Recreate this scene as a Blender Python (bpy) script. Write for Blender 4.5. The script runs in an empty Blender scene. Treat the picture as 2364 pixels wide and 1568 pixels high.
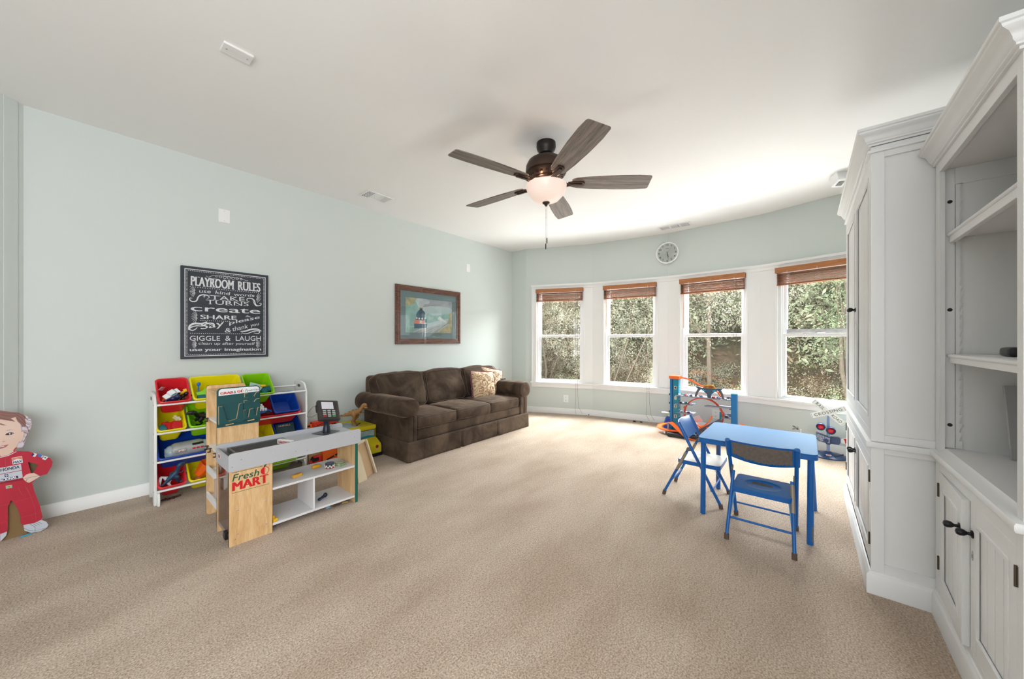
import bpy, bmesh, math, random
import numpy as np
from mathutils import Vector, Matrix, noise
C = bpy.context.scene
COL = C.collection
PI = math.pi
rnd = random.Random(7)

# ------------------------------------------------------------------ camera, world, light, exposure
YAW = math.atan(679 / 822)
cd = bpy.data.cameras.new('camera'); cam = bpy.data.objects.new('camera', cd); COL.objects.link(cam)
cam.location = (0, 0, 1.2); cam.rotation_euler = (PI / 2, 0, YAW - PI / 2)
cd.sensor_width = 36; cd.lens = 822 / 2364 * 36; cd.shift_y = 2 / 2364; cd.clip_start = .02; cd.clip_end = 200
C.camera = cam
w = bpy.data.worlds.new('world'); C.world = w; w.use_nodes = True
w.node_tree.nodes['Background'].inputs[0].default_value = (.93, .96, 1.0, 1)
w.node_tree.nodes['Background'].inputs[1].default_value = 1.3
C.view_settings.view_transform = 'Standard'; C.view_settings.look = 'None'
C.view_settings.gamma = 1; C.view_settings.use_curve_mapping = False
C.view_settings.exposure = 0.9

def lamp(name, kind, loc, aim, power, color=(1, 1, 1), size=1, size_y=None):
    l = bpy.data.lights.new(name, kind); l.energy = power; l.color = color
    if kind == 'AREA':
        l.shape = 'RECTANGLE'; l.size = size; l.size_y = size_y or size
    elif kind == 'SUN': l.angle = math.radians(size)
    else: l.shadow_soft_size = size
    o = bpy.data.objects.new(name, l); COL.objects.link(o); o.location = loc
    if aim is not None:
        o.rotation_euler = (Vector(aim) - Vector(loc)).to_track_quat('-Z', 'Y').to_euler()
    return o
lamp('sun', 'SUN', (-5, 1.5, 10), (0, 0, 0), 2.1, (1, .95, .86), 1.5)
# daylight bounced off the bright ground and the open sky in front of the bay
lamp('ground_bounce', 'AREA', (6.35, 1.5, -.45), (0, 1.5, .5), 340, (1, .985, .96), 5.2, 1.3)
lamp('sky_light', 'AREA', (6.35, 1.5, 2.85), (0, 1.5, 1.2), 1080, (.955, .98, 1), 5.2, 1.4)

# fill lamps outside two added openings, unseen behind the camera
lamp('side_fill_light', 'AREA', (-1.25, -1.14, 1.4), (1.2, 3, 1.45), 52, (.98, .99, 1), 2.2, 1.5)
lamp('rear_fill_light', 'AREA', (-3.62, 0, 1.3), (0, .9, 2.3), 10, (1, .99, .975), 1.5, 1.5)

# ------------------------------------------------------------------ helpers
def s2l(c):
    return c / 12.92 if c <= .04045 else ((c + .055) / 1.055) ** 2.4
def rgb(h):
    if isinstance(h, str):
        return tuple(s2l(int(h[i:i + 2], 16) / 255) for i in (0, 2, 4)) + (1,)
    return tuple(h) + (1,) if len(h) == 3 else h
MATS = {}
def mat(name, col, rough=.5, metal=0, var=0, vscale=20, bump=0, bscale=60, sheen=0, coat=0, stretch=(1, 1, 1), col2=None, spec=None, emit=0, trans=0, alpha=1, detail=4, sheencol=None):
    if name in MATS: return MATS[name]
    m = bpy.data.materials.new(name); m.use_nodes = True; MATS[name] = m
    nt = m.node_tree; N = nt.nodes; L = nt.links; b = N['Principled BSDF']
    b.inputs['Base Color'].default_value = rgb(col); b.inputs['Roughness'].default_value = rough
    b.inputs['Metallic'].default_value = metal
    if spec is not None: b.inputs['Specular IOR Level'].default_value = spec
    if sheen: b.inputs['Sheen Weight'].default_value = sheen; b.inputs['Sheen Roughness'].default_value = .4
    if sheen and sheencol: b.inputs['Sheen Tint'].default_value = rgb(sheencol)
    if coat: b.inputs['Coat Weight'].default_value = coat; b.inputs['Coat Roughness'].default_value = .06
    if trans: b.inputs['Transmission Weight'].default_value = trans
    if alpha < 1: b.inputs['Alpha'].default_value = alpha
    if emit: b.inputs['Emission Color'].default_value = rgb(col); b.inputs['Emission Strength'].default_value = emit
    tc = N.new('ShaderNodeTexCoord'); mp = N.new('ShaderNodeMapping'); mp.inputs['Scale'].default_value = stretch
    L.new(tc.outputs['Object'], mp.inputs['Vector'])
    nz = N.new('ShaderNodeTexNoise'); nz.inputs['Scale'].default_value = vscale; nz.inputs['Detail'].default_value = detail
    L.new(mp.outputs[0], nz.inputs['Vector'])
    if var or col2:
        rp = N.new('ShaderNodeValToRGB'); rp.color_ramp.elements[0].position = .3; rp.color_ramp.elements[1].position = .7
        c = rgb(col)
        rp.color_ramp.elements[0].color = rgb(col2) if col2 else tuple(x * (1 - var) for x in c[:3]) + (1,)
        rp.color_ramp.elements[1].color = c if col2 else tuple(min(1, x * (1 + var)) for x in c[:3]) + (1,)
        L.new(nz.outputs['Fac'], rp.inputs[0]); L.new(rp.outputs[0], b.inputs['Base Color'])
    if bump:
        n2 = N.new('ShaderNodeTexNoise'); n2.inputs['Scale'].default_value = bscale; n2.inputs['Detail'].default_value = 5
        L.new(mp.outputs[0], n2.inputs['Vector'])
        bp = N.new('ShaderNodeBump'); bp.inputs['Strength'].default_value = bump; bp.inputs['Distance'].default_value = .01
        L.new(n2.outputs['Fac'], bp.inputs['Height']); L.new(bp.outputs[0], b.inputs['Normal'])
    return m

def wood(name, c1, c2, stretch=(12, 12, 1), scale=3, rough=.45, dist=3, coat=0):
    if name in MATS: return MATS[name]
    m = bpy.data.materials.new(name); m.use_nodes = True; MATS[name] = m
    nt = m.node_tree; N = nt.nodes; L = nt.links; b = N['Principled BSDF']; b.inputs['Roughness'].default_value = rough
    if coat: b.inputs['Coat Weight'].default_value = coat
    tc = N.new('ShaderNodeTexCoord'); mp = N.new('ShaderNodeMapping'); mp.inputs['Scale'].default_value = stretch
    L.new(tc.outputs['Object'], mp.inputs['Vector'])
    a = N.new('ShaderNodeTexNoise'); a.inputs['Scale'].default_value = scale; a.inputs['Detail'].default_value = 8; a.inputs['Distortion'].default_value = dist * .3
    g = N.new('ShaderNodeTexNoise'); g.inputs['Scale'].default_value = scale * 7; g.inputs['Detail'].default_value = 3
    L.new(mp.outputs[0], a.inputs['Vector']); L.new(mp.outputs[0], g.inputs['Vector'])
    mx = N.new('ShaderNodeMath'); mx.operation = 'MULTIPLY_ADD'; mx.inputs[1].default_value = .45
    L.new(g.outputs['Fac'], mx.inputs[0]); L.new(a.outputs['Fac'], mx.inputs[2])
    rp = N.new('ShaderNodeValToRGB'); rp.color_ramp.elements[0].position = .52; rp.color_ramp.elements[1].position = .92
    rp.color_ramp.elements[0].color = rgb(c1); rp.color_ramp.elements[1].color = rgb(c2)
    L.new(mx.outputs[0], rp.inputs[0]); L.new(rp.outputs[0], b.inputs['Base Color'])
    bp = N.new('ShaderNodeBump'); bp.inputs['Strength'].default_value = .12; bp.inputs['Distance'].default_value = .004
    L.new(mx.outputs[0], bp.inputs['Height']); L.new(bp.outputs[0], b.inputs['Normal'])
    return m

def glassmat(name, tint=(1, 1, 1, 1), glossy=.06):
    m = bpy.data.materials.new(name); m.use_nodes = True; MATS[name] = m
    nt = m.node_tree; N = nt.nodes; L = nt.links
    for n in list(N): N.remove(n)
    o = N.new('ShaderNodeOutputMaterial'); t = N.new('ShaderNodeBsdfTransparent'); t.inputs[0].default_value = tint
    g = N.new('ShaderNodeBsdfGlossy'); g.inputs['Roughness'].default_value = .02
    f = N.new('ShaderNodeFresnel'); ge = N.new('ShaderNodeNewGeometry'); mr = N.new('ShaderNodeMapRange')
    mr.inputs['To Min'].default_value = 1.45; mr.inputs['To Max'].default_value = 1 / 1.45; L.new(ge.outputs['Backfacing'], mr.inputs['Value']); L.new(mr.outputs[0], f.inputs[0])
    mx = N.new('ShaderNodeMixShader'); L.new(f.outputs[0], mx.inputs[0]); L.new(t.outputs[0], mx.inputs[1]); L.new(g.outputs[0], mx.inputs[2])
    L.new(mx.outputs[0], o.inputs[0]); return m

def V3(*a): return Vector(a)
class MB:
    def __init__(s): s.v = []; s.f = []; s.mi = []
    def add(s, vs, fs, mi=0):
        o = len(s.v); s.v += [tuple(v) for v in vs]; s.f += [tuple(i + o for i in f) for f in fs]; s.mi += [mi] * len(fs); return s
    def box(s, x0, x1, y0, y1, z0, z1, mi=0):
        v = [(x, y, z) for z in (z0, z1) for y in (y0, y1) for x in (x0, x1)]
        return s.add(v, [(0, 1, 3, 2), (4, 6, 7, 5), (0, 4, 5, 1), (2, 3, 7, 6), (0, 2, 6, 4), (1, 5, 7, 3)], mi)
    def obox(s, c, size, M=None, mi=0):
        M = M or Matrix.Identity(3); c = Vector(c)
        v = [c + M @ Vector((x * size[0] / 2, y * size[1] / 2, z * size[2] / 2)) for z in (-1, 1) for y in (-1, 1) for x in (-1, 1)]
        return s.add(v, [(0, 1, 3, 2), (4, 6, 7, 5), (0, 4, 5, 1), (2, 3, 7, 6), (0, 2, 6, 4), (1, 5, 7, 3)], mi)
    def bar(s, a, b, wd, th, up=(0, 0, 1), mi=0):
        a = Vector(a); b = Vector(b); d = (b - a); L = d.length; d.normalize(); u = Vector(up); sd = d.cross(u)
        if sd.length < 1e-4: sd = d.cross(Vector((1, 0, 0)))
        sd.normalize(); u = sd.cross(d)
        M = Matrix((d, sd, u)).transposed(); return s.obox((a + b) / 2, (L, wd, th), M, mi)
    def prism(s, poly, O, U, Vv, N, d0, d1, mi=0):
        O, U, Vv, N = map(Vector, (O, U, Vv, N)); n = len(poly)
        v = [O + U * p[0] + Vv * p[1] + N * d for d in (d0, d1) for p in poly]
        return s.add(v, [tuple(range(n))[::-1], tuple(range(n, 2 * n))] + [(i, (i + 1) % n, n + (i + 1) % n, n + i) for i in range(n)], mi)
    def ring(s, outer, inner, O, U, Vv, N, d0, d1, mi=0):
        O, U, Vv, N = map(Vector, (O, U, Vv, N)); n = len(outer)
        v = [O + U * p[0] + Vv * p[1] + N * d for d in (d0, d1) for q in (outer, inner) for p in q]
        f = []
        for i in range(n):
            j = (i + 1) % n
            f += [(i, n + i, n + j, j), (2 * n + i, 2 * n + j, 3 * n + j, 3 * n + i), (i, j, 2 * n + j, 2 * n + i), (n + i, 3 * n + i, 3 * n + j, n + j)]
        return s.add(v, f, mi)
    def tube(s, pts, r, n=8, closed=False, cap=True, mi=0, flat=None):
        P = [Vector(p) for p in pts]; m = len(P); R = r if isinstance(r, (list, tuple)) else [r] * m
        o = len(s.v); up = None; vs = []
        for i in range(m):
            t = (P[(i + 1) % m] - P[i - 1]) if closed or 0 < i < m - 1 else (P[1] - P[0] if i == 0 else P[-1] - P[-2])
            t.normalize()
            if up is None:
                up = t.orthogonal().normalized() if flat is None else (Vector(flat) - t * Vector(flat).dot(t)).normalized()
            else:
                up = (up - t * up.dot(t))
                if up.length < 1e-6: up = t.orthogonal()
                up.normalize()
            sd = t.cross(up)
            for k in range(n):
                a = 2 * PI * k / n; vs.append(P[i] + (up * math.cos(a) + sd * math.sin(a)) * R[i])
        f = []
        for i in range(m if closed else m - 1):
            j = (i + 1) % m
            for k in range(n):
                l = (k + 1) % n; f.append((i * n + k, i * n + l, j * n + l, j * n + k))
        if cap and not closed: f += [tuple(range(n))[::-1], tuple(range((m - 1) * n, m * n))]
        return s.add(vs, f, mi)
    def strip(s, pts, wid, th, side, mi=0):
        """flat band along pts; side = vector (or list) across its width"""
        P = [Vector(p) for p in pts]; m = len(P); vs = []
        for i in range(m):
            t = P[min(i + 1, m - 1)] - P[max(i - 1, 0)]; t.normalize()
            sd = Vector(side[i] if isinstance(side, list) else side); sd = (sd - t * sd.dot(t)).normalized(); u = t.cross(sd)
            for a, b in ((-1, -1), (1, -1), (1, 1), (-1, 1)): vs.append(P[i] + sd * a * wid / 2 + u * b * th / 2)
        f = [(0, 1, 2, 3), tuple(range(4 * m - 4, 4 * m))[::-1]]
        for i in range(m - 1):
            for k in range(4): l = (k + 1) % 4; f.append((i * 4 + k, i * 4 + l, i * 4 + 4 + l, i * 4 + 4 + k))
        return s.add(vs, f, mi)
    def lathe(s, prof, c, n=32, M=None, mi=0):
        M = M or Matrix.Identity(3); c = Vector(c); vs = []; m = len(prof)
        for r, z in prof:
            for k in range(n):
                a = 2 * PI * k / n; vs.append(c + M @ Vector((r * math.cos(a), r * math.sin(a), z)))
        f = [(i * n + k, i * n + (k + 1) % n, (i + 1) * n + (k + 1) % n, (i + 1) * n + k) for i in range(m - 1) for k in range(n)]
        if prof[0][0] > 1e-5: f.append(tuple(range(n))[::-1])
        if prof[-1][0] > 1e-5: f.append(tuple(range((m - 1) * n, m * n)))
        return s.add(vs, f, mi)
    def cyl(s, a, b, r, n=16, mi=0): return s.tube([a, b], r, n, mi=mi)
    def ell(s, c, r, M=None, nu=16, nv=10, mi=0):
        M = M or Matrix.Identity(3); c = Vector(c); vs = []
        for i in range(nv + 1):
            p = PI * i / nv
            for k in range(nu):
                a = 2 * PI * k / nu; vs.append(c + M @ Vector((r[0] * math.sin(p) * math.cos(a), r[1] * math.sin(p) * math.sin(a), r[2] * math.cos(p))))
        f = [(i * nu + k, i * nu + (k + 1) % nu, (i + 1) * nu + (k + 1) % nu, (i + 1) * nu + k) for i in range(nv) for k in range(nu)]
        return s.add(vs, f, mi)
    def rbox(s, c, size, r, n=8, bulge=(0, 0, 0), wr=0, ws=9, M=None, mi=0, fn=None):
        """soft box: rounded edges of radius r, faces puffed by bulge, wrinkled by wr"""
        M = M or Matrix.Identity(3); c = Vector(c); h = [x / 2 for x in size]; o = len(s.v)
        bm = bmesh.new(); bmesh.ops.create_cube(bm, size=2); bmesh.ops.subdivide_edges(bm, edges=bm.edges[:], cuts=n, use_grid_fill=True)
        vs = []
        for v in bm.verts:
            p = Vector([math.copysign(abs(math.sin(x * PI / 2)) ** 1.0, x) for x in v.co])
            q = Vector([p[i] * h[i] for i in range(3)]); k = Vector([max(-h[i] + r, min(h[i] - r, q[i])) for i in range(3)])
            d = q - k
            if d.length > 1e-6: d.normalize()
            q = k + d * r
            for i in range(3):
                if bulge[i]:
                    a, b = (i + 1) % 3, (i + 2) % 3
                    q[i] += math.copysign(1, q[i]) * (abs(q[i]) / h[i]) * bulge[i] * math.cos(q[a] / h[a] * PI / 2 * .98) * math.cos(q[b] / h[b] * PI / 2 * .98)
            if wr:
                nn = noise.noise(Vector((q.x * ws, q.y * ws * .6, q.z * ws)) + c * 3); q += d * nn * wr if d.length else Vector((0, 0, 0))
            if fn: q = fn(q)
            vs.append(c + M @ q)
        bm.verts.index_update(); fs = [tuple(v.index for v in f.verts) for f in bm.faces]; bm.free()
        return s.add(vs, fs, mi)
    def run(s, path, prof, z0=0, side=1, closed=False, mi=0, caps=True):
        """profile (outward, height) swept along a plan path with mitred corners"""
        P = [Vector((p[0], p[1])) for p in path]; m = len(P); vs = []; k = len(prof)
        for i in range(m):
            ds = []
            if closed or i > 0: ds.append((P[i] - P[i - 1]).normalized())
            if closed or i < m - 1: ds.append((P[(i + 1) % m] - P[i]).normalized())
            ns = [Vector((-d.y, d.x)) * side for d in ds]; nn = sum(ns, Vector((0, 0))); nn.normalize(); nn = nn / max(.3, nn.dot(ns[0]))
            for d, z in prof: vs.append((P[i].x + nn.x * d, P[i].y + nn.y * d, z0 + z))
        f = []
        for i in range(m if closed else m - 1):
            j = (i + 1) % m
            for a in range(k): b = (a + 1) % k; f.append((i * k + a, i * k + b, j * k + b, j * k + a))
        if caps and not closed: f += [tuple(range(k))[::-1], tuple(range((m - 1) * k, m * k))]
        return s.add(vs, f, mi)
    def text(s, st, O, U, Vv, w, h, mi=0, bold=0, shear=0, th=.0004, spacing=1, fat=0):
        cu = bpy.data.curves.new('lettering', 'FONT'); cu.body = st; cu.size = 1; cu.offset = 0 if 'M' in st else bold; cu.extrude = 0; cu.fill_mode = 'FRONT'; cu.resolution_u = 4
        cu.space_character = spacing
        ob = bpy.data.objects.new('lettering', cu); COL.objects.link(ob); dg = bpy.context.evaluated_depsgraph_get(); dg.update()
        me = bpy.data.meshes.new_from_object(ob.evaluated_get(dg)); vs = [v.co.copy() for v in me.vertices]; fs = [tuple(p.vertices) for p in me.polygons]
        bpy.data.objects.remove(ob); bpy.data.meshes.remove(me); bpy.data.curves.remove(cu)
        if not vs: return s
        x0 = min(v.x for v in vs); x1 = max(v.x for v in vs); y0 = min(v.y for v in vs); y1 = max(v.y for v in vs)
        O, U, Vv = map(Vector, (O, U, Vv)); U.normalize(); Vv.normalize(); N = U.cross(Vv)
        sx = w / (x1 - x0); sy = h / (y1 - y0)
        for q in ((0,) if not fat else (-1, -.5, 0, .5, 1)):
            s.add([O + U * ((v.x - x0) * sx * (1 - 2 * fat / w) + fat + q * fat + shear * (v.y - y0) * sy) + Vv * (v.y - y0) * sy + N * (th + .00006 * (q + 1)) for v in vs], fs, mi)
        return s
    def poly(s, pts, O, U, Vv, th=.0004, mi=0):
        O, U, Vv = map(Vector, (O, U, Vv)); N = U.cross(Vv).normalized()
        return s.add([O + U * p[0] + Vv * p[1] + N * th for p in pts], [tuple(range(len(pts)))], mi)
    def line(s, pts, wd, O, U, Vv, th=.0004, mi=0):
        """a stroke of width wd drawn on the plane O,U,Vv"""
        P = [Vector((p[0], p[1])) for p in pts]; m = len(P); W = wd if isinstance(wd, (list, tuple)) else [wd] * m; L = []; R = []
        for i in range(m):
            t = (P[min(i + 1, m - 1)] - P[max(i - 1, 0)]).normalized(); n = Vector((-t.y, t.x)) * W[i] / 2; L.append(P[i] + n); R.append(P[i] - n)
        O, U, Vv = map(Vector, (O, U, Vv)); N = U.cross(Vv).normalized()
        vs = [O + U * p.x + Vv * p.y + N * (th + (.00022 + .0002 * math.sin((i % m) * .8) if m > 12 else 0)) for i, p in enumerate(L + R)]
        return s.add(vs, [(i, m + i, m + i + 1, i + 1) for i in range(m - 1)], mi)

ORG = {}
def build(name, mb, mats, parent=None, org=None, bevel=0, sub=0, sharp=38, recalc=True, noshade=False):
    me = bpy.data.meshes.new(name)
    o_ = Vector(ORG[parent.name]) if parent else Vector(org or (0, 0, 0))
    me.from_pydata([tuple(Vector(v) - o_) for v in mb.v], [], mb.f)
    mats = mats if isinstance(mats, (list, tuple)) else [mats]
    for m in mats: me.materials.append(m)
    me.polygons.foreach_set('material_index', mb.mi)
    if recalc:
        bm = bmesh.new(); bm.from_mesh(me); bmesh.ops.remove_doubles(bm, verts=bm.verts, dist=1e-6); bmesh.ops.recalc_face_normals(bm, faces=bm.faces); bm.to_mesh(me); bm.free()
    if not noshade:
        me.polygons.foreach_set('use_smooth', [True] * len(me.polygons)); me.set_sharp_from_angle(angle=math.radians(sharp))
    ob = bpy.data.objects.new(name, me); COL.objects.link(ob)
    if parent: ob.parent = parent
    else: ob.location = o_
    ORG[ob.name] = tuple(o_)
    if bevel:
        md = ob.modifiers.new('bevel', 'BEVEL'); md.width = bevel; md.segments = 2; md.limit_method = 'ANGLE'; md.angle_limit = math.radians(50)
    if sub:
        md = ob.modifiers.new('sub', 'SUBSURF'); md.levels = sub; md.render_levels = sub
    return ob
def tag(o, label=None, cat=None, group=None, kind=None):
    if label: o['label'] = label
    if cat: o['category'] = cat
    if group: o['group'] = group
    if kind: o['kind'] = kind
    return o
def thing(name, label, cat, loc, group=None, kind=None):
    o = bpy.data.objects.new(name, None); COL.objects.link(o); o.location = loc; o.empty_display_size = .05
    ORG[o.name] = tuple(loc); return tag(o, label, cat, group, kind)
def solo(name, mb, mats, label, cat, loc, group=None, **k):
    return tag(build(name, mb, mats, None, loc, **k), label, cat, group)
def struct(name, mb, mats, loc=(0, 0, 0), parent=None, **k):
    o = build(name, mb, mats, parent, loc, **k)
    if not parent: o['kind'] = 'structure'
    return o
def rotz(a): return Matrix.Rotation(a, 3, 'Z')
def eul(x, y, z): return (Matrix.Rotation(z, 3, 'Z') @ Matrix.Rotation(y, 3, 'Y') @ Matrix.Rotation(x, 3, 'X'))
def arc(cx, cy, r, a0, a1, n, ry=None):
    return [(cx + r * math.cos(math.radians(a0 + (a1 - a0) * i / n)), cy + (ry or r) * math.sin(math.radians(a0 + (a1 - a0) * i / n))) for i in range(n + 1)]
def rrect(w, h, r, n=4, x0=0, y0=0):
    return (arc(x0 + w - r, y0 + h - r, r, 0, 90, n) + arc(x0 + r, y0 + h - r, r, 90, 180, n) + arc(x0 + r, y0 + r, r, 180, 270, n) + arc(x0 + w - r, y0 + r, r, 270, 360, n))

# ------------------------------------------------------------------ shared materials
M_wall = mat('sage_paint', 'ced6d3', .75, bump=.04, bscale=90)
M_ceil = mat('ceiling_paint', 'efefef', .85, bump=.03, bscale=70)
M_trim = mat('white_trim_paint', 'eeefef', .38)
M_cab = mat('white_cabinet_paint', 'e6e7e7', .42, bump=.02, bscale=30)
M_white = mat('white_plastic', 'eceded', .35)
M_black = mat('black_plastic', '17181a', .4)
M_dark = mat('black_iron', '26272a', .35, metal=.6)
M_steel = mat('steel', 'b9bcc0', .3, metal=.9)
M_brass = mat('aged_brass', '5d554b', .45, metal=.7)
M_glass = glassmat('window_glass', (.96, .97, .96, 1))

def carpet_mat():
    m = bpy.data.materials.new('beige_carpet'); m.use_nodes = True; nt = m.node_tree; N = nt.nodes; L = nt.links; b = N['Principled BSDF']
    b.inputs['Roughness'].default_value = .95; b.inputs['Specular IOR Level'].default_value = .1
    b.inputs['Sheen Weight'].default_value = .25
    tc = N.new('ShaderNodeTexCoord')
    def nz(sc, det, st=(1, 1, 1)):
        mp = N.new('ShaderNodeMapping'); mp.inputs['Scale'].default_value = st; L.new(tc.outputs['Object'], mp.inputs[0])
        n = N.new('ShaderNodeTexNoise'); n.inputs['Scale'].default_value = sc; n.inputs['Detail'].default_value = det; L.new(mp.outputs[0], n.inputs['Vector']); return n
    fine = nz(150, 3); mid = nz(60, 4); big = nz(1.6, 5, (1, 2.2, 1)); spots = nz(5, 2)
    r1 = N.new('ShaderNodeValToRGB'); e = r1.color_ramp.elements; e[0].position = .33; e[1].position = .66
    e[0].color = rgb('a28b73'); e[1].color = rgb('dbcab8')
    L.new(fine.outputs['Fac'], r1.inputs[0])
    r2 = N.new('ShaderNodeValToRGB'); e = r2.color_ramp.elements; e[0].position = .35; e[1].position = .62
    e[0].color = (.74, .69, .64, 1); e[1].color = (1, 1, 1, 1); L.new(big.outputs['Fac'], r2.inputs[0])
    mx = N.new('ShaderNodeMix'); mx.data_type = 'RGBA'; mx.blend_type = 'MULTIPLY'; mx.inputs['Factor'].default_value = .8
    L.new(r1.outputs[0], mx.inputs['A']); L.new(r2.outputs[0], mx.inputs['B'])
    r3 = N.new('ShaderNodeValToRGB'); e = r3.color_ramp.elements; e[0].position = .3; e[1].position = .55
    e[0].color = (.86, .84, .82, 1); e[1].color = (1, 1, 1, 1); L.new(mid.outputs['Fac'], r3.inputs[0])
    m2 = N.new('ShaderNodeMix'); m2.data_type = 'RGBA'; m2.blend_type = 'MULTIPLY'; m2.inputs['Factor'].default_value = 1
    L.new(mx.outputs['Result'], m2.inputs['A']); L.new(r3.outputs[0], m2.inputs['B']); L.new(m2.outputs['Result'], b.inputs['Base Color'])
    ad = N.new('ShaderNodeMath'); ad.operation = 'MULTIPLY_ADD'; ad.inputs[1].default_value = .6
    L.new(mid.outputs['Fac'], ad.inputs[0]); L.new(fine.outputs['Fac'], ad.inputs[2])
    bp = N.new('ShaderNodeBump'); bp.inputs['Strength'].default_value = .8; bp.inputs['Distance'].default_value = .012
    L.new(ad.outputs[0], bp.inputs['Height']); L.new(bp.outputs[0], b.inputs['Normal']); return m

# ------------------------------------------------------------------ room shell
YL = 3.957; ZC = 2.742; TH = .14
a0 = math.radians(-68.08); st = math.radians(12.856); LF = 1.1047
BP = [(4.785, YL), (4.7946, 3.6515)]
for i in range(4):
    a = a0 - st * i; BP.append((BP[-1][0] + LF * math.cos(a), BP[-1][1] + LF * math.sin(a)))
BP.append((4.807, -.95))
def offs(path, d, side=1):
    P = [Vector(p) for p in path]; out = []
    for i in range(len(P)):
        ns = []
        if i > 0: t = (P[i] - P[i - 1]).normalized(); ns.append(Vector((-t.y, t.x)) * side)
        if i < len(P) - 1: t = (P[i + 1] - P[i]).normalized(); ns.append(Vector((-t.y, t.x)) * side)
        n = sum(ns, Vector((0, 0))).normalized(); out.append(P[i] + n * d / n.dot(ns[0]))
    return out
def fb(mb, i, s0, s1, z0, z1, d0, d1, mi=0):
    """block on bay facet i (0 = short return); s along the wall, d outward"""
    A = Vector(BP[i]); B = Vector(BP[i + 1]); L = (B - A).length; t = (B - A) / L; n = Vector((-t.y, t.x))
    def pt(s, d):
        if s <= 1e-6: return offs(BP, d)[i]
        if s >= L - 1e-6: return offs(BP, d)[i + 1]
        return A + t * s + n * d
    s1 = min(s1, L)
    p = [pt(s0, d0), pt(s1, d0), pt(s1, d1), pt(s0, d1)]
    mb.add([(q.x, q.y, z) for z in (z0, z1) for q in p], [(3, 2, 1, 0), (4, 5, 6, 7), (0, 1, 5, 4), (1, 2, 6, 5), (2, 3, 7, 6), (3, 0, 4, 7)], mi)
def fpt(i, s, d, z):
    A = Vector(BP[i]); B = Vector(BP[i + 1]); t = (B - A).normalized(); n = Vector((-t.y, t.x)); q = A + t * s + n * d
    return Vector((q.x, q.y, z))
def fax(i):
    t = (Vector(BP[i + 1]) - Vector(BP[i])).normalized(); return Vector((t.x, t.y, 0)), Vector((-t.y, t.x, 0))
WS0, WS1, WZ0, WZ1 = .185, .96, .51, 2.045
mb = MB()
for i in range(len(BP) - 1):
    L = (Vector(BP[i + 1]) - Vector(BP[i])).length
    if 1 <= i <= 4:
        fb(mb, i, 0, L, 0, WZ0, 0, TH); fb(mb, i, 0, L, WZ1, ZC, 0, TH)
        fb(mb, i, 0, WS0, WZ0, WZ1, 0, TH); fb(mb, i, WS1, L, WZ0, WZ1, 0, TH)
    else: fb(mb, i, 0, L, 0, ZC, 0, TH)
struct('wall_front', mb, M_wall)
struct('wall_left', MB().box(-.24, 4.92, YL, YL + TH, 0, ZC), M_wall)
mb = MB(); mb.run([(-.24, YL), (-1.2, 2.94), (-3.4, 2.94)], [(0, 0), (-TH, 0), (-TH, ZC), (0, ZC)], side=1)
mb.run([(-.262, 3.932), (-.31, 3.882)], [(0, 0), (.004, 0), (.004, ZC), (0, ZC)], side=1)
struct('wall_left_rear', mb, M_wall)
mb = MB(); y0, y1 = -.95 - TH, -.95
mb.box(-3.4, -2.4, y0, y1, 0, ZC); mb.box(-.1, 5.1, y0, y1, 0, ZC); mb.box(-2.4, -.1, y0, y1, 0, .6); mb.box(-2.4, -.1, y0, y1, 2.2, ZC)  # unseen opening added here for the side fill lamp
struct('wall_right', mb, M_wall)
wn = thing('window_5', None, None, (-1.25, -.95, .6), kind='structure')  # invented window, added only to let in the side fill
build('window_frame', MB().ring([(-2.4, .6), (-.1, .6), (-.1, 2.2), (-2.4, 2.2)], [(-2.35, .65), (-.15, .65), (-.15, 2.15), (-2.35, 2.15)], (0, -.95, 0), (1, 0, 0), (0, 0, 1), (0, -1, 0), -.015, .1), M_trim, wn)
build('mullion', MB().box(-1.27, -1.23, -1.04, -.98, .65, 2.15), M_trim, wn)
mb = MB(); mb.box(-3.54, -3.4, -1.09, -.8, 0, ZC); mb.box(-3.54, -3.4, .8, 3.08, 0, ZC); mb.box(-3.54, -3.4, -.8, .8, 0, .5); mb.box(-3.54, -3.4, -.8, .8, 2.1, ZC)  # opening added so the rear fill lamp reaches the room
struct('wall_rear', mb, M_wall)
outl = [(-3.54, -1.09), (5.0, -1.09)] + [(p.x, p.y) for p in offs(BP, TH)][::-1] + [(4.9, YL + TH), (-.3, YL + TH), (-1.3, 3.05), (-3.54, 3.05)]
struct('floor', MB().prism(outl, (0, 0, 0), (1, 0, 0), (0, 1, 0), (0, 0, 1), -.15, 0), carpet_mat())
struct('ceiling', MB().prism(outl, (0, 0, 0), (1, 0, 0), (0, 1, 0), (0, 0, 1), ZC, ZC + .2), M_ceil)
# baseboards
bprof = [(0, 0), (.016, 0), (.016, .062), (.011, .07), (.011, .078), (.006, .088), (0, .09)]
struct('baseboard_left', MB().run([(-.24, YL), (4.785, YL)], bprof, side=-1), M_trim)
struct('baseboard_front', MB().run(BP, bprof, side=-1), M_trim)
struct('baseboard_left_rear', MB().run([(-3.4, 2.94), (-1.2, 2.94), (-.24, YL)], bprof, side=-1), M_trim)
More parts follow.
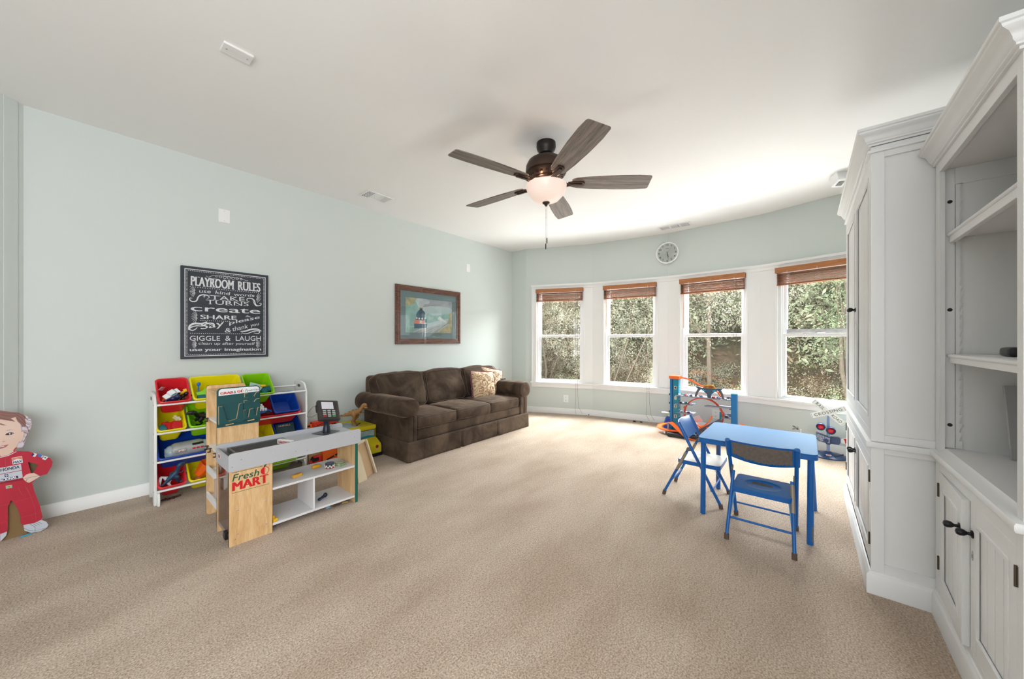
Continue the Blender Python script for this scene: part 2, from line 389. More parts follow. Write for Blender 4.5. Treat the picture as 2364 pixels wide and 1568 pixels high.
# window surround: head casing, stool, apron, panels between the windows
mb = MB(); L1 = LF
for i in range(1, 5):
    sa = .10 if i == 1 else 0
    fb(mb, i, sa, LF, WZ1, 2.095, -.018, 0); fb(mb, i, sa - (.008 if i == 1 else 0), LF, 2.092, 2.122, -.032, 0); fb(mb, i, sa, LF, 2.078, 2.094, -.024, 0)
struct('trim_1', mb, M_trim, bevel=.002)
mb = MB()
for i in range(1, 5):
    sa = .10 if i == 1 else 0
    fb(mb, i, sa - (.015 if i == 1 else 0), LF, .49, .512, -.05, 0); fb(mb, i, sa, LF, .425, .49, -.02, 0); fb(mb, i, sa, LF, .475, .49, -.028, 0)
struct('trim_2', mb, M_trim, bevel=.002)
mb = MB()
fb(mb, 1, .10, WS0, .512, WZ1, -.018, 0); fb(mb, 1, .10, .12, .512, WZ1, -.026, -.018); fb(mb, 1, .165, WS0, .512, WZ1, -.024, -.018)
for i in range(1, 5):
    fb(mb, i, WS1, LF, .512, WZ1, -.012, 0); fb(mb, i, WS1, WS1 + .022, .512, WZ1, -.022, -.012)
    if i < 4: fb(mb, i + 1, 0, WS0, .512, WZ1, -.012, 0); fb(mb, i + 1, WS0 - .022, WS0, .512, WZ1, -.022, -.012)
fb(mb, 5, 0, .37, .0, 2.09, -.012, 0)
struct('trim_3', mb, M_trim, bevel=.002)
# windows
M_sash = mat('white_sash_paint', 'f0f1f2', .35)
M_weather = wood('weathered_sash_wood', '8f8f8f', 'd2d2d2', (3, 3, 30), 6, .7)
for i in range(1, 5):
    t, n = fax(i); base = fpt(i, (WS0 + WS1) / 2, 0, WZ0)
    wn = thing('window_%d' % i, None, None, base, kind='structure')
    m = MB()
    fb(m, i, WS0, WS0 + .03, WZ0, WZ1, 0, TH); fb(m, i, WS1 - .03, WS1, WZ0, WZ1, 0, TH); fb(m, i, WS0 + .03, WS1 - .03, WZ0, WZ0 + .02, 0, TH); fb(m, i, WS0 + .03, WS1 - .03, WZ1 - .03, WZ1, 0, TH)
    fb(m, i, WS0 + .03, WS0 + .042, WZ0 + .02, WZ1 - .03, .02, .03); fb(m, i, WS1 - .042, WS1 - .03, WZ0 + .02, WZ1 - .03, .02, .03)
    build('window_frame', m, M_sash, wn)
    g0, g1 = WS0 + .03, WS1 - .03; st_ = .034
    zm = 1.262 if i < 4 else 1.255
    m = MB(); fb(m, i, g0, g0 + st_, WZ0 + .02, zm + .022, .03, .065); fb(m, i, g1 - st_, g1, WZ0 + .02, zm + .022, .03, .065)
    fb(m, i, g0 + st_, g1 - st_, WZ0 + .02, .557, .03, .065); fb(m, i, g0 + st_, g1 - st_, zm - .012, zm + .022, .03, .065)
    fb(m, i, (g0 + g1) / 2 - .03, (g0 + g1) / 2 + .03, zm + .022, zm + .032, .035, .06)
    low = build('lower_sash', m, M_sash, wn, bevel=.003)
    m = MB(); fb(m, i, g0 + st_, g1 - st_, .557, zm - .012, .045, .05); build('pane', m, M_glass, low)
    m = MB(); zu = zm + (.0 if i < 4 else .03)
    fb(m, i, g0, g0 + st_, zu, WZ1 - .03, .07, .105); fb(m, i, g1 - st_, g1, zu, WZ1 - .03, .07, .105); fb(m, i, g0 + st_, g1 - st_, WZ1 - .07, WZ1 - .03, .07, .105)
    if i < 4: fb(m, i, g0 + st_, g1 - st_, zu, zu + .03, .07, .105)
    up = build('upper_sash', m, M_sash, wn, bevel=.003)
    if i == 4:
        m = MB(); fb(m, i, g0 + st_, g1 - st_, zu, zu + .045, .07, .105); build('meeting_rail', m, M_weather, up)['label'] = 'weathered grey meeting rail'
    m = MB(); fb(m, i, g0 + st_, g1 - st_, zu + .03, WZ1 - .07, .085, .09); build('pane', m, M_glass, up)
# ------------------------------------------------------------------ outside: slope, trees, shrubs
def hill_mat():
    m = mat('leaf_litter', '6f5a48', .95, col2='4d4a35', vscale=1.2, bump=.6, bscale=6); return m
hm = MB(); nx, ny = 40, 60
vs = []
for j in range(ny + 1):
    for i in range(nx + 1):
        x = 6.2 + i * 14 / nx; y = -9 + j * 26 / ny
        z = -2.2 + max(0, x - 7.2) * .62 + .5 * noise.noise(Vector((x * .35, y * .35, 0))) + .14 * noise.noise(Vector((x * 1.6, y * 1.6, 2)))
        vs.append((x, y, z))
hm.add(vs, [(j * (nx + 1) + i, j * (nx + 1) + i + 1, (j + 1) * (nx + 1) + i + 1, (j + 1) * (nx + 1) + i) for j in range(ny) for i in range(nx)])
struct('hillside', hm, hill_mat(), recalc=False)
def hz(x, y): return -2.2 + max(0, x - 7.2) * .62 + .5 * noise.noise(Vector((x * .35, y * .35, 0)))
def leafmat(name, a, b):
    m = mat(name, a, .5, col2=b, vscale=2.2, detail=3); bs = m.node_tree.nodes['Principled BSDF']
    bs.inputs['Specular IOR Level'].default_value = .6; bs.inputs['Subsurface Weight'].default_value = 0
    return m
LM = [leafmat('olive_leaves', 'b3b696', '686d55'), leafmat('grey_green_leaves', 'bfbaa4', '787462'), leafmat('bright_leaves', 'b3c199', '6a7a56'), leafmat('brown_leaves', 'b09f86', '776856')]
M_bark = mat('bark', '75685b', .9, var=.2, bump=.4, bscale=12)
def crown(name, par, centers, n, size, m, seed):
    g = np.random.default_rng(seed); cs = np.array([c[:3] for c in centers]); rr = np.array([c[3] for c in centers])
    # clumps: leaves gather around twig ends scattered in each lobe
    nc = max(8, n // 26); k = g.integers(0, len(cs), nc); d = g.normal(size=(nc, 3)); d /= np.linalg.norm(d, axis=1)[:, None]
    tw = cs[k] + d * (rr[k] * g.uniform(.45, 1.0, nc) ** .6)[:, None] * [1, 1, .8]
    q = g.integers(0, nc, n); p = tw[q] + g.normal(size=(n, 3)) * size * 3.4
    a = g.normal(size=(n, 3)); a /= np.linalg.norm(a, axis=1)[:, None]; b = np.cross(a, g.normal(size=(n, 3))); b /= np.linalg.norm(b, axis=1)[:, None]
    L = size * g.uniform(.7, 1.3, n)[:, None]; W = L * .42; up = np.cross(a, b) * L * .12
    v = np.stack([p - a * L, p + b * W + up, p + a * L, p - b * W + up], 1).reshape(-1, 3) - np.array(ORG[par.name])
    me = bpy.data.meshes.new(name); me.vertices.add(4 * n); me.vertices.foreach_set('co', v.astype(np.float32).ravel())
    me.loops.add(4 * n); me.loops.foreach_set('vertex_index', np.arange(4 * n, dtype=np.int32)); me.polygons.add(n)
    me.polygons.foreach_set('loop_start', np.arange(0, 4 * n, 4, dtype=np.int32)); me.update(); me.validate(); me.materials.append(m)
    o = bpy.data.objects.new(name, me); COL.objects.link(o); o.parent = par; ORG[o.name] = ORG[par.name]; return o
def tree(name, x, y, h, lobes, n, size, m, label, cat, seed, trunk=True, group=None, lean=0):
    r = random.Random(seed); z = hz(x, y); o = thing(name, label, cat, (x, y, z), group)
    cl = []
    for _ in range(lobes):
        a = r.uniform(0, 2 * PI); q = r.uniform(.1, 1)
        cl.append((x + math.cos(a) * q * h * .36 + lean, y + math.sin(a) * q * h * .42, z + h * r.uniform(.12 if not trunk else .3, .95), h * r.uniform(.14, .26)))
    crown('foliage', o, cl, n, size, m, seed)
    if trunk:
        mb = MB(); top = Vector((x + lean, y + r.uniform(-.3, .3), z + h * .8))
        pts = [Vector((x, y, z - .3)).lerp(top, t / 6) + Vector((r.uniform(-.06, .06), r.uniform(-.1, .1), 0)) for t in range(7)]
        mb.tube(pts, [.05 * h / 5 * (1 - .13 * i) for i in range(7)], 8); build('trunk', mb, M_bark, o)
        mb = MB()
        for c in cl[:9]:
            s = pts[r.randint(1, 5)]; e = Vector(c[:3]); mid = s.lerp(e, .5) + Vector((r.uniform(-.2, .2), r.uniform(-.2, .2), .2))
            mb.tube([s, mid, e], [.02, .014, .006], 6)
        build('branches', mb, M_bark, o)
    return o
specs = [  # x, y, h, lobes, leaves, leaf size, material
    ('tree', 10.6, 8.6, 6.2, 14, 56000, .0165, 0, 'olive green tree behind the first window from the sofa', True),
    ('tree', 9.2, 6.2, 5.0, 12, 50000, .016, 3, 'brownish tree filling the lower part of the first two windows', True),
    ('tree', 8.6, 3.9, 5.4, 9, 36000, .016, 1, 'grey green tree with forked pale branches behind the second window', True),
    ('tree', 10.2, 1.9, 6.6, 14, 56000, .0165, 1, 'tall grey green tree behind the third window', True),
    ('tree', 9.4, -.6, 5.2, 13, 56000, .0165, 2, 'bright green leafy tree behind the window by the cabinets', True),
    ('shrub', 8.2, 5.3, 2.0, 8, 30000, .014, 0, 'olive shrub low behind the second window', False),
    ('shrub', 8.5, 2.4, 2.0, 8, 30000, .014, 1, 'grey green shrub low behind the third window', False),
    ('shrub', 8.0, .2, 2.1, 9, 34000, .014, 2, 'bright green shrub low behind the window by the cabinets', False),
    ('shrub', 9.6, 7.4, 2.2, 8, 30000, .014, 2, 'green shrub low behind the first window from the sofa', False)]
for q, (nm, x, y, h, lo, n, sz, mi, lb, tr) in enumerate(specs):
    tree(nm, x, y, h, lo, n, sz, LM[mi], lb, nm, 11 + q, tr, lean=.3 if q == 2 else 0)
# the thicket closing the slope: nobody could count it
th_ = thing('thicket', 'dense mass of mixed foliage covering the slope behind the trees', 'thicket', (12, 3, 0), kind='stuff')
g_ = random.Random(5); cl = []
for _ in range(90): x = g_.uniform(10.8, 14.5); y = g_.uniform(-5, 15); cl.append((x, y, hz(x, y) + g_.uniform(.3, 3.6), g_.uniform(.7, 1.3)))
crown('foliage', th_, cl, 70000, .07, LM[0], 77); cl2 = [(c[0] + .3, c[1] + .7, c[2] - .2, c[3]) for c in cl[::2]]
crown('dry_foliage', th_, cl2, 40000, .065, LM[3], 78)
for c_ in th_.children: c_['kind'] = 'stuff'
un = thing('undergrowth', 'low tangle of dry brown and green growth covering the slope under the trees', 'undergrowth', (9, 3, -1.5), kind='stuff')
cl = []
for _ in range(120): x = g_.uniform(7.4, 11.5); y = g_.uniform(-3.5, 12); cl.append((x, y, hz(x, y) + .15, g_.uniform(.35, .75)))
crown('dry_foliage', un, cl, 90000, .02, LM[3], 91)['kind'] = 'stuff'; crown('foliage', un, [(c[0] + .4, c[1] - .5, c[2] + .1, c[3]) for c in cl], 90000, .019, LM[1], 92)['kind'] = 'stuff'

# ------------------------------------------------------------------ blinds
M_slat = wood('brown_slats', '6b3f26', 'a8673f', (1, 1, 14), 5, .45); M_val = wood('brown_valance', '9a6238', 'b87a4b', (1, 1, 14), 3, .4)
M_cord = mat('cream_cord', 'b9ada0', .8); M_cordk = mat('dark_cord', '6d5a4a', .8)
blab = ['brown wooden blind drawn up over the window nearest the sofa', 'brown wooden blind drawn up over the second window from the sofa', 'brown wooden blind drawn up over the window above the toy garage', 'brown wooden blind drawn up over the window beside the white cabinets']
for i in range(1, 5):
    t, n = fax(i); base = fpt(i, (WS0 + WS1) / 2, -.01, 1.85); b = thing('window_blind', blab[i - 1], 'blind', base, 'wooden blinds drawn up over the bay windows')
    S0, S1 = WS0 - .002, WS1 - .008; vo = (-.052, -.058, -.062, -.066)[i - 1]
    m = MB(); fb(m, i, S0 - .004, S1 + .004, 1.985, 2.047, vo - .008, vo); fb(m, i, S0 - .004, S0 + .004, 1.985, 2.047, vo, .0); fb(m, i, S1 - .004, S1 + .004, 1.985, 2.047, vo, .0)
    build('valance', m, M_val, b, bevel=.002)
    for k in range(11):
        z = 1.862 + k * .0112; m = MB(); o_ = rnd.uniform(-.004, .004); fb(m, i, S0 + .006, S1 - .006, z + rnd.uniform(-.001, .001), z + .0035, -.05 + o_, 0.0 + o_ * .5); build('slat', m, M_slat, b)
    m = MB(); fb(m, i, S0 + .006, S1 - .006, 1.842, 1.856, -.052, .0); build('bottom_rail', m, M_slat, b, bevel=.002)
    for s in (.3, .57, .84):
        m = MB()
        for k in range(5): z = 1.87 + k * .024; m.tube([fpt(i, s - .02, -.055, z), fpt(i, s + .01, -.063, z + .014), fpt(i, s + .025, -.055, z + .004)], .0012, 5)
        m.tube([fpt(i, s, vo - .012, 1.985), fpt(i, s, vo - .012, 2.0)], .004, 6)
        build('ladder_cord', m, M_cord, b)
    if i < 4:
        m = MB(); m.cyl(fpt(i, .235, -.062, 1.985), fpt(i, .235, -.058, 1.37), .0035, 8); build('tilt_wand', m, M_val, b)
    m = MB(); s = (.84, .83, .83, .86)[i - 1]
    if i < 4:
        m.tube([fpt(i, s, -.06, 1.985), fpt(i, s, -.055, .6), fpt(i, s, -.058, .3), fpt(i, s - .01, -.05, .1), fpt(i, s + .03 * (i - 1), -.04, .02)], .0016, 6); build('lift_cord', m, M_cordk, b); m = MB()
        m.tube([fpt(i, s + .03, -.06, 1.985), fpt(i, s + .03, -.055, .6), fpt(i, s + .034, -.058, .3), fpt(i, s + .05, -.05, .12), fpt(i, s + .1, -.03, .03)], .0016, 6)
    else:
        m.tube([fpt(i, s, -.06, 1.985), fpt(i, s, -.055, .6)], .0016, 6)
    build('lift_cord', m, M_cordk, b)
    if i in (2, 3):
        for q in (0, .03): build('cord_tassel', MB().lathe([(.001, .02), (.004, .014), (.006, 0), (.001, -.001)], fpt(i, s + q + .004, -.062, .46), 8), M_white, b)

# ------------------------------------------------------------------ ceiling fan
FX, FY = 2.318, 1.5685
M_brz = mat('bronze', '4a3c35', .38, metal=.75); M_brzd = mat('dark_bronze', '2b2725', .45, metal=.5)
M_blade = wood('grey_oak_blade', '4f453f', '8c7f76', (1.2, 26, 1), 3, .5)
f = thing('ceiling_fan', 'bronze ceiling fan with five grey wood blades and a lit frosted bowl', 'ceiling fan', (FX, FY, 2.2))
build('canopy', MB().lathe([(.0, 2.742), (.074, 2.742), (.075, 2.71), (.07, 2.69), (.056, 2.672), (.052, 2.66), (.034, 2.652), (.022, 2.645), (0, 2.645)], (FX, FY, 0), 40), M_brzd, f)
build('downrod', MB().lathe([(0, 2.66), (.013, 2.66), (.013, 2.635), (.024, 2.63), (.024, 2.615), (0, 2.615)], (FX, FY, 0), 20), M_brzd, f)
build('motor_housing', MB().lathe([(0, 2.64), (.05, 2.638), (.1, 2.622), (.14, 2.595), (.157, 2.56), (.16, 2.53), (.158, 2.512), (.15, 2.505), (.152, 2.5), (.14, 2.485), (.105, 2.47), (.1, 2.462), (.108, 2.455), (.1, 2.446), (.07, 2.44), (.07, 2.415), (0, 2.415)], (FX, FY, 0), 48), M_brz, f)
for k in range(20):
    a = 2 * PI * k / 20; m = MB(); m.obox((FX + .124 * math.cos(a), FY + .124 * math.sin(a), 2.4755), (.004, .012, .022), rotz(a) @ Matrix.Rotation(-1.1, 3, 'Y')); build('vent_slot', m, M_brzd, f)
for k in range(5):
    a = math.radians(20.15 + 72 * k); R = rotz(a) @ Matrix.Rotation(math.radians(-11), 3, 'X'); cpos = Vector((FX, FY, 2.427))
    # outline in blade space: x out along the blade, y across
    out = [(.20, -.045), (.24, -.062), (.35, -.074), (.55, -.085), (.70, -.086), (.782, -.079), (.792, -.076), (.798, -.071), (.801, -.064), (.808, .060), (.807, .068), (.803, .074), (.795, .078), (.70, .086), (.55, .085), (.35, .074), (.24, .062), (.20, .045)]
    m = MB(); m.prism(out, cpos, R @ Vector((1, 0, 0)), R @ Vector((0, 1, 0)), R @ Vector((0, 0, 1)), 0, .007)
    bl = build('blade', m, M_blade, f, bevel=.002)
    # re-express in local blade axes so the grain follows the blade
    me = bl.data; Mi = rotz(-a)
    for v in me.vertices: v.co = Mi @ v.co
    bl.rotation_euler = (0, 0, a)
    m = MB(); X = R @ Vector((1, 0, 0)); Y = R @ Vector((0, 1, 0)); Z = R @ Vector((0, 0, 1))
    m.prism([(.17, -.02), (.215, -.03), (.285, -.027), (.3, -.012), (.3, .012), (.285, .027), (.215, .03), (.17, .02)], cpos, X, Y, Z, -.012, -.0005)
    m.prism([(.19, -.012), (.28, -.012), (.28, .012), (.19, .012)], cpos, X, Y, Z, -.02, -.012)
    rz = rotz(a); 
    for sg in (-1, 1): m.tube([cpos + rz @ Vector((.075, sg * .02, .02)), cpos + rz @ Vector((.12, sg * .027, .004)), cpos + rz @ Vector((.16, sg * .018, -.012)), cpos + rz @ Vector((.2, sg * .01, -.009))], [.009, .009, .008, .007], 8)
    build('blade_iron', m, M_brz, f, bevel=.0015)
def bowl_mat():
    m = bpy.data.materials.new('lit_frosted_glass'); m.use_nodes = True; b = m.node_tree.nodes['Principled BSDF']
    b.inputs['Base Color'].default_value = rgb('dccbc2'); b.inputs['Roughness'].default_value = .35
    b.inputs['Emission Color'].default_value = rgb('f6d9cb'); b.inputs['Emission Strength'].default_value = .27; return m
prof = [(.156, 2.412), (.160, 2.408), (.158, 2.398), (.15, 2.372), (.132, 2.335), (.1, 2.3), (.06, 2.282), (.02, 2.278), (0, 2.278)]
build('light_bowl', MB().lathe(prof + [(0, 2.284), (.02, 2.284), (.057, 2.289), (.095, 2.306), (.126, 2.34), (.143, 2.377), (.151, 2.396), (.152, 2.409)], (FX, FY, 0), 48), bowl_mat(), f)
build('finial', MB().lathe([(0, 2.29), (.03, 2.283), (.028, 2.272), (.014, 2.262), (.008, 2.25), (0, 2.247)], (FX, FY, 0), 20), M_brz, f)
px_ = Vector((.637, -.771, 0))
for q, zb in ((-.003, 1.955), (.006, 2.0)):
    m = MB(); p = Vector((FX, FY, 0)) + px_ * q + Vector((0, 0, 0)); m.tube([(p.x, p.y, 2.26), (p.x, p.y, zb)], .0013, 6); 
    for zz in (2.14, 2.2): m.ell((p.x, p.y, zz - q * 6), (.003, .003, .003), nu=8, nv=6)
    build('pull_chain', m, M_steel, f)
for q, zb in ((-.003, 1.955), (.006, 2.0)):
    p = Vector((FX, FY, 0)) + px_ * q; m = MB(); m.lathe([(0, .004), (.004, 0), (.0045, -.03), (.003, -.042), (0, -.043)], (p.x, p.y, zb), 10); build('chain_fob', m, M_black, f)
for k in range(5):
    a = math.radians(20.15 + 24 + 72 * k); lamp('fan_bulb', 'POINT', (FX + .125 * math.cos(a), FY + .125 * math.sin(a), 2.4105), None, .8, (1, .70, .46), .008)

# ------------------------------------------------------------------ ceiling registers, plates, sensor
M_vent = mat('white_register', 'e8e8e8', .4); M_slot = mat('register_slot', '4d4d4d', .8); M_slot2 = mat('grey_register_slot', '9a9a9a', .8)
def register(loc, ang, w_, d_, label, spec):
    R = rotz(ang); U = R @ Vector((1, 0, 0)); Vv = R @ Vector((0, 1, 0)); N = Vector((0, 0, -1)); O = Vector(loc)
    t_ = thing('ceiling_register', label, 'air vent', loc)
    m = MB(); m.ring([(-w_ / 2, -d_ / 2), (w_ / 2, -d_ / 2), (w_ / 2, d_ / 2), (-w_ / 2, d_ / 2)], [(-w_ / 2 + .022, -d_ / 2 + .022), (w_ / 2 - .022, -d_ / 2 + .022), (w_ / 2 - .022, d_ / 2 - .022), (-w_ / 2 + .022, d_ / 2 - .022)], O, U, Vv, N, 0, .008)
    for x in (-.166 * w_, .166 * w_): m.prism([(x - .008, -d_ / 2 + .02), (x + .008, -d_ / 2 + .02), (x + .008, d_ / 2 - .02), (x - .008, d_ / 2 - .02)], O, U, Vv, N, 0, .007)
    build('face_frame', m, M_vent, t_, bevel=.002)
    for q, kd in enumerate(spec):
        x0 = -w_ / 2 + .022 + q * (w_ - .044) / 3; x1 = x0 + (w_ - .044) / 3
        if q > 0: x0 += .012
        if q < 2: x1 -= .012
        y0, y1 = -d_ / 2 + .022, d_ / 2 - .022
        if kd == 'w':
            build('damper_plate', MB().prism([(x0 - .01, y0), (x1 + .01, y0), (x1 + .01, y1), (x0 - .01, y1)], O, U, Vv, N, 0, .004), M_vent, t_); continue
        build('slot_back', MB().prism([(x0, y0), (x1, y0), (x1, y1), (x0, y1)], O, U, Vv, N, 0, .001), M_slot if kd == 'd' else M_slot2, t_)
        m = MB(); nn = 9
        if kd == 'd':
            for j in range(1, 5): y = y0 + (y1 - y0) * j / 5; m.prism([(x0, y - .0025), (x1, y - .0025), (x1, y + .0025), (x0, y + .0025)], O, U, Vv, N, .001, .006)
            for j in range(1, 4): x = x0 + (x1 - x0) * j / 4; m.prism([(x - .002, y0), (x + .002, y0), (x + .002, y1), (x - .002, y1)], O, U, Vv, N, .001, .0055)
        else:
            for j in range(1, nn): x = x0 + (x1 - x0) * j / nn; m.prism([(x - .002, y0), (x + .002, y0), (x + .002, y1), (x - .002, y1)], O, U, Vv, N, .001, .006)
        build('louvres', m, M_vent, t_)
    return t_
register((2.02, 3.555, ZC), 0, .30, .205, 'small white ceiling register above the brown sofa', 'dwg')
register((5.10, 1.365, ZC), math.radians(-88), .40, .17, 'long white ceiling register above the wall clock', 'ggd')
m = MB(); m.box(-.065, .065, -.042, .042, ZC - .012, ZC); m.v = [(x + .532, y + 2.346, z) for x, y, z in m.v]
cp = solo('ceiling_cover_plate', m, M_vent, 'blank white cover plate on the ceiling above the chalkboard sign', 'cover plate', (.532, 2.346, ZC - .012), bevel=.002)
for s in (-.045, .045): build('screw', MB().ell((.532 + s, 2.346, ZC - .0125), (.004, .004, .0015), nu=8, nv=6), M_steel, cp)
def plate(name, x, z, w_, h_, label, cat):
    t_ = solo(name, MB().box(x - w_ / 2, x + w_ / 2, YL - .007, YL, z - h_ / 2, z + h_ / 2), M_white, label, cat, (x, YL, z), bevel=.003)
    for s in (-1, 1): build('screw', MB().ell((x, YL - .0075, z + s * h_ * .36), (.003, .001, .003), nu=8, nv=6), M_steel, t_)
    return t_
plate('wall_cover_plate', .805, 2.296, .082, .118, 'blank white wall plate above the chalkboard sign', 'wall plate')
plate('wall_cover_plate', 3.741, 2.298, .076, .12, 'blank white wall plate above the framed train picture', 'wall plate')
def outlet(i, s, z, label):
    t, n = fax(i); c = fpt(i, s, 0, z); o = thing('wall_outlet', label, 'outlet', c)
    m = MB(); m.prism(rrect(.082, .122, .006, 3, -.041, -.061), c, t, (0, 0, 1), -n, 0, .006); build('face_plate', m, mat('outlet_white', 'e3ece9', .4), o, bevel=.0015)
    for sg in (-1, 1):
        q = c + Vector((0, 0, sg * .026)); m = MB(); m.prism(rrect(.034, .03, .01, 3, -.017, -.015), q, t, (0, 0, 1), -n, .006, .0085); rc = build('receptacle', m, mat('outlet_white', 'e3ece9', .4), o)
        m = MB()
        for u in (-.006, .006): m.prism([(u - .0012, -.004), (u + .0012, -.004), (u + .0012, .007), (u - .0012, .007)], q, t, (0, 0, 1), -n, .0085, .009)
        m.prism([(x, y - .009) for x, y in arc(0, 0, .003, 0, 330, 9)], q, t, (0, 0, 1), -n, .0085, .009)
        build('slots', m, M_black, rc)
outlet(1, .673, .248, 'white wall outlet low under the window nearest the sofa')
outlet(3, .617, .228, 'white wall outlet low behind the toy garage loop')
# small white sensor on the ceiling beside the cabinet cornice
o = thing('ceiling_sensor', 'small white box sensor on the ceiling beside the tall cabinet cornice', 'sensor', (4.46, -.235, ZC))
build('housing', MB().obox((4.46, -.235, ZC - .05), (.11, .09, .10), eul(0, .35, .5)), M_white, o, bevel=.004)
build('lens', MB().obox((4.445, -.24, ZC - .1015), (.05, .045, .006), eul(0, .35, .5)), mat('grey_lens', '7b7b7b', .3), o, bevel=.002)

# ------------------------------------------------------------------ wall clock
t3, n3 = fax(2); t4, n4 = fax(3); nn = -(n3 + n4).normalized(); cu = Vector((0, 0, 1)).cross(nn).normalized(); cc = Vector((BP[3][0], BP[3][1], 2.452)) + nn * .02 + cu * .002
ck = thing('wall_clock', 'round white wall clock with black numerals above the windows', 'clock', cc)
Mk = Matrix((cu, Vector((0, 0, 1)), nn)).transposed()
build('case', MB().lathe([(.0, 0), (.152, 0), (.156, .012), (.152, .03), (.145, .034), (.138, .03), (.136, .018), (0, .018)], cc, 56, Mk), mat('clock_white', 'f3f5f4', .4), ck)
build('dial', MB().lathe([(0, .0185), (.136, .0185)], cc, 48, Mk), mat('clock_dial', 'fbfdfd', .6), ck, recalc=False)
F0 = cc + nn * .0192
for k in range(1, 13):
    a = math.radians(90 - 30 * k); s_ = str(k); w_ = .017 if len(s_) == 1 else .034
    if s_ == '1': w_ = .007
    if s_ == '11': w_ = .026
    m = MB(); m.text(s_, F0 + cu * (math.cos(a) * .112 - w_ / 2) + Vector((0, 0, 1)) * (math.sin(a) * .112 - .0135), cu, (0, 0, 1), w_, .027, bold=.004, fat=.0006); build('numeral', m, M_black, ck, recalc=False)
m = MB(); m.line([(-.02, .062), (.02, .062)], .0035, F0, cu, (0, 0, 1))
build('maker_mark', m, M_black, ck, recalc=False)
def hand(nm, deg, l, wd, back, mt, d):
    a = math.radians(90 - deg); U = cu * math.cos(a) + Vector((0, 0, 1)) * math.sin(a); m = MB(); m.prism([(-back, -wd / 2), (l, -wd / 3), (l, wd / 3), (-back, wd / 2)], cc, U, nn.cross(U), nn, d, d + .001); build(nm, m, mt, ck)
hand('hour_hand', 165, .07, .007, .02, M_black, .0205); hand('minute_hand', 172, .1, .005, .02, M_black, .022); hand('second_hand', 40, .09, .0016, .04, mat('grey_hand', '6d7574', .5), .0235)
build('glass', MB().lathe([(0, .026), (.137, .026), (.137, .028), (0, .028)], cc, 40, Mk), M_glass, ck)
# ------------------------------------------------------------------ white cabinets
def cab_prof(z0, z1, o):
    """cornice moulding, bottom z0 to top z1, overhang o"""
    h = z1 - z0; k = [(0, 0), (.16, 0), (.16, .1), (.3, .14), (.3, .22), (.42, .3), (.46, .42), (.6, .6), (.86, .7), (.9, .76), (.9, .8), (1, .84), (1, 1), (0, 1)]
    return [(a * o, b * h) for a, b in k]
M_groove = mat('cabinet_groove', 'c9caca', .6)
def beads(x0, x1, y, z0, z1, n, m):
    """beadboard planks with v grooves between, face at y looking +y"""
    w_ = (x1 - x0) / n
    for i in range(n): m.box(x0 + i * w_ + .0022, x0 + (i + 1) * w_ - .0022, y - .008, y, z0, z1)
    m.box(x0, x1, y - .012, y - .004, z0, z1)
def door_mb(x0, x1, z0, z1, y, rail=.055, n=4):
    """framed door in the plane y (front face), opening +y"""
    m = MB(); m.box(x0, x0 + rail, y - .02, y, z0, z1); m.box(x1 - rail, x1, y - .02, y, z0, z1); m.box(x0 + rail, x1 - rail, y - .02, y, z0, z0 + rail * 1.15); m.box(x0 + rail, x1 - rail, y - .02, y, z1 - rail * 1.1, z1)
    zi0, zi1, xi0, xi1 = z0 + rail * 1.15, z1 - rail * 1.1, x0 + rail, x1 - rail
    m.ring([(xi0 - .006, zi0 - .006), (xi1 + .006, zi0 - .006), (xi1 + .006, zi1 + .006), (xi0 - .006, zi1 + .006)], [(xi0 + .008, zi0 + .008), (xi1 - .008, zi0 + .008), (xi1 - .008, zi1 - .008), (xi0 + .008, zi1 - .008)], (0, y, 0), (1, 0, 0), (0, 0, 1), (0, 1, 0), -.006, .003)
    p = MB(); beads(xi0, xi1, y - .008, zi0, zi1, n, p); return m, p
def knob(x, y, z, par):
    m = MB(); M = Matrix(((1, 0, 0), (0, 0, 1), (0, -1, 0))); m.lathe([(0, 0), (.013, 0), (.013, .003), (.006, .005), (.005, .012), (.011, .02), (.0125, .03), (.009, .037), (0, .04)], (x, y, z), 14, M)
    for i, v in enumerate(m.v): m.v[i] = (v[0], y + abs(v[1] - y), v[2])
    return build('knob', m, M_dark, par)
def hinge(x, y, z, par):
    m = MB(); m.box(x - .007, x + .007, y - .002, y + .0015, z - .027, z + .027); m.cyl((x, y + .002, z - .029), (x, y + .002, z + .029), .0035, 8); return build('hinge', m, M_brass, par)
def keyhole(x, y, z, par):
    m = MB(); m.prism(arc(x, z, .007, 0, 360, 12, .017)[:-1], (0, y, 0), (1, 0, 0), (0, 0, 1), (0, 1, 0), 0, .0015, 0)
    m.prism([(x - .0018, z - .008), (x + .0018, z - .008), (x + .0018, z + .004), (x - .0018, z + .004)], (0, y, 0), (1, 0, 0), (0, 0, 1), (0, 1, 0), .0015, .002, 1); return build('keyhole', m, [M_steel, M_black], par)
def cdoor(par, x0, x1, z0, z1, y, kx, kz, hx, hzs, kh=None, ajar=0, n=4):
    fm, pm = door_mb(x0, x1, z0, z1, y, n=n); d = build('door', fm, M_cab, par, bevel=.0015); p = build('door_panel', pm, M_cab, d, bevel=.001)
    ks = [knob(kx, y, kz, d)]
    for z in hzs: ks.append(hinge(hx, y + .0005, z, d))
    if kh: ks.append(keyhole(kx, y, kh, d))
    if ajar:
        # swing about the hinge line
        pv = Vector((hx, y - .01, 0)) - Vector(ORG[par.name]); R = Matrix.Rotation(ajar, 3, 'Z')
        for ob in [d, p] + ks:
            for v in ob.data.vertices: q = v.co - pv; v.co = R @ q + pv
    return d
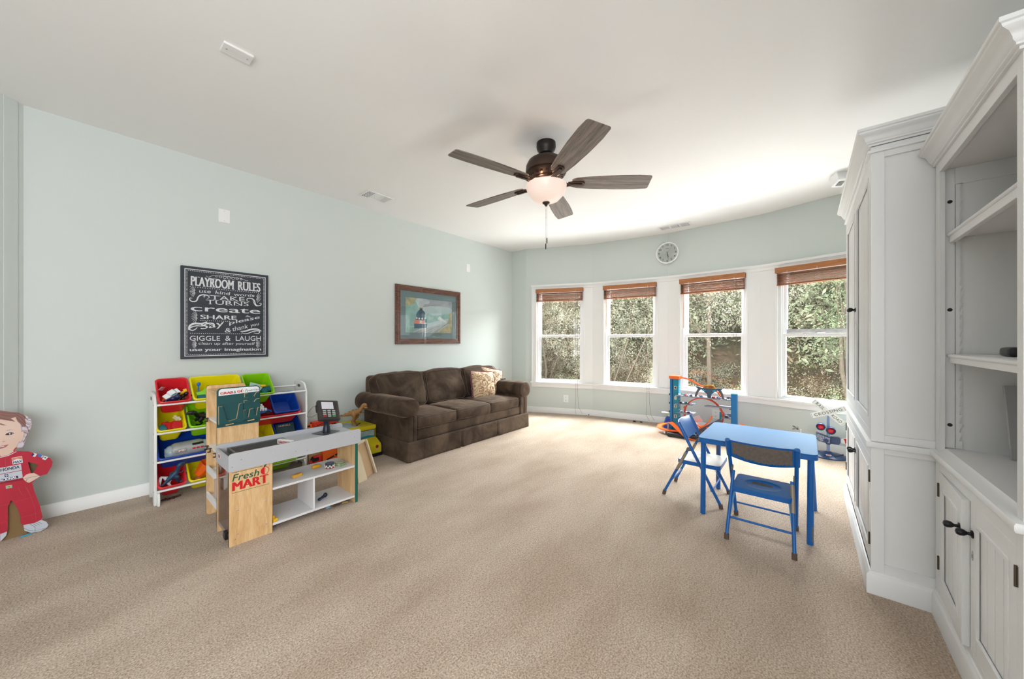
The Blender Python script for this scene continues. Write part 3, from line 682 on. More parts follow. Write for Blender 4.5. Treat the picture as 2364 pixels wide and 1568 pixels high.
# tall cabinet
TX0, TX1, TYF, TYB = 2.40, 3.74, -.238, -.90
tc = thing('tall_cabinet', 'tall white two-door cupboard with cornice standing nearest the bay windows', 'cabinet', ((TX0 + TX1) / 2, -.57, 0))
m = MB()
# carcass: lower and upper cases, side with frame and recessed panel
m.box(TX0 + .0205, TX1, TYB + .001, TYF - .0215, .0, 2.1195)
for z0, z1 in ((.10, .69), (.72, 2.14)):
    m.box(TX0, TX0 + .02, TYF - .045, TYF, z0, z1); m.box(TX0, TX0 + .02, TYB, TYB + .05, z0, z1)
    m.box(TX0, TX0 + .02, TYB + .05, TYF - .045, z0, z0 + (.045 if z0 < .5 else .034)); m.box(TX0, TX0 + .02, TYB + .05, TYF - .045, z1 - (.025 if z0 < .5 else .078), z1)
    m.box(TX0 + .012, TX0 + .0195, TYB + .02, TYF - .03, z0 + .01, z1 - .01)
    m.box(TX0 + .021, TX0 + .03, TYF - .021, TYF - .0003, z0, z1); m.box(TX1 - .03, TX1, TYF - .021, TYF, z0, z1)
m.box(TX0 + .03, TX1 - .03, TYF - .021, TYF, .64, .69); m.box(TX0 + .03, TX1 - .03, TYF - .021, TYF, .72, .765); m.box(TX0 + .03, TX1 - .03, TYF - .021, TYF, 2.06, 2.14)
build('carcass', m, M_cab, tc, bevel=.0012)
path = [(TX0, TYB), (TX0, TYF), (TX1, TYF), (TX1, TYB)]
build('plinth', MB().run(path, [(0, 0), (.016, 0), (.016, .088), (.012, .094), (.008, .097), (.006, .104), (0, .106)], side=1), M_cab, tc)
build('waist_ledge', MB().run(path, [(-.05, .69), (.0, .69), (.016, .694), (.018, .714), (.016, .719), (-.05, .719)], side=1), M_cab, tc)
build('cornice', MB().run(path, [(0, 2.088), (.01, 2.09), (.012, 2.096), (.01, 2.102), (0, 2.104)], side=1).run(path, [(a, 2.122 + b) for a, b in cab_prof(0, .078, .05)], side=1).box(TX0, TX1, TYB, TYF, 2.12, 2.198), M_cab, tc)
xm = 3.07
cdoor(tc, 2.43, xm - .001, .765, 2.058, TYF, xm - .025, 1.39, 2.43, (), 1.31); cdoor(tc, xm + .001, 3.71, .765, 2.058, TYF, xm + .03, 1.39, 3.71, ())
cdoor(tc, 2.43, xm - .001, .12, .638, TYF, xm - .025, .515, 2.43, (.545, .245), .44); cdoor(tc, xm + .001, 3.71, .12, .638, TYF, xm + .03, .515, 3.71, (.545, .245))
# open hutch beside it
HX0, HX1, HYF, HYB = 1.577, 2.398, -.44, -.90
hc = thing('open_hutch', 'white hutch with open upper shelves and two lower doors at the right edge', 'cabinet', ((HX0 + HX1) / 2, -.67, 0))
m = MB()
m.box(HX1 - .035, HX1 - .0002, HYB + .0122, HYF - .0162, 0, 1.959); m.box(HX0 + .0002, HX0 + .02, HYB + .0122, HYF - .0162, 0, 1.959)
m.box(HX0, HX1, HYB, HYB + .012, 0, 1.96); m.box(HX0 + .021, HX1 - .036, HYB + .013, HYF - .0165, .11, .129); m.box(HX0 + .021, HX1 - .036, HYB + .013, HYF - .0165, 1.93, 1.958)
# face frame
m.box(HX1 - .055, HX1, HYF - .016, HYF, .10, 2.0); m.box(HX0, HX0 + .036, HYF - .016, HYF, .10, 2.0)
m.box(HX0 + .036, HX1 - .055, HYF - .016, HYF, 1.92, 2.0); m.box(HX0 + .036, HX1 - .055, HYF - .016, HYF, .64, .70); m.box(HX0 + .036, HX1 - .055, HYF - .016, HYF, .10, .13)
# interior lining boards on the side wall
m.box(HX1 - .041, HX1 - .035, HYF - .046, HYF - .016, .742, 1.93); m.box(HX1 - .04, HX1 - .035, HYB, HYF - .046, 1.86, 1.93)
build('carcass', m, M_cab, hc, bevel=.0012)
build('plinth', MB().run([(HX0, HYB), (HX0, HYF), (HX1, HYF)], [(0, 0), (.014, 0), (.014, .088), (.011, .094), (.007, .097), (.005, .104), (0, .106)], side=1), M_cab, hc)
build('counter', MB().run([(HX0, HYB), (HX0, HYF), (HX1, HYF)], [(-.3, .69), (0, .69), (.016, .694), (.02, .7), (.02, .714), (.016, .72), (0, .722), (-.02, .74), (-.3, .74)], side=1).box(HX0 + .02, HX1 - .035, HYB, HYF - .1, .70, .7392), M_cab, hc)
build('cornice', MB().run([(HX0, HYB), (HX0, HYF), (HX1, HYF)], [(a, 1.965 + b) for a, b in cab_prof(0, .078, .052)], side=1).box(HX0, HX1, HYB, HYF, 1.99, 2.043), M_cab, hc)
for z0, z1 in ((1.612, 1.655), (1.105, 1.142)):
    m = MB(); m.box(HX0 + .021, HX1 - .042, HYB + .012, HYF - .04, z1 - .02, z1); m.box(HX0 + .021, HX1 - .058, HYF - .045, HYF - .028, z0, z1 - .012); m.tube([(HX0 + .021, HYF - .03, z1 - .008), (HX1 - .042, HYF - .03, z1 - .008)], .008, 10)
    build('shelf', m, M_cab, hc, bevel=.0015)
saw = [(0, .78)]; z = .80
while z < 1.9:
    saw += [(-.012, z), (-.022, z + .028)]; z += .03
m = MB()
# ratchet strip: teeth point away from the door
pts = [(HYF - .048, .745)]; z = .775; seq = []
while z < 1.86: seq += [(HYF - .064, z), (HYF - .058, z + .004), (HYF - .068 + .012, z + .034)]; z += .0365
poly = [(HYF - .048, .745), (HYF - .066, .745)]
z = .775
while z < 1.85:
    poly += [(HYF - .066, z), (HYF - .0575, z + .001), (HYF - .060, z + .012), (HYF - .066, z + .030)]; z += .0365
poly += [(HYF - .066, 1.86), (HYF - .048, 1.86)]
m.prism(poly, (HX1 - .041, 0, 0), (0, 1, 0), (0, 0, 1), (1, 0, 0), 0, .006); build('ratchet_strip', m, M_cab, hc)
for z in (.84, 1.33, 1.79): build('bolt_hole', MB().cyl((HX1 - .0425, HYF - .032, z), (HX1 - .0405, HYF - .032, z), .0075, 12), M_black, hc)
cdoor(hc, 1.973, HX1 - .055, .13, .64, HYF, 1.998, .535, HX1 - .053, (.558, .245), ajar=-.05, n=4)
cdoor(hc, 1.612, 1.969, .13, .64, HYF, 1.945, .535, 1.612, (.562, .245), .462, n=4)
# things standing in the hutch
m = MB(); m.rbox((2.075, -.565, 1.142 + .017), (.09, .055, .034), .012, 5)
bx = solo('camcorder', m, M_black, 'small glossy black gadget lying on the middle hutch shelf', 'gadget', (2.075, -.565, 1.142))
build('lens_ring', MB().cyl((2.032, -.575, 1.16), (2.027, -.575, 1.16), .006, 14), M_dark, bx)
pf = thing('framed_photo', 'silver framed dark photo leaning on the side of the hutch just above its counter', 'picture frame', (2.28, -.70, .741))
U = Vector((0, -1, 0)); Vv = Vector((.066, 0, .27)).normalized(); N = U.cross(Vv); O = Vector((2.272, -.605, .7425))
m = MB(); m.ring([(0, 0), (.21, 0), (.21, .285), (0, .285)], [(.03, .03), (.18, .03), (.18, .255), (.03, .255)], O, U, Vv, N, -.006, .006); build('frame', m, mat('silver_frame', 'b4b4b6', .4, metal=.25), pf, bevel=.002)
build('photo', MB().prism([(.029, .029), (.181, .029), (.181, .256), (.029, .256)], O, U, Vv, N, -.003, .002), mat('dark_photo', '3b3b3c', .3, col2='202021', vscale=14), pf)
# ------------------------------------------------------------------ sofa
def velvet():
    m = bpy.data.materials.new('brown_velvet'); m.use_nodes = True; nt = m.node_tree; N = nt.nodes; L = nt.links; b = N['Principled BSDF']
    tc = N.new('ShaderNodeTexCoord'); n1 = N.new('ShaderNodeTexNoise'); n1.inputs['Scale'].default_value = 3.2; n1.inputs['Detail'].default_value = 6; n1.inputs['Distortion'].default_value = 1.2
    L.new(tc.outputs['Object'], n1.inputs['Vector'])
    r = N.new('ShaderNodeValToRGB'); e = r.color_ramp.elements; e[0].position = .36; e[1].position = .7; e[0].color = rgb('3a2e26'); e[1].color = rgb('5e4f41')
    L.new(n1.outputs['Fac'], r.inputs[0]); L.new(r.outputs[0], b.inputs['Base Color'])
    b.inputs['Roughness'].default_value = .85; b.inputs['Specular IOR Level'].default_value = .15
    b.inputs['Sheen Weight'].default_value = .55; b.inputs['Sheen Roughness'].default_value = .35; b.inputs['Sheen Tint'].default_value = rgb('b9a08e')
    n2 = N.new('ShaderNodeTexNoise'); n2.inputs['Scale'].default_value = 9; n2.inputs['Detail'].default_value = 4; n2.inputs['Distortion'].default_value = .8; L.new(tc.outputs['Object'], n2.inputs['Vector'])
    bp = N.new('ShaderNodeBump'); bp.inputs['Strength'].default_value = .5; bp.inputs['Distance'].default_value = .02; L.new(n2.outputs['Fac'], bp.inputs['Height']); L.new(bp.outputs[0], b.inputs['Normal']); return m
M_vel = velvet(); M_welt = mat('velvet_welt', '4d3d33', .8, sheen=.4)
SX0, SX1, SYF, SYB = 2.04, 3.975, 3.0, 3.90
sf = thing('sofa', 'dark brown velvet three-seat sofa with rolled arms against the green wall', 'sofa', ((SX0 + SX1) / 2, 3.45, 0))
m = MB(); m.box(SX0 + .02, SX1 - .02, SYF + .04, SYB - .02, .02, .30); m.rbox(((SX0 + SX1) / 2, SYF + .05, .245), (SX1 - SX0 - .22, .08, .115), .03, 8, wr=.003)
build('base', m, M_vel, sf)
# skirt with kick pleats
def skirt_pts():
    P = []; W = SX1 - SX0
    n = 90
    for i in range(n + 1): P.append((SX0 + W * i / n, SYF, 0, W * i / n))
    return P
m = MB(); vs = []; fs = []; per = []
for i in range(41): per.append((SX0, SYB - (SYB - SYF) * i / 40, -1, 0))
for i in range(1, 121): per.append((SX0 + (SX1 - SX0) * i / 120, SYF, 0, -1))
for i in range(1, 41): per.append((SX1, SYF + (SYB - SYF) * i / 40, 1, 0))
pl = [2.725, 3.335]
rows = 9
for j in range(rows):
    z = .19 * (1 - j / (rows - 1)); fl = j / (rows - 1)
    for (x, y, nx_, ny_) in per:
        d = .003 + .006 * fl + .006 * fl * noise.noise(Vector((x * 6, y * 6, 3))) + .01 * fl * noise.noise(Vector((x * 2.2 + z * 3, y * 2.2, 8)))
        if ny_:
            for p in pl:
                q = abs(x - p)
                if q < .012: d -= .03 * (1 - q / .012) * (.4 + fl)
                elif q < .06: d += .010 * fl * (1 - (q - .012) / .048)
        if abs(x - SX0) < .03 and ny_: d += .006 * fl
        ox = nx_ * d - (.0 if nx_ else 0); vs.append((x + nx_ * d + (-(d) if (x == SX0 and ny_) else 0), y + ny_ * d, z + .004))
k = len(per)
for j in range(rows - 1):
    for i in range(k - 1): fs.append((j * k + i, j * k + i + 1, (j + 1) * k + i + 1, (j + 1) * k + i))
m.add(vs, fs); sk = build('skirt', m, M_vel, sf, recalc=False); md = sk.modifiers.new('s', 'SOLIDIFY'); md.thickness = .008; md.offset = -1
m = MB(); m.tube([(SX0 - .004, SYB - .02, .192), (SX0 - .006, SYF - .006, .192), (SX1 + .006, SYF - .006, .192), (SX1 + .004, SYB - .02, .192)], .004, 6); build('skirt_welt', m, M_welt, sf)
# rolled arms
def arm_section(mx, sg):
    """outline (x outwards from the seat side, z) of a pillow-topped arm"""
    return None
for sg, xin, xo in ((-1, 2.145, 2.045), (1, 3.80, 3.97)):
    m = MB()
    xa, xb = min(xin, xo), max(xin, xo)
    m.rbox(((xa + xb) / 2, 3.45, .315), (xb - xa, .86, .27), .02, 8, wr=.004)
    # two vertical front pleated posts
    for q in (.27, .75): m.rbox((xa + (xb - xa) * q, SYF + .018, .315), ((xb - xa) * .46, .05, .265), .02, 6, wr=.002)
    build('arm', m, M_vel, sf)
    cx = (xa + xb) / 2 + (-.045 if sg < 0 else .02); rx, rz = .118, (.097 if sg < 0 else .112); zc = .535 if sg < 0 else .52
    m = MB(); ny_ = 22; na = 30; vs = []
    for j in range(ny_ + 1):
        t = j / ny_; y = SYF - .012 + .87 * t; e = 1.0
        if t < .08: e = .90 + .10 * math.sin(t / .08 * PI / 2)
        for i in range(na):
            a = 2 * PI * i / na; c_, s_ = math.cos(a), math.sin(a)
            x = cx + rx * e * math.copysign(abs(c_) ** .85, c_); z = zc + rz * e * math.copysign(abs(s_) ** .85, s_) * (1.0 if s_ > 0 else 1.0) - .012 * t
            w_ = .006 * noise.noise(Vector((x * 8, y * 7, z * 8 + sg)))
            vs.append((x + c_ * w_, y, z + s_ * w_))
    fs = [(j * na + i, j * na + (i + 1) % na, (j + 1) * na + (i + 1) % na, (j + 1) * na + i) for j in range(ny_) for i in range(na)] + [tuple(range(ny_ * na, (ny_ + 1) * na))]
    # puckered front disc
    o_ = len(vs)
    for rr, dy in ((.8, -.012), (.45, -.012), (.12, -.006)):
        for i in range(na):
            x, y, z = vs[i]; w_ = .004 * noise.noise(Vector((i * 1.3, rr * 5, sg))); vs.append((cx + (x - cx) * rr, SYF - .012 + dy + w_, zc + (z - zc) * rr))
    for q in range(3):
        b0 = 0 if q == 0 else o_ + (q - 1) * na; b1 = o_ + q * na
        fs += [(b0 + i, b1 + i, b1 + (i + 1) % na, b0 + (i + 1) % na) for i in range(na)]
    fs.append(tuple(range(o_ + 2 * na, o_ + 3 * na)))
    m.add(vs, fs); build('arm_roll', m, M_vel, sf)
m = MB(); m.rbox(((SX0 + SX1) / 2 + .0, 3.835, .50), (SX1 - SX0 - .04, .12, .60), .045, 10, wr=.006); build('back_frame', m, M_vel, sf)
# seat cushions
sx = [2.148, 2.685, 3.235, 3.80]
def welt(c, sz, y0=None):
    return None
for i in range(3):
    x0, x1 = sx[i], sx[i + 1]; cx = (x0 + x1) / 2
    m = MB(); m.rbox((cx, 3.285, .362), (x1 - x0 - .006, .565, .125), .035, 12, bulge=(0, .01, .028), wr=.008, ws=7)
    cu_ = build('seat_cushion', m, M_vel, sf)
    m = MB(); r_ = rrect(x1 - x0 - .02, .55, .03, 4, x0 + .01, 3.01)
    for z in (.412, .312): m.tube([(x, y, z + .022 * math.sin((x - x0) / (x1 - x0) * PI) * (1 if z > .36 else 0)) for x, y in r_[8:17] + r_[17:]], .0038, 6)
    build('piping', m, M_welt, cu_)
# back cushions: leaning, puckered at the top
bxs = [(2.03, 2.695), (2.69, 3.325), (3.32, 4.0)]
for i, (x0, x1) in enumerate(bxs):
    cx = (x0 + x1) / 2; R = eul(math.radians(-14), 0, math.radians((0, -1, 1)[i]))
    hw = (x1 - x0) / 2
    def shape(q, hw=hw, i=i):
        # T-shape: narrower towards the seat at the arm ends; soft drooping top with gathers
        k = max(0, -q.z) / .24
        if i == 0 and q.x < 0: q.x *= 1 - .30 * k
        if i == 2 and q.x > 0: q.x *= 1 - .40 * k
        top = max(0, q.z) / .22
        q.y += .010 * top * math.sin(q.x * 62 + 3 * noise.noise(Vector((q.x * 5, q.z * 5, i)))) * (1 - abs(q.x) / hw)
        q.z -= .018 * top * (abs(q.x) / hw) ** 2
        q.y -= .022 * noise.noise(Vector((q.x * 3.2, q.z * 7, i * 5 + 1.0)))
        return q
    m = MB(); m.rbox((cx, 3.665, .612), (x1 - x0, .19, .44), .075, 20, bulge=(0, .038, .012), wr=.012, ws=8, M=R, fn=shape)
    b_ = build('back_cushion', m, M_vel, sf)
    m = MB(); pts = []
    for (x, z) in rrect(x1 - x0 - .04, .40, .07, 5, -hw + .02, -.2)[0:24]:
        q = shape(Vector((x, -.094, z))); pts.append(Vector((cx, 3.665, .612)) + R @ q)
    m.tube(pts, .0034, 6, closed=True); build('piping', m, M_welt, b_)

def damask():
    m = bpy.data.materials.new('gold_damask'); m.use_nodes = True; nt = m.node_tree; N = nt.nodes; L = nt.links; b = N['Principled BSDF']
    tc = N.new('ShaderNodeTexCoord'); n = N.new('ShaderNodeTexNoise'); n.inputs['Scale'].default_value = 7; n.inputs['Detail'].default_value = 1; L.new(tc.outputs['Object'], n.inputs['Vector'])
    wv = N.new('ShaderNodeTexWave'); wv.wave_type = 'RINGS'; wv.inputs['Scale'].default_value = 5; wv.inputs['Distortion'].default_value = 14; wv.inputs['Detail'].default_value = 1.5; wv.inputs['Detail Scale'].default_value = 1.6
    L.new(tc.outputs['Object'], wv.inputs['Vector'])
    r = N.new('ShaderNodeValToRGB'); e = r.color_ramp.elements; e[0].position = .0; e[0].color = rgb('8a6246'); e[1].position = .2; e[1].color = rgb('cdb48f')
    x = e.new(.75); x.color = rgb('d6c19d'); x = e.new(.9); x.color = rgb('b2946c')
    L.new(wv.outputs['Fac'], r.inputs[0]); L.new(r.outputs[0], b.inputs['Base Color']); b.inputs['Roughness'].default_value = .6
    b.inputs['Sheen Weight'].default_value = .3; return m
M_dam = damask(); M_fr = mat('maroon_fringe', '7d4a57', .9, bump=1, bscale=160)
def pillow(loc, ry, rz, rx, s, label):
    o = thing('throw_pillow', label, 'pillow', loc, 'patterned throw pillows on the sofa'); R = Matrix.Rotation(rz, 3, 'Z') @ Matrix.Rotation(rx, 3, 'X') @ Matrix.Rotation(ry, 3, 'Y'); h = s / 2; c = Vector(loc)
    def pinch(q):
        a = min(1, abs(q.x) / h); b = min(1, abs(q.z) / h); e = (1 - a ** 3) * (1 - b ** 3); q.y *= .12 + .95 * e ** .55
        q.x *= 1 - .07 * (1 - b ** 2) * 0 - .05 * (1 - b) * a; q.z *= 1 - .05 * (1 - a) * b
        q.y += .003 * noise.noise(q * 14); return q
    m = MB(); m.rbox(c, (s, .15, s), .02, 16, M=R, fn=pinch); build('cover', m, M_dam, o)
    # printed scrolls
    m = MB(); r = random.Random(int(loc[0] * 100))
    def surf(u, v):
        a = min(1, abs(u) / h); b = min(1, abs(v) / h); e = (1 - a ** 3) * (1 - b ** 3); return c + R @ Vector((u, -.075 * (.12 + .95 * e ** .55) - .002, v))
    for cx_, cz_, r0, tw, a1 in ((-.03, .0, .07, 1.6, 200), (.07, .07, .045, -1.5, 20), (-.08, .09, .04, 1.4, 120), (.09, -.07, .04, 1.5, 300), (-.09, -.09, .04, -1.6, 60), (.02, .11, .03, 1.3, 240), (.02, -.11, .035, 1.3, 330)):
        pts = []
        for k in range(26):
            t = k / 25; a = math.radians(a1) + tw * 2 * PI * t; rr = r0 * (1 - .82 * t); pts.append(surf(cx_ + rr * math.cos(a), cz_ + rr * math.sin(a)))
        m.tube(pts, .0022, 5)
    for _ in range(16):
        u, v = r.uniform(-.14, .14), r.uniform(-.14, .14); a = r.uniform(0, 6.3)
        m.strip([surf(u + math.cos(a) * .022 * k / 4, v + math.sin(a) * .022 * k / 4) for k in range(5)], .007, .001, R @ Vector((-math.sin(a), 0, math.cos(a))))
    build('scroll_pattern', m, mat('bronze_scroll', '7b4f3c', .6), o)['kind'] = 'stuff'
    m = MB(); pts = []
    for x, z in rrect(s, s, .025, 5, -h, -h):
        q = pinch(Vector((x, 0, z))); pts.append(q)
    dense = []
    for i in range(len(pts)):
        a, b = pts[i], pts[(i + 1) % len(pts)]; n_ = max(1, int((b - a).length / .009))
        for k in range(n_): dense.append(a.lerp(b, k / n_))
    out = [c + R @ (q + Vector((rnd.uniform(-.002, .002), rnd.uniform(-.002, .002), rnd.uniform(-.002, .002)))) for q in dense]
    m.tube(out, [.013 + rnd.uniform(-.003, .004) for _ in out], 7, closed=True); build('fringe', m, M_fr, o)
pillow((3.525, 3.43, .59), math.radians(5), math.radians(-10), math.radians(-18), .37, 'front patterned gold pillow with maroon fringe on the sofa seat')
pillow((3.80, 3.535, .615), math.radians(14), math.radians(-16), math.radians(-24), .37, 'rear patterned gold pillow tilted behind the front one beside the sofa arm')

o = thing('remote_control', 'small silver and black remote control lying on the far sofa arm', 'remote', (3.915, 3.45, .630))
build('body', MB().rbox((3.915, 3.45, .636), (.045, .15, .014), .006, 4, M=rotz(.7)), M_black, o); build('keypad', MB().obox((3.915, 3.45, .6435), (.03, .10, .002), rotz(.7)), M_steel, o)
# ------------------------------------------------------------------ chalkboard sign
U = Vector((1, 0, 0)); Vz = Vector((0, 0, 1)); Nn = Vector((0, -1, 0))
SGX, SGZ, SGW, SGH = .518, 1.046, .609, .767; SGY = YL - .036
sg_ = thing('playroom_sign', 'black chalkboard style canvas sign with white playroom rules on the wall', 'sign', (SGX + SGW / 2, YL - .018, SGZ))
M_cb = mat('chalkboard_print', '202b31', .65, col2='3d3e49', vscale=2.4, detail=2); M_chalk = mat('chalk_print', 'd3d5d9', .8, var=.1, vscale=70)
build('canvas', MB().box(SGX, SGX + SGW, SGY, YL - .002, SGZ, SGZ + SGH), M_cb, sg_, bevel=.002)
build('hanger', MB().tube([(SGX + .32, SGY + .02, SGZ + SGH - .002), (SGX + .326, SGY + .02, SGZ + SGH + .012), (SGX + .334, SGY + .02, SGZ + SGH - .002)], .0015, 6), M_steel, sg_)
O = Vector((SGX, SGY, SGZ))
def sp(px, py):
    """crop pixel of the flattened sign -> board metres"""
    # left/right edges and their perspective in the 1568 px crop
    xl = 103 + (95 - 103) * (py - 90) / 1400; u = None
    return px, py
import math as _m
def quadmap(px, py):
    # projective map from the crop quad to the board
    src = [(103, 90), (1412, 243), (1405, 1465), (95, 1500)]; dst = [(0, SGH), (SGW, SGH), (SGW, 0), (0, 0)]
    global _Hm
    if '_Hm' not in globals():
        A = []; B = []
        for (x, y), (X, Y) in zip(src, dst): A += [[x, y, 1, 0, 0, 0, -X * x, -X * y], [0, 0, 0, x, y, 1, -Y * x, -Y * y]]; B += [X, Y]
        _Hm = np.append(np.linalg.solve(np.array(A, float), np.array(B, float)), 1).reshape(3, 3)
    q = _Hm @ np.array([px, py, 1.0]); return float(q[0] / q[2]), float(q[1] / q[2])
def stext(m, s, xl, yl, xr, yr, top, bold=0, shear=0, spacing=1, hx=None, fat=0):
    """text whose baseline runs from crop pixel (xl,yl) to (xr,yr), cap top at the left at y=top"""
    a = quadmap(xl, yl); b = quadmap(xr, yr); t = quadmap(xl, top); d = Vector((b[0] - a[0], b[1] - a[1])); w_ = d.length; d.normalize()
    Ud = U * d.x + Vz * d.y; m.text(s, O + U * a[0] + Vz * a[1], Ud, Nn.cross(Ud), w_, abs(t[1] - a[1]), bold=bold, shear=shear, spacing=spacing, fat=fat)
    return a, Ud, w_, abs(t[1] - a[1])
def stroke(m, pts, wd):
    P = [quadmap(*p) for p in pts]
    # smooth with a Catmull-Rom pass
    Q = []
    for i in range(len(P) - 1):
        p0, p1, p2, p3 = P[max(i - 1, 0)], P[i], P[i + 1], P[min(i + 2, len(P) - 1)]
        for k in range(5):
            t = k / 5; Q.append(tuple(.5 * ((2 * p1[j]) + (-p0[j] + p2[j]) * t + (2 * p0[j] - 5 * p1[j] + 4 * p2[j] - p3[j]) * t * t + (-p0[j] + 3 * p1[j] - 3 * p2[j] + p3[j]) * t ** 3) for j in (0, 1)))
    Q.append(P[-1]); n = len(Q)
    W = [wd * (.35 + .65 * math.sin(PI * min(.999, max(.001, i / (n - 1))))) for i in range(n)] if wd > 0 else -wd
    m.line(Q, W, O, U, Vz)
m = MB(); e = .0004
def frame_line(m, ins, wd):
    a, b = ins, ins + wd; W, H = SGW, SGH
    for x0, x1, y0, y1 in ((a, W - a, a, b), (a, W - a, H - b, H - a), (a, b, b, H - b), (W - b, W - a, b, H - b)): m.poly([(x0, y0), (x1, y0), (x1, y1), (x0, y1)], O, U, Vz)
frame_line(m, .021, .006)
def dots(m, x0, y0, x1, y1, n, s, rnd_=False):
    for i in range(n):
        t = i / (n - 1); x = x0 + (x1 - x0) * t; y = y0 + (y1 - y0) * t
        if rnd_: m.poly(arc(x, y, s / 2, 0, 360, 8)[:-1], O, U, Vz)
        else: m.poly([(x - s / 2, y - s / 2), (x + s / 2, y - s / 2), (x + s / 2, y + s / 2), (x - s / 2, y + s / 2)], O, U, Vz)
d_ = .036
dots(m, d_, d_, SGW - d_, d_, 48, .0052); dots(m, d_, SGH - d_, SGW - d_, SGH - d_, 48, .0052); dots(m, d_, d_ + .0114, d_, SGH - d_ - .0114, 60, .0052); dots(m, SGW - d_, d_ + .0114, SGW - d_, SGH - d_ - .0114, 60, .0052)
build('border_print', m, M_chalk, sg_, recalc=False)
def serif(m, a, Ud, w_, h_, xs, sw=.012, th_=.004):
    Vd = Nn.cross(Ud)
    for x, tb in xs:
        for q in tb:
            y = 0 if q == 'b' else h_ - th_
            m.poly([(x * w_ - sw / 2, y), (x * w_ + sw / 2, y), (x * w_ + sw / 2, y + th_), (x * w_ - sw / 2, y + th_)], O + U * a[0] + Vz * a[1], Ud, Vd, .0009 + .00007 * xs.index((x, tb)))
m = MB()
def words(*lines):
    out = []
    for l in lines: m = MB(); f = stext(m, **l); out.append((m, f))
    return out
# heading
for s_, xl, yl, xr, yr, tp, ser in (('PLAYROOM', 245, 392, 890, 455, 252, [(.035, 'tb'), (.175, 'tb'), (.30, 'b'), (.42, 'b'), (.50, 'b'), (.62, 'b'), (.43, 't'), (.53, 't'), (.585, 'tb'), (.88, 'tb'), (.985, 'tb')]), ('RULES', 955, 462, 1295, 490, 330, [(.05, 'tb'), (.3, 't'), (.42, 't'), (.48, 'tb'), (.67, 'tb')])):
    m = MB(); a, Ud, w_, h_ = stext(m, s_, xl, yl, xr, yr, tp, bold=0, fat=.0026); serif(m, a, Ud, w_, h_, ser, .017, .005); build('heading_lettering', m, M_chalk, sg_, recalc=False)
for s_, xl, yl, xr, yr, tp, bo, sh in (('use', 372, 502, 545, 513, 465, .004, .12), ('kind', 615, 518, 828, 541, 468, .004, .12), ('words', 890, 548, 1200, 568, 503, .004, .12),
        ('TAKE', 545, 602, 1055, 632, 540, .006, 0), ('TURNS', 475, 672, 1115, 706, 606, .006, 0), ('create', 243, 775, 1290, 822, 700, .03, 0), ('SHARE', 388, 897, 932, 912, 832, .035, 0),
        ('Say', 390, 1085, 740, 1030, 965, .02, .25), ('please', 820, 1000, 1280, 905, 935, .02, .3), ('thank', 870, 1085, 1105, 1035, 1020, .008, .2), ('you', 1145, 1032, 1270, 1005, 985, .008, .2),
        ('&', 752, 1100, 848, 1100, 1035, .01, .1), ('GIGGLE', 228, 1222, 682, 1224, 1148, .006, 0), ('&', 760, 1225, 840, 1225, 1150, .006, 0), ('LAUGH', 918, 1226, 1295, 1226, 1152, .006, 0),
        ('clean up after yourself', 355, 1295, 1200, 1298, 1240, .003, .12), ('use your imagination', 225, 1395, 1300, 1385, 1335, .03, 0)):
    m = MB(); a, Ud, w_, h_ = stext(m, s_, xl, yl, xr, yr, tp, bold=0, shear=sh, fat=(.0016 if bo >= .03 else .0008 if bo >= .02 else 0))
    if s_ == 'TAKE': serif(m, a, Ud, w_, h_, [(.11, 'b'), (.0, 't'), (.24, 't'), (.3, 'b'), (.52, 'b'), (.62, 'tb'), (.88, 'b')], .02, .003)
    if s_ == 'TURNS': serif(m, a, Ud, w_, h_, [(.09, 'b'), (.25, 't'), (.41, 't'), (.5, 'tb'), (.72, 'tb'), (.83, 't')], .02, .003)
    if False: serif(m, a, Ud, w_, h_, [(.26, 'tb'), (.38, 'tb'), (.45, 'b'), (.6, 'b'), (.67, 'tb'), (.87, 'tb')], .018, .004)
    build('verse_lettering', m, M_chalk, sg_, recalc=False)
def flourish(pts, wd): m = MB(); stroke(m, pts, wd); build('flourish_print', m, M_chalk, sg_, recalc=False)
for (x0, y0, x1, y1, n) in ((240, 413, 1295, 508, 32), (395, 918, 825, 935, 15), (240, 1110, 1000, 1122, 26)):
    m = MB(); a = quadmap(x0, y0); b = quadmap(x1, y1); dots(m, a[0], a[1], b[0], b[1], n, .0065, True); build('dotted_line', m, M_chalk, sg_, recalc=False)
for (cx_, cy_, d0, d1, r0, r1) in ((325, 487, 120, 240, 20, 95), (1225, 578, -70, 60, 18, 80), (352, 862, 115, 245, 20, 100), (335, 1278, 120, 240, 15, 75), (1218, 1275, -65, 65, 15, 70)):
    m = MB()
    for k in range(9):
        a = math.radians(d0 + (d1 - d0) * k / 8); m.line([quadmap(cx_ + math.cos(a) * r0, cy_ - math.sin(a) * r0), quadmap(cx_ + math.cos(a) * r1, cy_ - math.sin(a) * r1)], .0026, O, U, Vz)
    build('sunburst_print', m, M_chalk, sg_, recalc=False)
m = MB()
for k in range(5):
    a = math.radians(60 + 18 * k + 5); m.line([quadmap(1110 + math.cos(a) * 18 + (k - 2) * 24, 880 - math.sin(a) * 10), quadmap(1110 + math.cos(a) * 50 + (k - 2) * 24, 885 - math.sin(a) * 42)], .003, O, U, Vz)
build('ray_print', m, M_chalk, sg_, recalc=False)
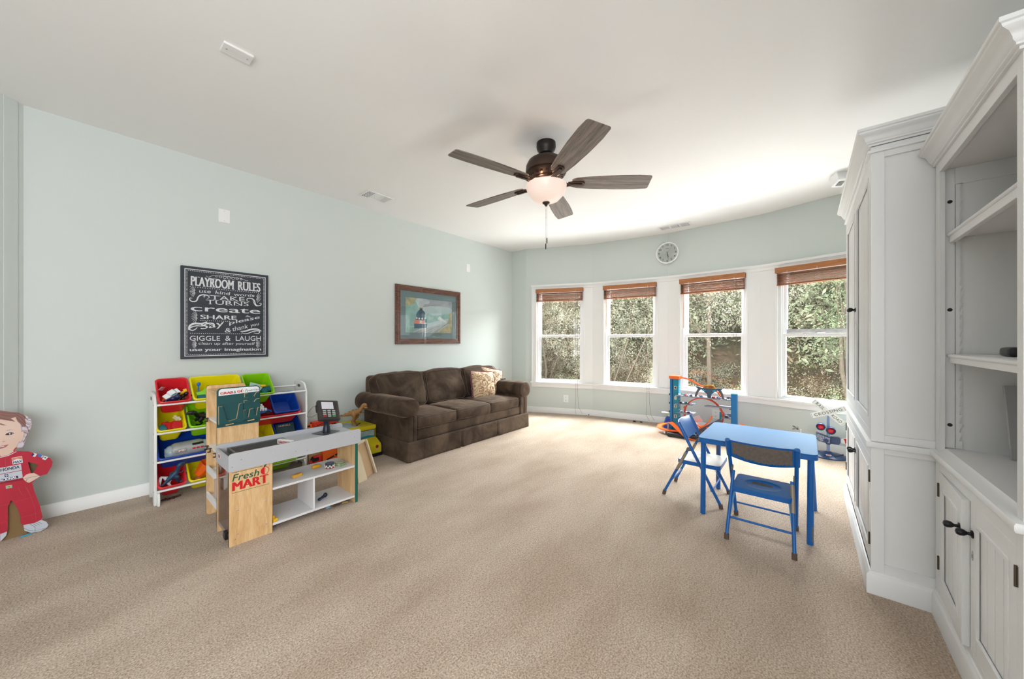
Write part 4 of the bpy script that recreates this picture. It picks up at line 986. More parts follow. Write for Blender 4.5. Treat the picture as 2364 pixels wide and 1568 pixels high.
# flourish above the heading: a row of loops
pts = [(485, 250), (500, 268), (540, 262), (580, 245)]
for k in range(7):
    cx_ = 635 + 62 * k; cy_ = 258 + 7 * k; r_ = (12, 18, 22, 22, 20, 17, 14)[k]
    pts += [(cx_ + r_ * math.cos(math.radians(a)), cy_ + r_ * math.sin(math.radians(a))) for a in (250, 340, 60, 140, 210)]
pts += [(1035, 300), (1080, 322), (1110, 318)]
flourish(pts, -.0026)
flourish([(270, 590), (240, 580), (232, 610), (270, 635), (330, 625), (365, 560), (420, 535), (500, 545), (522, 575), (490, 592)], .009); flourish([(330, 628), (350, 570), (400, 538), (455, 545), (450, 570), (428, 558)], .005)
flourish([(1130, 640), (1090, 620), (1100, 590), (1160, 590), (1200, 620), (1220, 680), (1260, 700), (1300, 685), (1300, 660), (1272, 665)], .009); flourish([(1180, 600), (1190, 650), (1225, 700), (1262, 702)], .005)
flourish([(212, 1060), (230, 1000), (300, 965), (400, 968), (490, 938)], .016); flourish([(490, 950), (440, 1000), (330, 1000), (250, 1020), (225, 1050), (270, 1068), (320, 1045), (340, 1020)], .009)
flourish([(990, 1085), (1060, 1080), (1150, 1055), (1240, 1050), (1305, 1080)], .014); flourish([(1005, 1105), (1080, 1118), (1180, 1085), (1250, 1075), (1280, 1090), (1255, 1115), (1190, 1108)], .009)
flourish([(430, 990), (520, 960), (595, 965)], .01)

# ------------------------------------------------------------------ framed train picture
PX, PZ, PW, PH = 2.492, 1.152, 1.078, .755; py = YL - .032
pc = thing('framed_picture', 'wood framed steam train print with grey mat above the sofa', 'picture', (PX + PW / 2, YL - .015, PZ))
M_fw = wood('picture_frame_wood', '4a2c20', '7f5440', (3, 14, 14), 3, .35, coat=.3)
def rect(a): return [(PX + a, PZ + a), (PX + PW - a, PZ + a), (PX + PW - a, PZ + PH - a), (PX + a, PZ + PH - a)]
m = MB()
for a, b, d in ((0, .022, .022), (.018, .034, .032), (.032, .046, .026), (.044, .062, .018), (.058, .07, .022)):
    m.ring(rect(a), rect(b), (0, YL, 0), (1, 0, 0), (0, 0, 1), (0, -1, 0), .0, d)
build('frame', m, M_fw, pc, bevel=.002)
m = MB(); m.ring(rect(.066), rect(.15), (0, YL, 0), (1, 0, 0), (0, 0, 1), (0, -1, 0), .004, .010); build('mat_board', m, mat('teal_grey_mat', '6b8387', .8), pc)
def wash(name, a, b, sc, st=(1, 1, 1)): return mat(name, a, .9, col2=b, vscale=sc, stretch=st, detail=6)
O = Vector((PX + .15, YL - .006, PZ + .15)); W, H = PW - .30, PH - .30
m = MB()
def q(pts, mi, d): m.poly([(x * W, y * H) for x, y in pts], O, (1, 0, 0), (0, 0, 1), d, mi)
q([(0, 0), (1, 0), (1, 1), (0, 1)], 0, .0002)
q([(0, .18), (.2, .2), (.45, .28), (1, .5), (1, .62), (.86, .6), (.7, .55), (.5, .5), (.3, .62), (.18, .95), (0, 1)], 1, .0006)
q([(0, .75), (.16, .8), (.22, 1), (0, 1)], 2, .001)
q([(.3, 1), (.35, .75), (.5, .8), (.7, .82), (.95, .8), (1, .72), (1, 1)], 3, .0008)
q([(.9, .3), (1, .28), (1, .68), (.93, .6)], 2, .001)
q([(.1, 0), (.9, .34), (.94, .34), (.62, 0)], 4, .001); q([(.62, 0), (.95, .3), (1, .25), (1, 0)], 2, .0011); q([(0, 0), (.1, 0), (.3, .12), (0, .2)], 5, .0011)
for a in ((.14, 0), (.24, 0), (.4, 0), (.5, 0)): m.line([(a[0] * W, 0), (.9 * W, .33 * H)], .003, O, (1, 0, 0), (0, 0, 1), .0014, 6)
q([(.66, .42), (.84, .33), (.88, .34), (.7, .52)], 6, .0013)
# locomotive
c_ = lambda x, y, r, n=20: [(x + r * math.cos(2 * PI * k / n) * H / W, y + r * math.sin(2 * PI * k / n)) for k in range(n)]
q(c_(.31, .52, .155), 7, .0016); q(c_(.285, .5, .13), 8, .0019); q([(.2, .3), (.42, .3), (.43, .4), (.2, .42)], 7, .002); q([(.17, .26), (.38, .26), (.38, .36), (.17, .37)], 9, .0023); q([(.28, .27), (.32, .27), (.32, .36), (.28, .36)], 6, .0026)
q([(.28, .66), (.335, .66), (.34, .72), (.275, .72)], 7, .002); q([(.27, .71), (.345, .71), (.34, .74), (.275, .74)], 10, .0023); q([(.17, .12), (.42, .14), (.44, .27), (.17, .27)], 7, .0018)
q(c_(.22, .42, .028), 6, .0026); q(c_(.27, .41, .028), 6, .0026); q(c_(.33, .41, .028), 6, .0026); q([(.4, .35), (.6, .4), (.62, .5), (.45, .58), (.4, .5)], 5, .0015); q([(.275, .74), (.25, .82), (.27, .9), (.25, 1), (.42, 1), (.5, .93), (.46, .86), (.38, .84), (.36, .78), (.34, .74)], 11, .0012)
build('print', m, [wash('print_sky', 'c6dbd9', 'a3bdc2', 4), wash('print_green', 'a3c9c2', '74a6a2', 9), wash('print_autumn', 'c9ba8c', '7f8f78', 14), wash('print_smoke', 'b0b8bb', '8793a0', 5), wash('print_track', 'a3adae', '84908f', 12), wash('print_bank', 'acd0c2', '6a9a94', 10),
    mat('print_light', 'd6dcdc', .8), mat('print_blueblack', '3a6075', .8), mat('print_smokebox', '3f6477', .8, var=.2, vscale=12), mat('print_red', 'd98a70', .8), mat('print_copper', 'c3a06a', .7), wash('print_steam', 'c9d3d6', 'a3b2ba', 7)], pc, recalc=False)
build('glass', MB().box(PX + .068, PX + PW - .068, YL - .014, YL - .012, PZ + .068, PZ + PH - .068), glassmat('picture_glass', (.97, .97, .97, 1)), pc)
# ------------------------------------------------------------------ toy bin organizer
BC = {c: mat(c + '_bin_plastic', h, .32) for c, h in (('red', 'd6252f'), ('yellow', 'e6d810'), ('green', '8ccf14'), ('blue', '123f9e'), ('orange', 'e2641a'))}
OX0, OX1 = .335, 1.358
og = thing('toy_organizer', 'white four-tier toy bin rack against the green wall under the sign', 'toy rack', ((OX0 + OX1) / 2, 3.77, 0))
M_wpanel = mat('white_melamine', 'e9ebea', .4); M_rail = mat('white_rail', 'eff0f0', .3)
def side_poly(w_=.27):
    a = [(0, .075), (.0, .70), (.04, .79), (.07, .80), (.27, .83), (.285, .82), (.285, .01), (.27, 0), (.215, 0), (.19, .03), (.06, .03), (.035, 0), (.0, 0)]
    return a
slot = rrect(.07, .028, .012, 3, .10, .765)
for x, in ((OX0,), (OX1 - .016,)):
    m = MB()
    # side panel uncut, hand hole's shade is a dark-coloured plate; y grows to the wall
    n_o = [(0, .04), (0, .35), (0, .72), (.03, .775), (.06, .80), (.13, .81), (.20, .81), (.262, .81), (.285, .79), (.285, .5), (.285, .0), (.24, .0), (.225, .04), (.08, .04), (.06, .0), (.01, .0)]
    m.prism(n_o, (x, 3.62, 0), (0, 1, 0), (0, 0, 1), (1, 0, 0), 0, .016)
    p_ = build('side_panel', m, M_wpanel, og, bevel=.003)
    m = MB(); m.prism(rrect(.062, .026, .012, 3, .13, .752), (x - .0012, 3.62, 0), (0, 1, 0), (0, 0, 1), (1, 0, 0), 0, .0184); build('hand_hole_shade', m, mat('hand_hole_shadow', '6d6253', .8), p_)
    m = MB(); m.prism([(0, 0), (0, .055), (.012, .085), (.03, .095), (.045, .095), (.06, .05), (.06, 0)], (x + (.016 if x < 1 else -.014), 3.6, 0), (0, 1, 0), (0, 0, 1), (1, 0, 0), 0, .014); build('foot', m, M_wpanel, og, bevel=.002)
RZ = [.728, .520, .312, .100]
for z in RZ:
    build('front_rail', MB().cyl((OX0 + .016, 3.622, z), (OX1 - .016, 3.622, z), .0085, 12), M_rail, og)
    build('rear_rail', MB().cyl((OX0 + .016, 3.872, z + .03), (OX1 - .016, 3.872, z + .03), .0085, 12), M_rail, og)
for q in range(4):
    for x, s_ in ((OX0 - .001, -1), (OX1 + .001, 1)):
        build('bolt', MB().ell((x, 3.645, RZ[q]), (.0016, .005, .005), nu=8, nv=6), M_steel, og)
def bin_(x0, x1, z, c, label, y=3.6, tilt=41, dep=.25, hgt=.15, group='storage bins in the toy rack'):
    """tilted open bin; front rim edge rests on the rail"""
    w_ = x1 - x0; cx = (x0 + x1) / 2; a = math.radians(tilt)
    U = Vector((1, 0, 0)); D = Vector((0, math.cos(a), math.sin(a))); N = Vector((0, -math.sin(a), math.cos(a))); O = Vector((cx, y, z))
    o = thing('storage_bin', label, 'bin', tuple(O + D * dep / 2 - N * hgt), group)
    tp = .022; t = .004
    def loop(k, ins):
        """rounded outline at depth k*hgt below the rim"""
        e = tp * k + ins; return [O + U * (px - w_ / 2) + D * py - N * hgt * k for px, py in rrect(w_ - 2 * e, dep - 2 * e, .025, 4, e, e)]
    Lp = [(0, .0), (0, .0)]
    m = MB(); rings = [loop(.07, -.000), loop(.0, 0), loop(0, .012), loop(.05, .014), loop(.97, .014), loop(1.0, .05), ]
    rings2 = [loop(.10, .010), loop(.96, .010), loop(1.03, .03)]
    n = len(rings[0]); vs = [v for r in rings for v in r]; fs = []
    for i in range(len(rings) - 1):
        for k in range(n): j = (k + 1) % n; fs.append((i * n + k, i * n + j, (i + 1) * n + j, (i + 1) * n + k))
    fs.append(tuple(range((len(rings) - 1) * n, len(rings) * n))); b0 = len(vs); vs += [v for r in rings2 for v in r]
    for k in range(n): j = (k + 1) % n; fs.append((k, j, b0 + j, b0 + k))
    for i in range(2):
        for k in range(n): j = (k + 1) % n; fs.append((b0 + i * n + k, b0 + i * n + j, b0 + (i + 1) * n + j, b0 + (i + 1) * n + k))
    fs.append(tuple(range(b0 + 2 * n, b0 + 3 * n))); m.add(vs, fs); build('tub', m, BC[c], o, recalc=True)
    m = MB(); m.tube([p + N * .001 for p in loop(0, .006)], .0062, 8, closed=True); build('rim', m, BC[c], o)
    fl = lambda u, d, h: O + U * (u - w_ / 2) + D * d - N * (hgt - h)   # a point inside the bin
    return o, fl, (U, D, N)
B = {}
B['r1'] = bin_(.352, .538, .742, 'red', 'red bin of small toys, first on the top tier')
B['y1'] = bin_(.545, .872, .742, 'yellow', 'wide yellow bin behind the green pegboard on the top tier')
B['g1'] = bin_(.882, 1.092, .738, 'green', 'lime green bin on the top tier, last of its row')
B['y2'] = bin_(.345, .512, .535, 'yellow', 'yellow bin holding the red and blue toy on the second tier')
B['g2'] = bin_(.522, .715, .535, 'green', 'lime green bin with the black dinosaur on the second tier')
B['r2'] = bin_(.93, 1.30, .535, 'red', 'wide red bin on the second tier with a blue bin stacked in it')
B['b3'] = bin_(.350, .672, .330, 'blue', 'wide dark blue bin holding the silver capsule toy')
B['y3'] = bin_(.90, 1.094, .330, 'yellow', 'yellow bin on the third tier beside the bin with a book')
B['b3r'] = bin_(1.10, 1.325, .330, 'blue', 'dark blue bin with a book on the third tier')
B['r4'] = bin_(.350, .512, .122, 'red', 'red bin with the blue dinosaur on the lowest tier')
B['y4'] = bin_(.520, .71, .122, 'yellow', 'yellow bin with the orange bucket on the lowest tier')
B['g4'] = bin_(.955, 1.27, .112, 'green', 'wide lime green bin on the lowest tier seen under the counter')
B['b2s'] = bin_(1.075, 1.285, .560, 'blue', 'empty blue bin stacked on the wide red bin', y=3.575, tilt=44, dep=.235, hgt=.11)

M_ = {k: mat('toy_' + k, v, .4) for k, v in dict(white='e3e5e6', grey='8c9196', dark='1b1b1e', red='c81f24', blue='1763b8', sky='36a6d8', navy='15284f', teal='14606a', green='3c9a4a', lime='8bcf3a', orange='e8641b', yellow='e9b51c', cream='cdc7a8', mint='9fc2b4', brown='6e4a36', black='0d0d0f').items()}
def at(key, u, d, h): return B[key][1](u, d * .9 + .01, h + .072)
def toy_car(name, c, L, cols, label, cat, R, group=None, wheels=True):
    """small vehicle: bonnet body, cabin, windows, four wheels"""
    o = thing(name, label, cat, c, group); c = Vector(c); W = L * .42; H = L * .22
    m = MB(); m.prism([(-L / 2, H * .35), (-L * .48, H * .9), (-L * .2, H), (-L * .12, H * 1.7), (L * .2, H * 1.75), (L * .3, H * 1.05), (L * .48, H * .9), (L / 2, H * .35)], c, R @ Vector((1, 0, 0)), R @ Vector((0, 0, 1)), R @ Vector((0, 1, 0)), -W / 2, W / 2)
    build('body', m, cols[0], o, bevel=L * .02)
    m = MB(); m.prism([(-L * .1, H * 1.08), (-L * .06, H * 1.58), (L * .17, H * 1.6), (L * .22, H * 1.1)], c, R @ Vector((1, 0, 0)), R @ Vector((0, 0, 1)), R @ Vector((0, 1, 0)), -W / 2 - L * .004, W / 2 + L * .004); build('window', m, cols[1], o)
    if wheels:
        for sx_ in (-1, 1):
            for sy in (-1, 1):
                p = c + R @ Vector((sx_ * L * .3, sy * W * .46, H * .42)); q = c + R @ Vector((sx_ * L * .3, sy * W * .6, H * .42)); build('wheel', MB().cyl(p, q, H * .42, 12), cols[2], o)
    return o
def figure(name, c, s, col, label, cat, R, group=None):
    """little toy creature: body, head, limbs as one mould"""
    m = MB(); c = Vector(c); P = lambda x, y, z: c + R @ Vector((x * s, y * s, z * s))
    m.ell(P(0, 0, .5), (.2 * s, .16 * s, .28 * s), R, 12, 8); m.ell(P(0, 0, .9), (.14 * s, .14 * s, .15 * s), R, 12, 8)
    for g in (-1, 1): m.tube([P(g * .12, 0, .35), P(g * .16, .02, .12), P(g * .18, -.06, .02)], [.08 * s, .06 * s, .06 * s], 8); m.tube([P(g * .18, 0, .62), P(g * .34, -.06, .5), P(g * .36, -.2, .45)], [.06 * s, .05 * s, .05 * s], 8)
    return solo(name, m, col, label, cat, tuple(c), group)
def dino(c, L, cols, label, R, cat='toy dinosaur', name='toy_dinosaur'):
    """theropod: one continuous body from tail to snout, with legs, arms and jaw as parts"""
    o = thing(name, label, cat, c); c = Vector(c); P = lambda x, y, z: c + R @ Vector((x * L, y * L, z * L))
    m = MB(); sp_ = [(-.62, .50, .012), (-.5, .50, .03), (-.34, .53, .055), (-.18, .58, .085), (-.04, .61, .115), (.08, .63, .12), (.18, .68, .10), (.25, .76, .075), (.30, .84, .065), (.34, .90, .075), (.40, .93, .08), (.46, .93, .07), (.52, .92, .055), (.57, .905, .04), (.60, .90, .02)]
    m.tube([P(x, .0, z - .12) for x, z, r in sp_], [r * L for x, z, r in sp_], 14); build('body', m, cols[0], o)
    m = MB(); m.tube([P(.36, 0, .745), P(.44, 0, .705), (P(.52, 0, .70)), P(.585, 0, .705)], [.05 * L, .045 * L, .035 * L, .018 * L], 10); build('lower_jaw', m, cols[0], o)
    m = MB(); m.tube([P(.42, 0, .738), P(.56, 0, .733)], [.028 * L, .022 * L], 8); build('mouth', m, cols[3], o)
    m = MB()
    for k in range(7):
        for g in (-1, 1): m.tube([P(.45 + .02 * k, g * .027, .762), P(.45 + .02 * k, g * .027, .742)], [.006 * L, .001 * L], 5)
    build('teeth', m, M_['white'], o)['kind'] = 'stuff'
    for g in (-1, 1):
        m = MB(); m.tube([P(.0 + g * .02, g * .07, .50), P(.06 + g * .02, g * .13, .40), P(.05, g * .13, .30), P(-.04, g * .13, .18), P(-.03, g * .13, .08), P(.0, g * .13, .03)], [.10 * L, .095 * L, .06 * L, .04 * L, .032 * L, .035 * L], 12)
        for t in (-.25, .05, .35): m.tube([P(0, g * .13, .03), P(.07, g * .13 + t * .10, .025), P(.13, g * .13 + t * .2, .02)], [.033 * L, .03 * L, .02 * L], 8)
        lg = build('leg', m, cols[0], o); m = MB()
        for t in (-.25, .05, .35): m.ell(P(.145, g * .13 + t * .22, .02), (.022 * L, .016 * L, .016 * L), R, 8, 6)
        build('claws', m, cols[2], lg)
        m = MB(); m.tube([P(.2, g * .08, .56), P(.25, g * .12, .47), P(.33, g * .11, .49), P(.36, g * .11, .51)], [.03 * L, .022 * L, .017 * L, .008 * L], 8); build('arm', m, cols[0], o)
        m = MB(); m.ell(P(.40, g * .068, .825), (.014 * L,) * 3, nu=8, nv=6); build('eye', m, cols[2], o)
    m = MB()
    for x, z, r in sp_[1:12]: m.ell(P(x, 0, z - .12 + r * .84), (.05 * L, .02 * L, .012 * L + r * L * .22), R, 8, 6)
    build('back_ridge', m, cols[1], o)['kind'] = 'stuff'
    return o
R0 = Matrix.Identity(3)
def BR(key): U, D, N = B[key][2]; return Matrix((U, D, N)).transposed()
# top red bin
toy_car('toy_police_car', at('r1', .085, .09, .06), .10, (M_['white'], M_['sky'], M_['dark']), 'small white and pale blue toy vehicle on the pile in the top red bin', 'toy car', BR('r1') @ eul(0, -.3, .5))
figure('toy_figure', at('r1', .05, .07, .0), .12, M_['navy'], 'dark grey and white toy figure in the top red bin', 'toy figure', BR('r1') @ eul(.4, .5, .3))
figure('toy_figure', at('r1', .115, .10, -.015), .11, M_['black'], 'black crouching toy figure in the top red bin', 'toy figure', BR('r1') @ eul(.5, .2, .9))
figure('toy_figure', at('r1', .145, .085, -.01), .08, M_['brown'], 'brown and black round toy at the right of the top red bin', 'toy figure', BR('r1') @ eul(.2, .6, .2))
m = MB(); m.obox(at('r1', .14, .105, .06), (.055, .018, .018), BR('r1') @ eul(0, -.35, .1)); m.obox(at('r1', .16, .115, .072), (.022, .024, .02), BR('r1') @ eul(0, -.35, .1)); solo('toy_block', m, M_['yellow'], 'yellow toy block on the pile in the top red bin', 'toy block', at('r1', .14, .105, .06), bevel=.002)
solo('toy_disc', MB().lathe([(0, .0), (.03, 0), (.032, .004), (.028, .01), (0, .012)], at('r1', .06, .07, .015), 20, BR('r1') @ eul(.5, .1, 0)), M_['orange'], 'orange toy disc at the front of the top red bin', 'toy disc', at('r1', .06, .07, .015))
m = MB(); m.obox(at('r1', .03, .13, .10), (.026, .004, .03), BR('r1') @ eul(0, .6, .3), 0)
for k in range(3): m.obox(at('r1', .03, .13, .1025) + BR('r1') @ Vector((-.008 + .008 * k, 0, 0)), (.003, .0045, .03), BR('r1') @ eul(0, 1.0, .3), 1)
solo('toy_tag', m, [M_['grey'], M_['red']], 'small grey striped toy piece sticking out of the top red bin', 'toy piece', at('r1', .03, .13, .10))
# top yellow bin
m = MB(); P_ = at('y1', .045, .115, .06); m.tube([P_, P_ + Vector((.0, -.01, .04))], .005, 8); m.ell(P_ + Vector((0, -.012, .052)), (.013, .007, .015)); m.tube([P_, P_ + Vector((-.004, .0, -.05))], .004, 6); solo('toy_spoon', m, M_['blue'], 'bright blue toy spoon standing in the top yellow bin', 'toy spoon', tuple(P_))
toy_car('toy_truck', at('y1', .10, .085, .03), .14, (M_['lime'], M_['teal'], M_['dark']), 'lime and teal toy truck in the top yellow bin', 'toy truck', BR('y1') @ eul(0, 0, .2))
m = MB(); m.obox(at('y1', .06, .045, .05), (.055, .03, .03), BR('y1') @ eul(.2, 0, .05)); solo('toy_crate', m, M_['teal'], 'dark teal toy crate at the front of the top yellow bin', 'toy crate', at('y1', .06, .045, .05), bevel=.002)
m = MB(); m.rbox(at('y1', .11, .03, .03), (.09, .035, .03), .012, 4, M=BR('y1') @ eul(0, .1, .4)); solo('toy_boat', m, M_['mint'], 'pale grey green toy hull at the front of the top yellow bin', 'toy boat', at('y1', .11, .03, .03))
solo('toy_ball', MB().ell(at('y1', .125, .10, .05), (.018, .018, .018)), M_['blue'], 'small blue toy ball in the top yellow bin', 'toy ball', at('y1', .125, .10, .05))
# top green bin
m = MB(); a_, b_, c_2, d_2 = at('g1', .045, .135, .10), at('g1', .14, .09, .09), at('g1', .085, .02, .06), at('g1', .02, .04, .05)
m.add([a_, b_, c_2, d_2, a_ - Vector((0, -.004, .003)), b_ - Vector((0, -.004, .003)), c_2 - Vector((0, -.004, .003)), d_2 - Vector((0, -.004, .003))], [(0, 1, 2, 3), (7, 6, 5, 4), (0, 4, 5, 1), (1, 5, 6, 2), (2, 6, 7, 3), (3, 7, 4, 0)]); solo('toy_tent', m, M_['mint'], 'pale green toy tent flap in the lime green bin on the top tier', 'toy tent', tuple(a_))
toy_car('toy_jeep', at('g1', .14, .07, .02), .14, (M_['teal'], M_['sky'], M_['dark']), 'teal toy jeep in the lime green bin on the top tier', 'toy car', BR('g1') @ eul(0, -.2, .2))
m = MB(); m.obox(at('g1', .13, .085, .09), (.04, .02, .014), BR('g1')); solo('toy_block', m, M_['yellow'], 'orange and yellow toy block above the teal jeep in the lime bin', 'toy block', at('g1', .13, .085, .09), bevel=.002)
# second tier
o = toy_car('toy_engine', at('y2', .10, .07, .01), .15, (M_['red'], M_['yellow'], M_['dark']), 'red toy engine with blue fenders in the yellow bin on the second tier', 'toy train', BR('y2') @ eul(.1, .25, -.15))
m = MB(); m.rbox(at('y2', .035, .045, .045), (.055, .055, .05), .012, 4, M=BR('y2') @ eul(.2, -.3, .3)); solo('toy_wagon', m, M_['teal'], 'dark blue toy wagon at the left of the yellow bin on the second tier', 'toy wagon', at('y2', .035, .045, .045))
m = MB(); m.obox(at('y2', .115, .115, .08), (.012, .04, .03), BR('y2') @ eul(.3, .2, .7)); m.obox(at('y2', .13, .1, .085), (.01, .03, .02), BR('y2') @ eul(.3, .2, .4)); solo('toy_gear', m, M_['cream'], 'cream gear toy piece resting on the red toy engine', 'toy piece', at('y2', .115, .115, .08), bevel=.002)
def frame3(x, z):
    x = Vector(x).normalized(); z = Vector(z); z = (z - x * z.dot(x)).normalized(); return Matrix((x, z.cross(x), z)).transposed()
Rd = frame3((-.95, -.12, .06), (.1, -.75, .65)); dino(Vector((.615, 3.69, .60)) - Rd @ Vector((0, 0, .09)), .19, (M_['black'], M_['dark'], M_['grey'], M_['dark']), 'black dinosaur toy lying in the lime green bin on the second tier', Rd)
o = toy_car('toy_boat', at('r2', .065, .06, .05), .16, (M_['blue'], M_['white'], M_['black']), 'blue toy boat car with white superstructure in the wide red bin', 'toy boat', R0)
m = MB(); p0 = Vector(at('r2', .06, .05, .12))
for k in range(4): m.obox(p0 + Vector((-.03 + .02 * k, 0, .0)), (.014, .02, .02))
m.obox(p0 + Vector((0, 0, .018)), (.03, .018, .03)); m.obox(p0 + Vector((0, 0, .04)), (.014, .012, .02)); build('superstructure', m, M_['white'], o, bevel=.002)
# third tier: silver capsule
cp_ = Vector(at('b3', .175, .075, .065)); o = thing('capsule_case', 'silver capsule shaped toy case with red buttons in the wide blue bin', 'toy case', tuple(cp_)); Rb = eul(.35, -.03, .02)
M_sil = mat('silver_plastic', 'a4a8aa', .35, metal=.25); M_clr = mat('clear_plastic', 'a9bcc6', .1, alpha=.75)
m = MB(); m.rbox(cp_, (.22, .115, .105), .048, 10, M=Rb); build('body', m, M_sil, o)
m = MB(); m.ell(cp_ + Rb @ Vector((.098, 0, 0)), (.038, .05, .046), Rb, 20, 12); m.ell(cp_ + Rb @ Vector((-.098, 0, -.004)), (.035, .05, .046), Rb, 20, 12); build('end_cap', m, M_clr, o)
m = MB(); m.obox(cp_ + Rb @ Vector((.05, -.03, .047)), (.065, .02, .008), Rb); build('display', m, M_['black'], o, bevel=.002)
for k in range(3): build('button', MB().obox(cp_ + Rb @ Vector((.025 + .024 * k, -.053, .024)), (.019, .006, .012), Rb), M_['red'], o, bevel=.002)
m = MB(); m.rbox(cp_ + Rb @ Vector((-.05, -.052, .022)), (.07, .014, .03), .006, 4, M=Rb); build('latch_plate', m, M_sil, o)
m = MB(); m.obox(cp_ + Rb @ Vector((-.045, -.060, .028)), (.035, .003, .012), Rb); build('latch_sticker', m, M_['white'], o); m = MB(); m.obox(cp_ + Rb @ Vector((-.05, -.062, .026)), (.014, .002, .005), Rb); m.obox(cp_ + Rb @ Vector((-.033, -.062, .03)), (.006, .002, .006), Rb); build('latch_mark', m, M_['red'], o)
for k in range(5): build('rib', MB().obox(cp_ + Rb @ Vector((-.125, -.01, -.03 + .012 * k)), (.012, .05, .003), Rb), M_clr, o)
# book in the right blue bin
U_, D_, N_ = B['b3r'][2]; O_ = at('b3r', .03, .145, .05); bk = thing('picture_book', 'dark green picture book with pale title letters in the blue bin on the third tier', 'book', tuple(O_))
m = MB(); Vv = (D_ * .9 + N_ * .3).normalized(); Nb = U_.cross(Vv); m.prism([(0, -.10), (.15, -.10), (.15, .03), (0, .03)], O_, U_, Vv, Nb, -.008, 0); build('cover', m, mat('book_cover', '1b4a3f', .4, col2='17324a', vscale=18), bk)
m = MB(); m.text('ANIMALS', O_ + U_ * .02 + Vv * .003, U_, Vv, .10, .016, bold=.0, th=.0006, fat=.0006); build('title_lettering', m, mat('title_ink', 'c7a9a5', .6), bk, recalc=False)
# lowest tier
m = MB(); p0 = Vector(at('r4', .035, .07, .05)); m.bar(p0 + Vector((-.02, 0, -.04)), p0 + Vector((-.01, 0, .04)), .02, .014); m.bar(p0 + Vector((-.01, 0, .04)), p0 + Vector((.06, .02, .015)), .02, .012); m.bar(p0 + Vector((.01, 0, .03)), p0 + Vector((.045, .01, -.05)), .02, .014); m.bar(p0 + Vector((.05, .02, .015)), p0 + Vector((.03, .01, -.03)), .018, .01)
solo('toy_bracket', m, M_['white'], 'white plastic toy bracket in the red bin on the lowest tier', 'toy piece', tuple(p0), bevel=.002)
Rd = frame3((.80, .12, .55), (-.35, -.55, .7)); dino(Vector((.440, 3.655, .185)) - Rd @ Vector((0, 0, .08)), .17, (mat('slate_blue_dino', '1d3f5c', .5), M_['teal'], M_['grey'], M_['red']), 'dark blue dinosaur with its tail hanging over the lowest red bin', Rd)
m = MB(); p0 = Vector(at('y4', .10, .10, .07)); m.lathe([(.035, -.05), (.055, .03), (.06, .05), (.056, .05), (.05, .03), (.03, -.046), (0, -.046)], p0, 8, eul(.3, .6, 0)); solo('toy_bucket', m, M_['orange'], 'orange toy bucket in the yellow bin on the lowest tier', 'toy bucket', tuple(p0))
m = MB(); p0 = Vector(at('y4', .14, .05, .05)); m.prism([(-.04, -.03), (.05, .05), (.06, -.03)], p0, (1, 0, 0), (0, .3, .95), (0, -.95, .3), 0, .01); solo('toy_leaf', m, M_['green'], 'green fan shaped toy in front of the orange bucket', 'toy piece', tuple(p0), bevel=.002)
solo('toy_ball', MB().ell(at('y4', .06, .04, .03), (.024, .02, .018)), mat('rust_toy', 'a4512a', .5), 'rust brown toy piece at the front of the lowest yellow bin', 'toy piece', at('y4', .06, .04, .03))
m = MB(); p0 = Vector((.42, 3.70, .0))
for k in range(7): q = p0 + Vector((-.03 + .014 * k, rnd.uniform(-.012, .012), .008)); m.ell(q, (.012, .008, .007), eul(0, 0, k), 8, 6)
m.tube([p0 + Vector((-.04, .0, .006)), p0 + Vector((.07, .01, .01))], .006, 8); solo('fallen_toy', m, mat('dark_red_toy', '45211d', .6), 'dark reddish toy lying on the carpet under the lowest red bin', 'toy piece', tuple(p0))

# ------------------------------------------------------------------ toy shop shelf tower with green pegboard
M_map = wood('maple_laminate', 'c99f6c', 'e3c193', (9, 9, 1.1), 3, .42, 4); M_edge = mat('dark_edge_band', '4b4238', .6); M_grn = mat('forest_green_panel', '0b474a', .45); M_gedge = mat('green_edge_band', '0e5a4c', .5)
TWX0, TWX1, TWY0, TWY1 = .548, .770, 2.87, 3.19
tw = thing('play_shop_tower', 'tall maple play shop shelf with green pegboard standing behind the counter', 'toy shelf', ((TWX0 + TWX1) / 2, 3.03, 0))
def panel(par, nm, x0, x1, y0, y1, z0, z1, edge=.0035):
    m = MB(); m.box(x0, x1, y0 + edge, y1 - edge, z0, z1); m.box(x0 - .0004, x1 + .0004, y0, y0 + edge, z0, z1 + .0004); m.mi = [0] * 12
    m2 = MB(); m2.prism(rrect(x1 - x0, z1 - z0, .018, 4, x0, z0), (0, y0, 0), (1, 0, 0), (0, 0, 1), (0, 1, 0), 0, y1 - y0)
    p = build(nm, m2, M_map, par); m3 = MB(); pr_ = rrect(x1 - x0, z1 - z0, .018, 4, x0, z0)
    m3.ring([(a + (.0006 if a > (x0 + x1) / 2 else -.0006), b + (.0006 if b > (z0 + z1) / 2 else 0)) for a, b in pr_], [(a + (-.0006 if a > (x0 + x1) / 2 else .0006), b + (-.0006 if b > (z0 + z1) / 2 else .001)) for a, b in pr_], (0, y0, 0), (1, 0, 0), (0, 0, 1), (0, 1, 0), .0015, y1 - y0 - .0015)
    build('edge_band', m3, M_edge, p); return p
panel(tw, 'far_side_panel', TWX0, TWX1, TWY1 - .012, TWY1, 0, .888)
panel(tw, 'near_side_panel', TWX0, TWX1, TWY0, TWY0 + .012, 0, .885)
build('top_board', MB().box(TWX0 + .006, TWX1 - .004, TWY0 + .012, TWY1 - .012, .855, .866), M_map, tw, bevel=.001)
for z in (.66, .47): build('shelf_board', MB().box(TWX0 + .008, TWX1 - .01, TWY0 + .012, TWY1 - .012, z, z + .012), M_white, tw, bevel=.001)
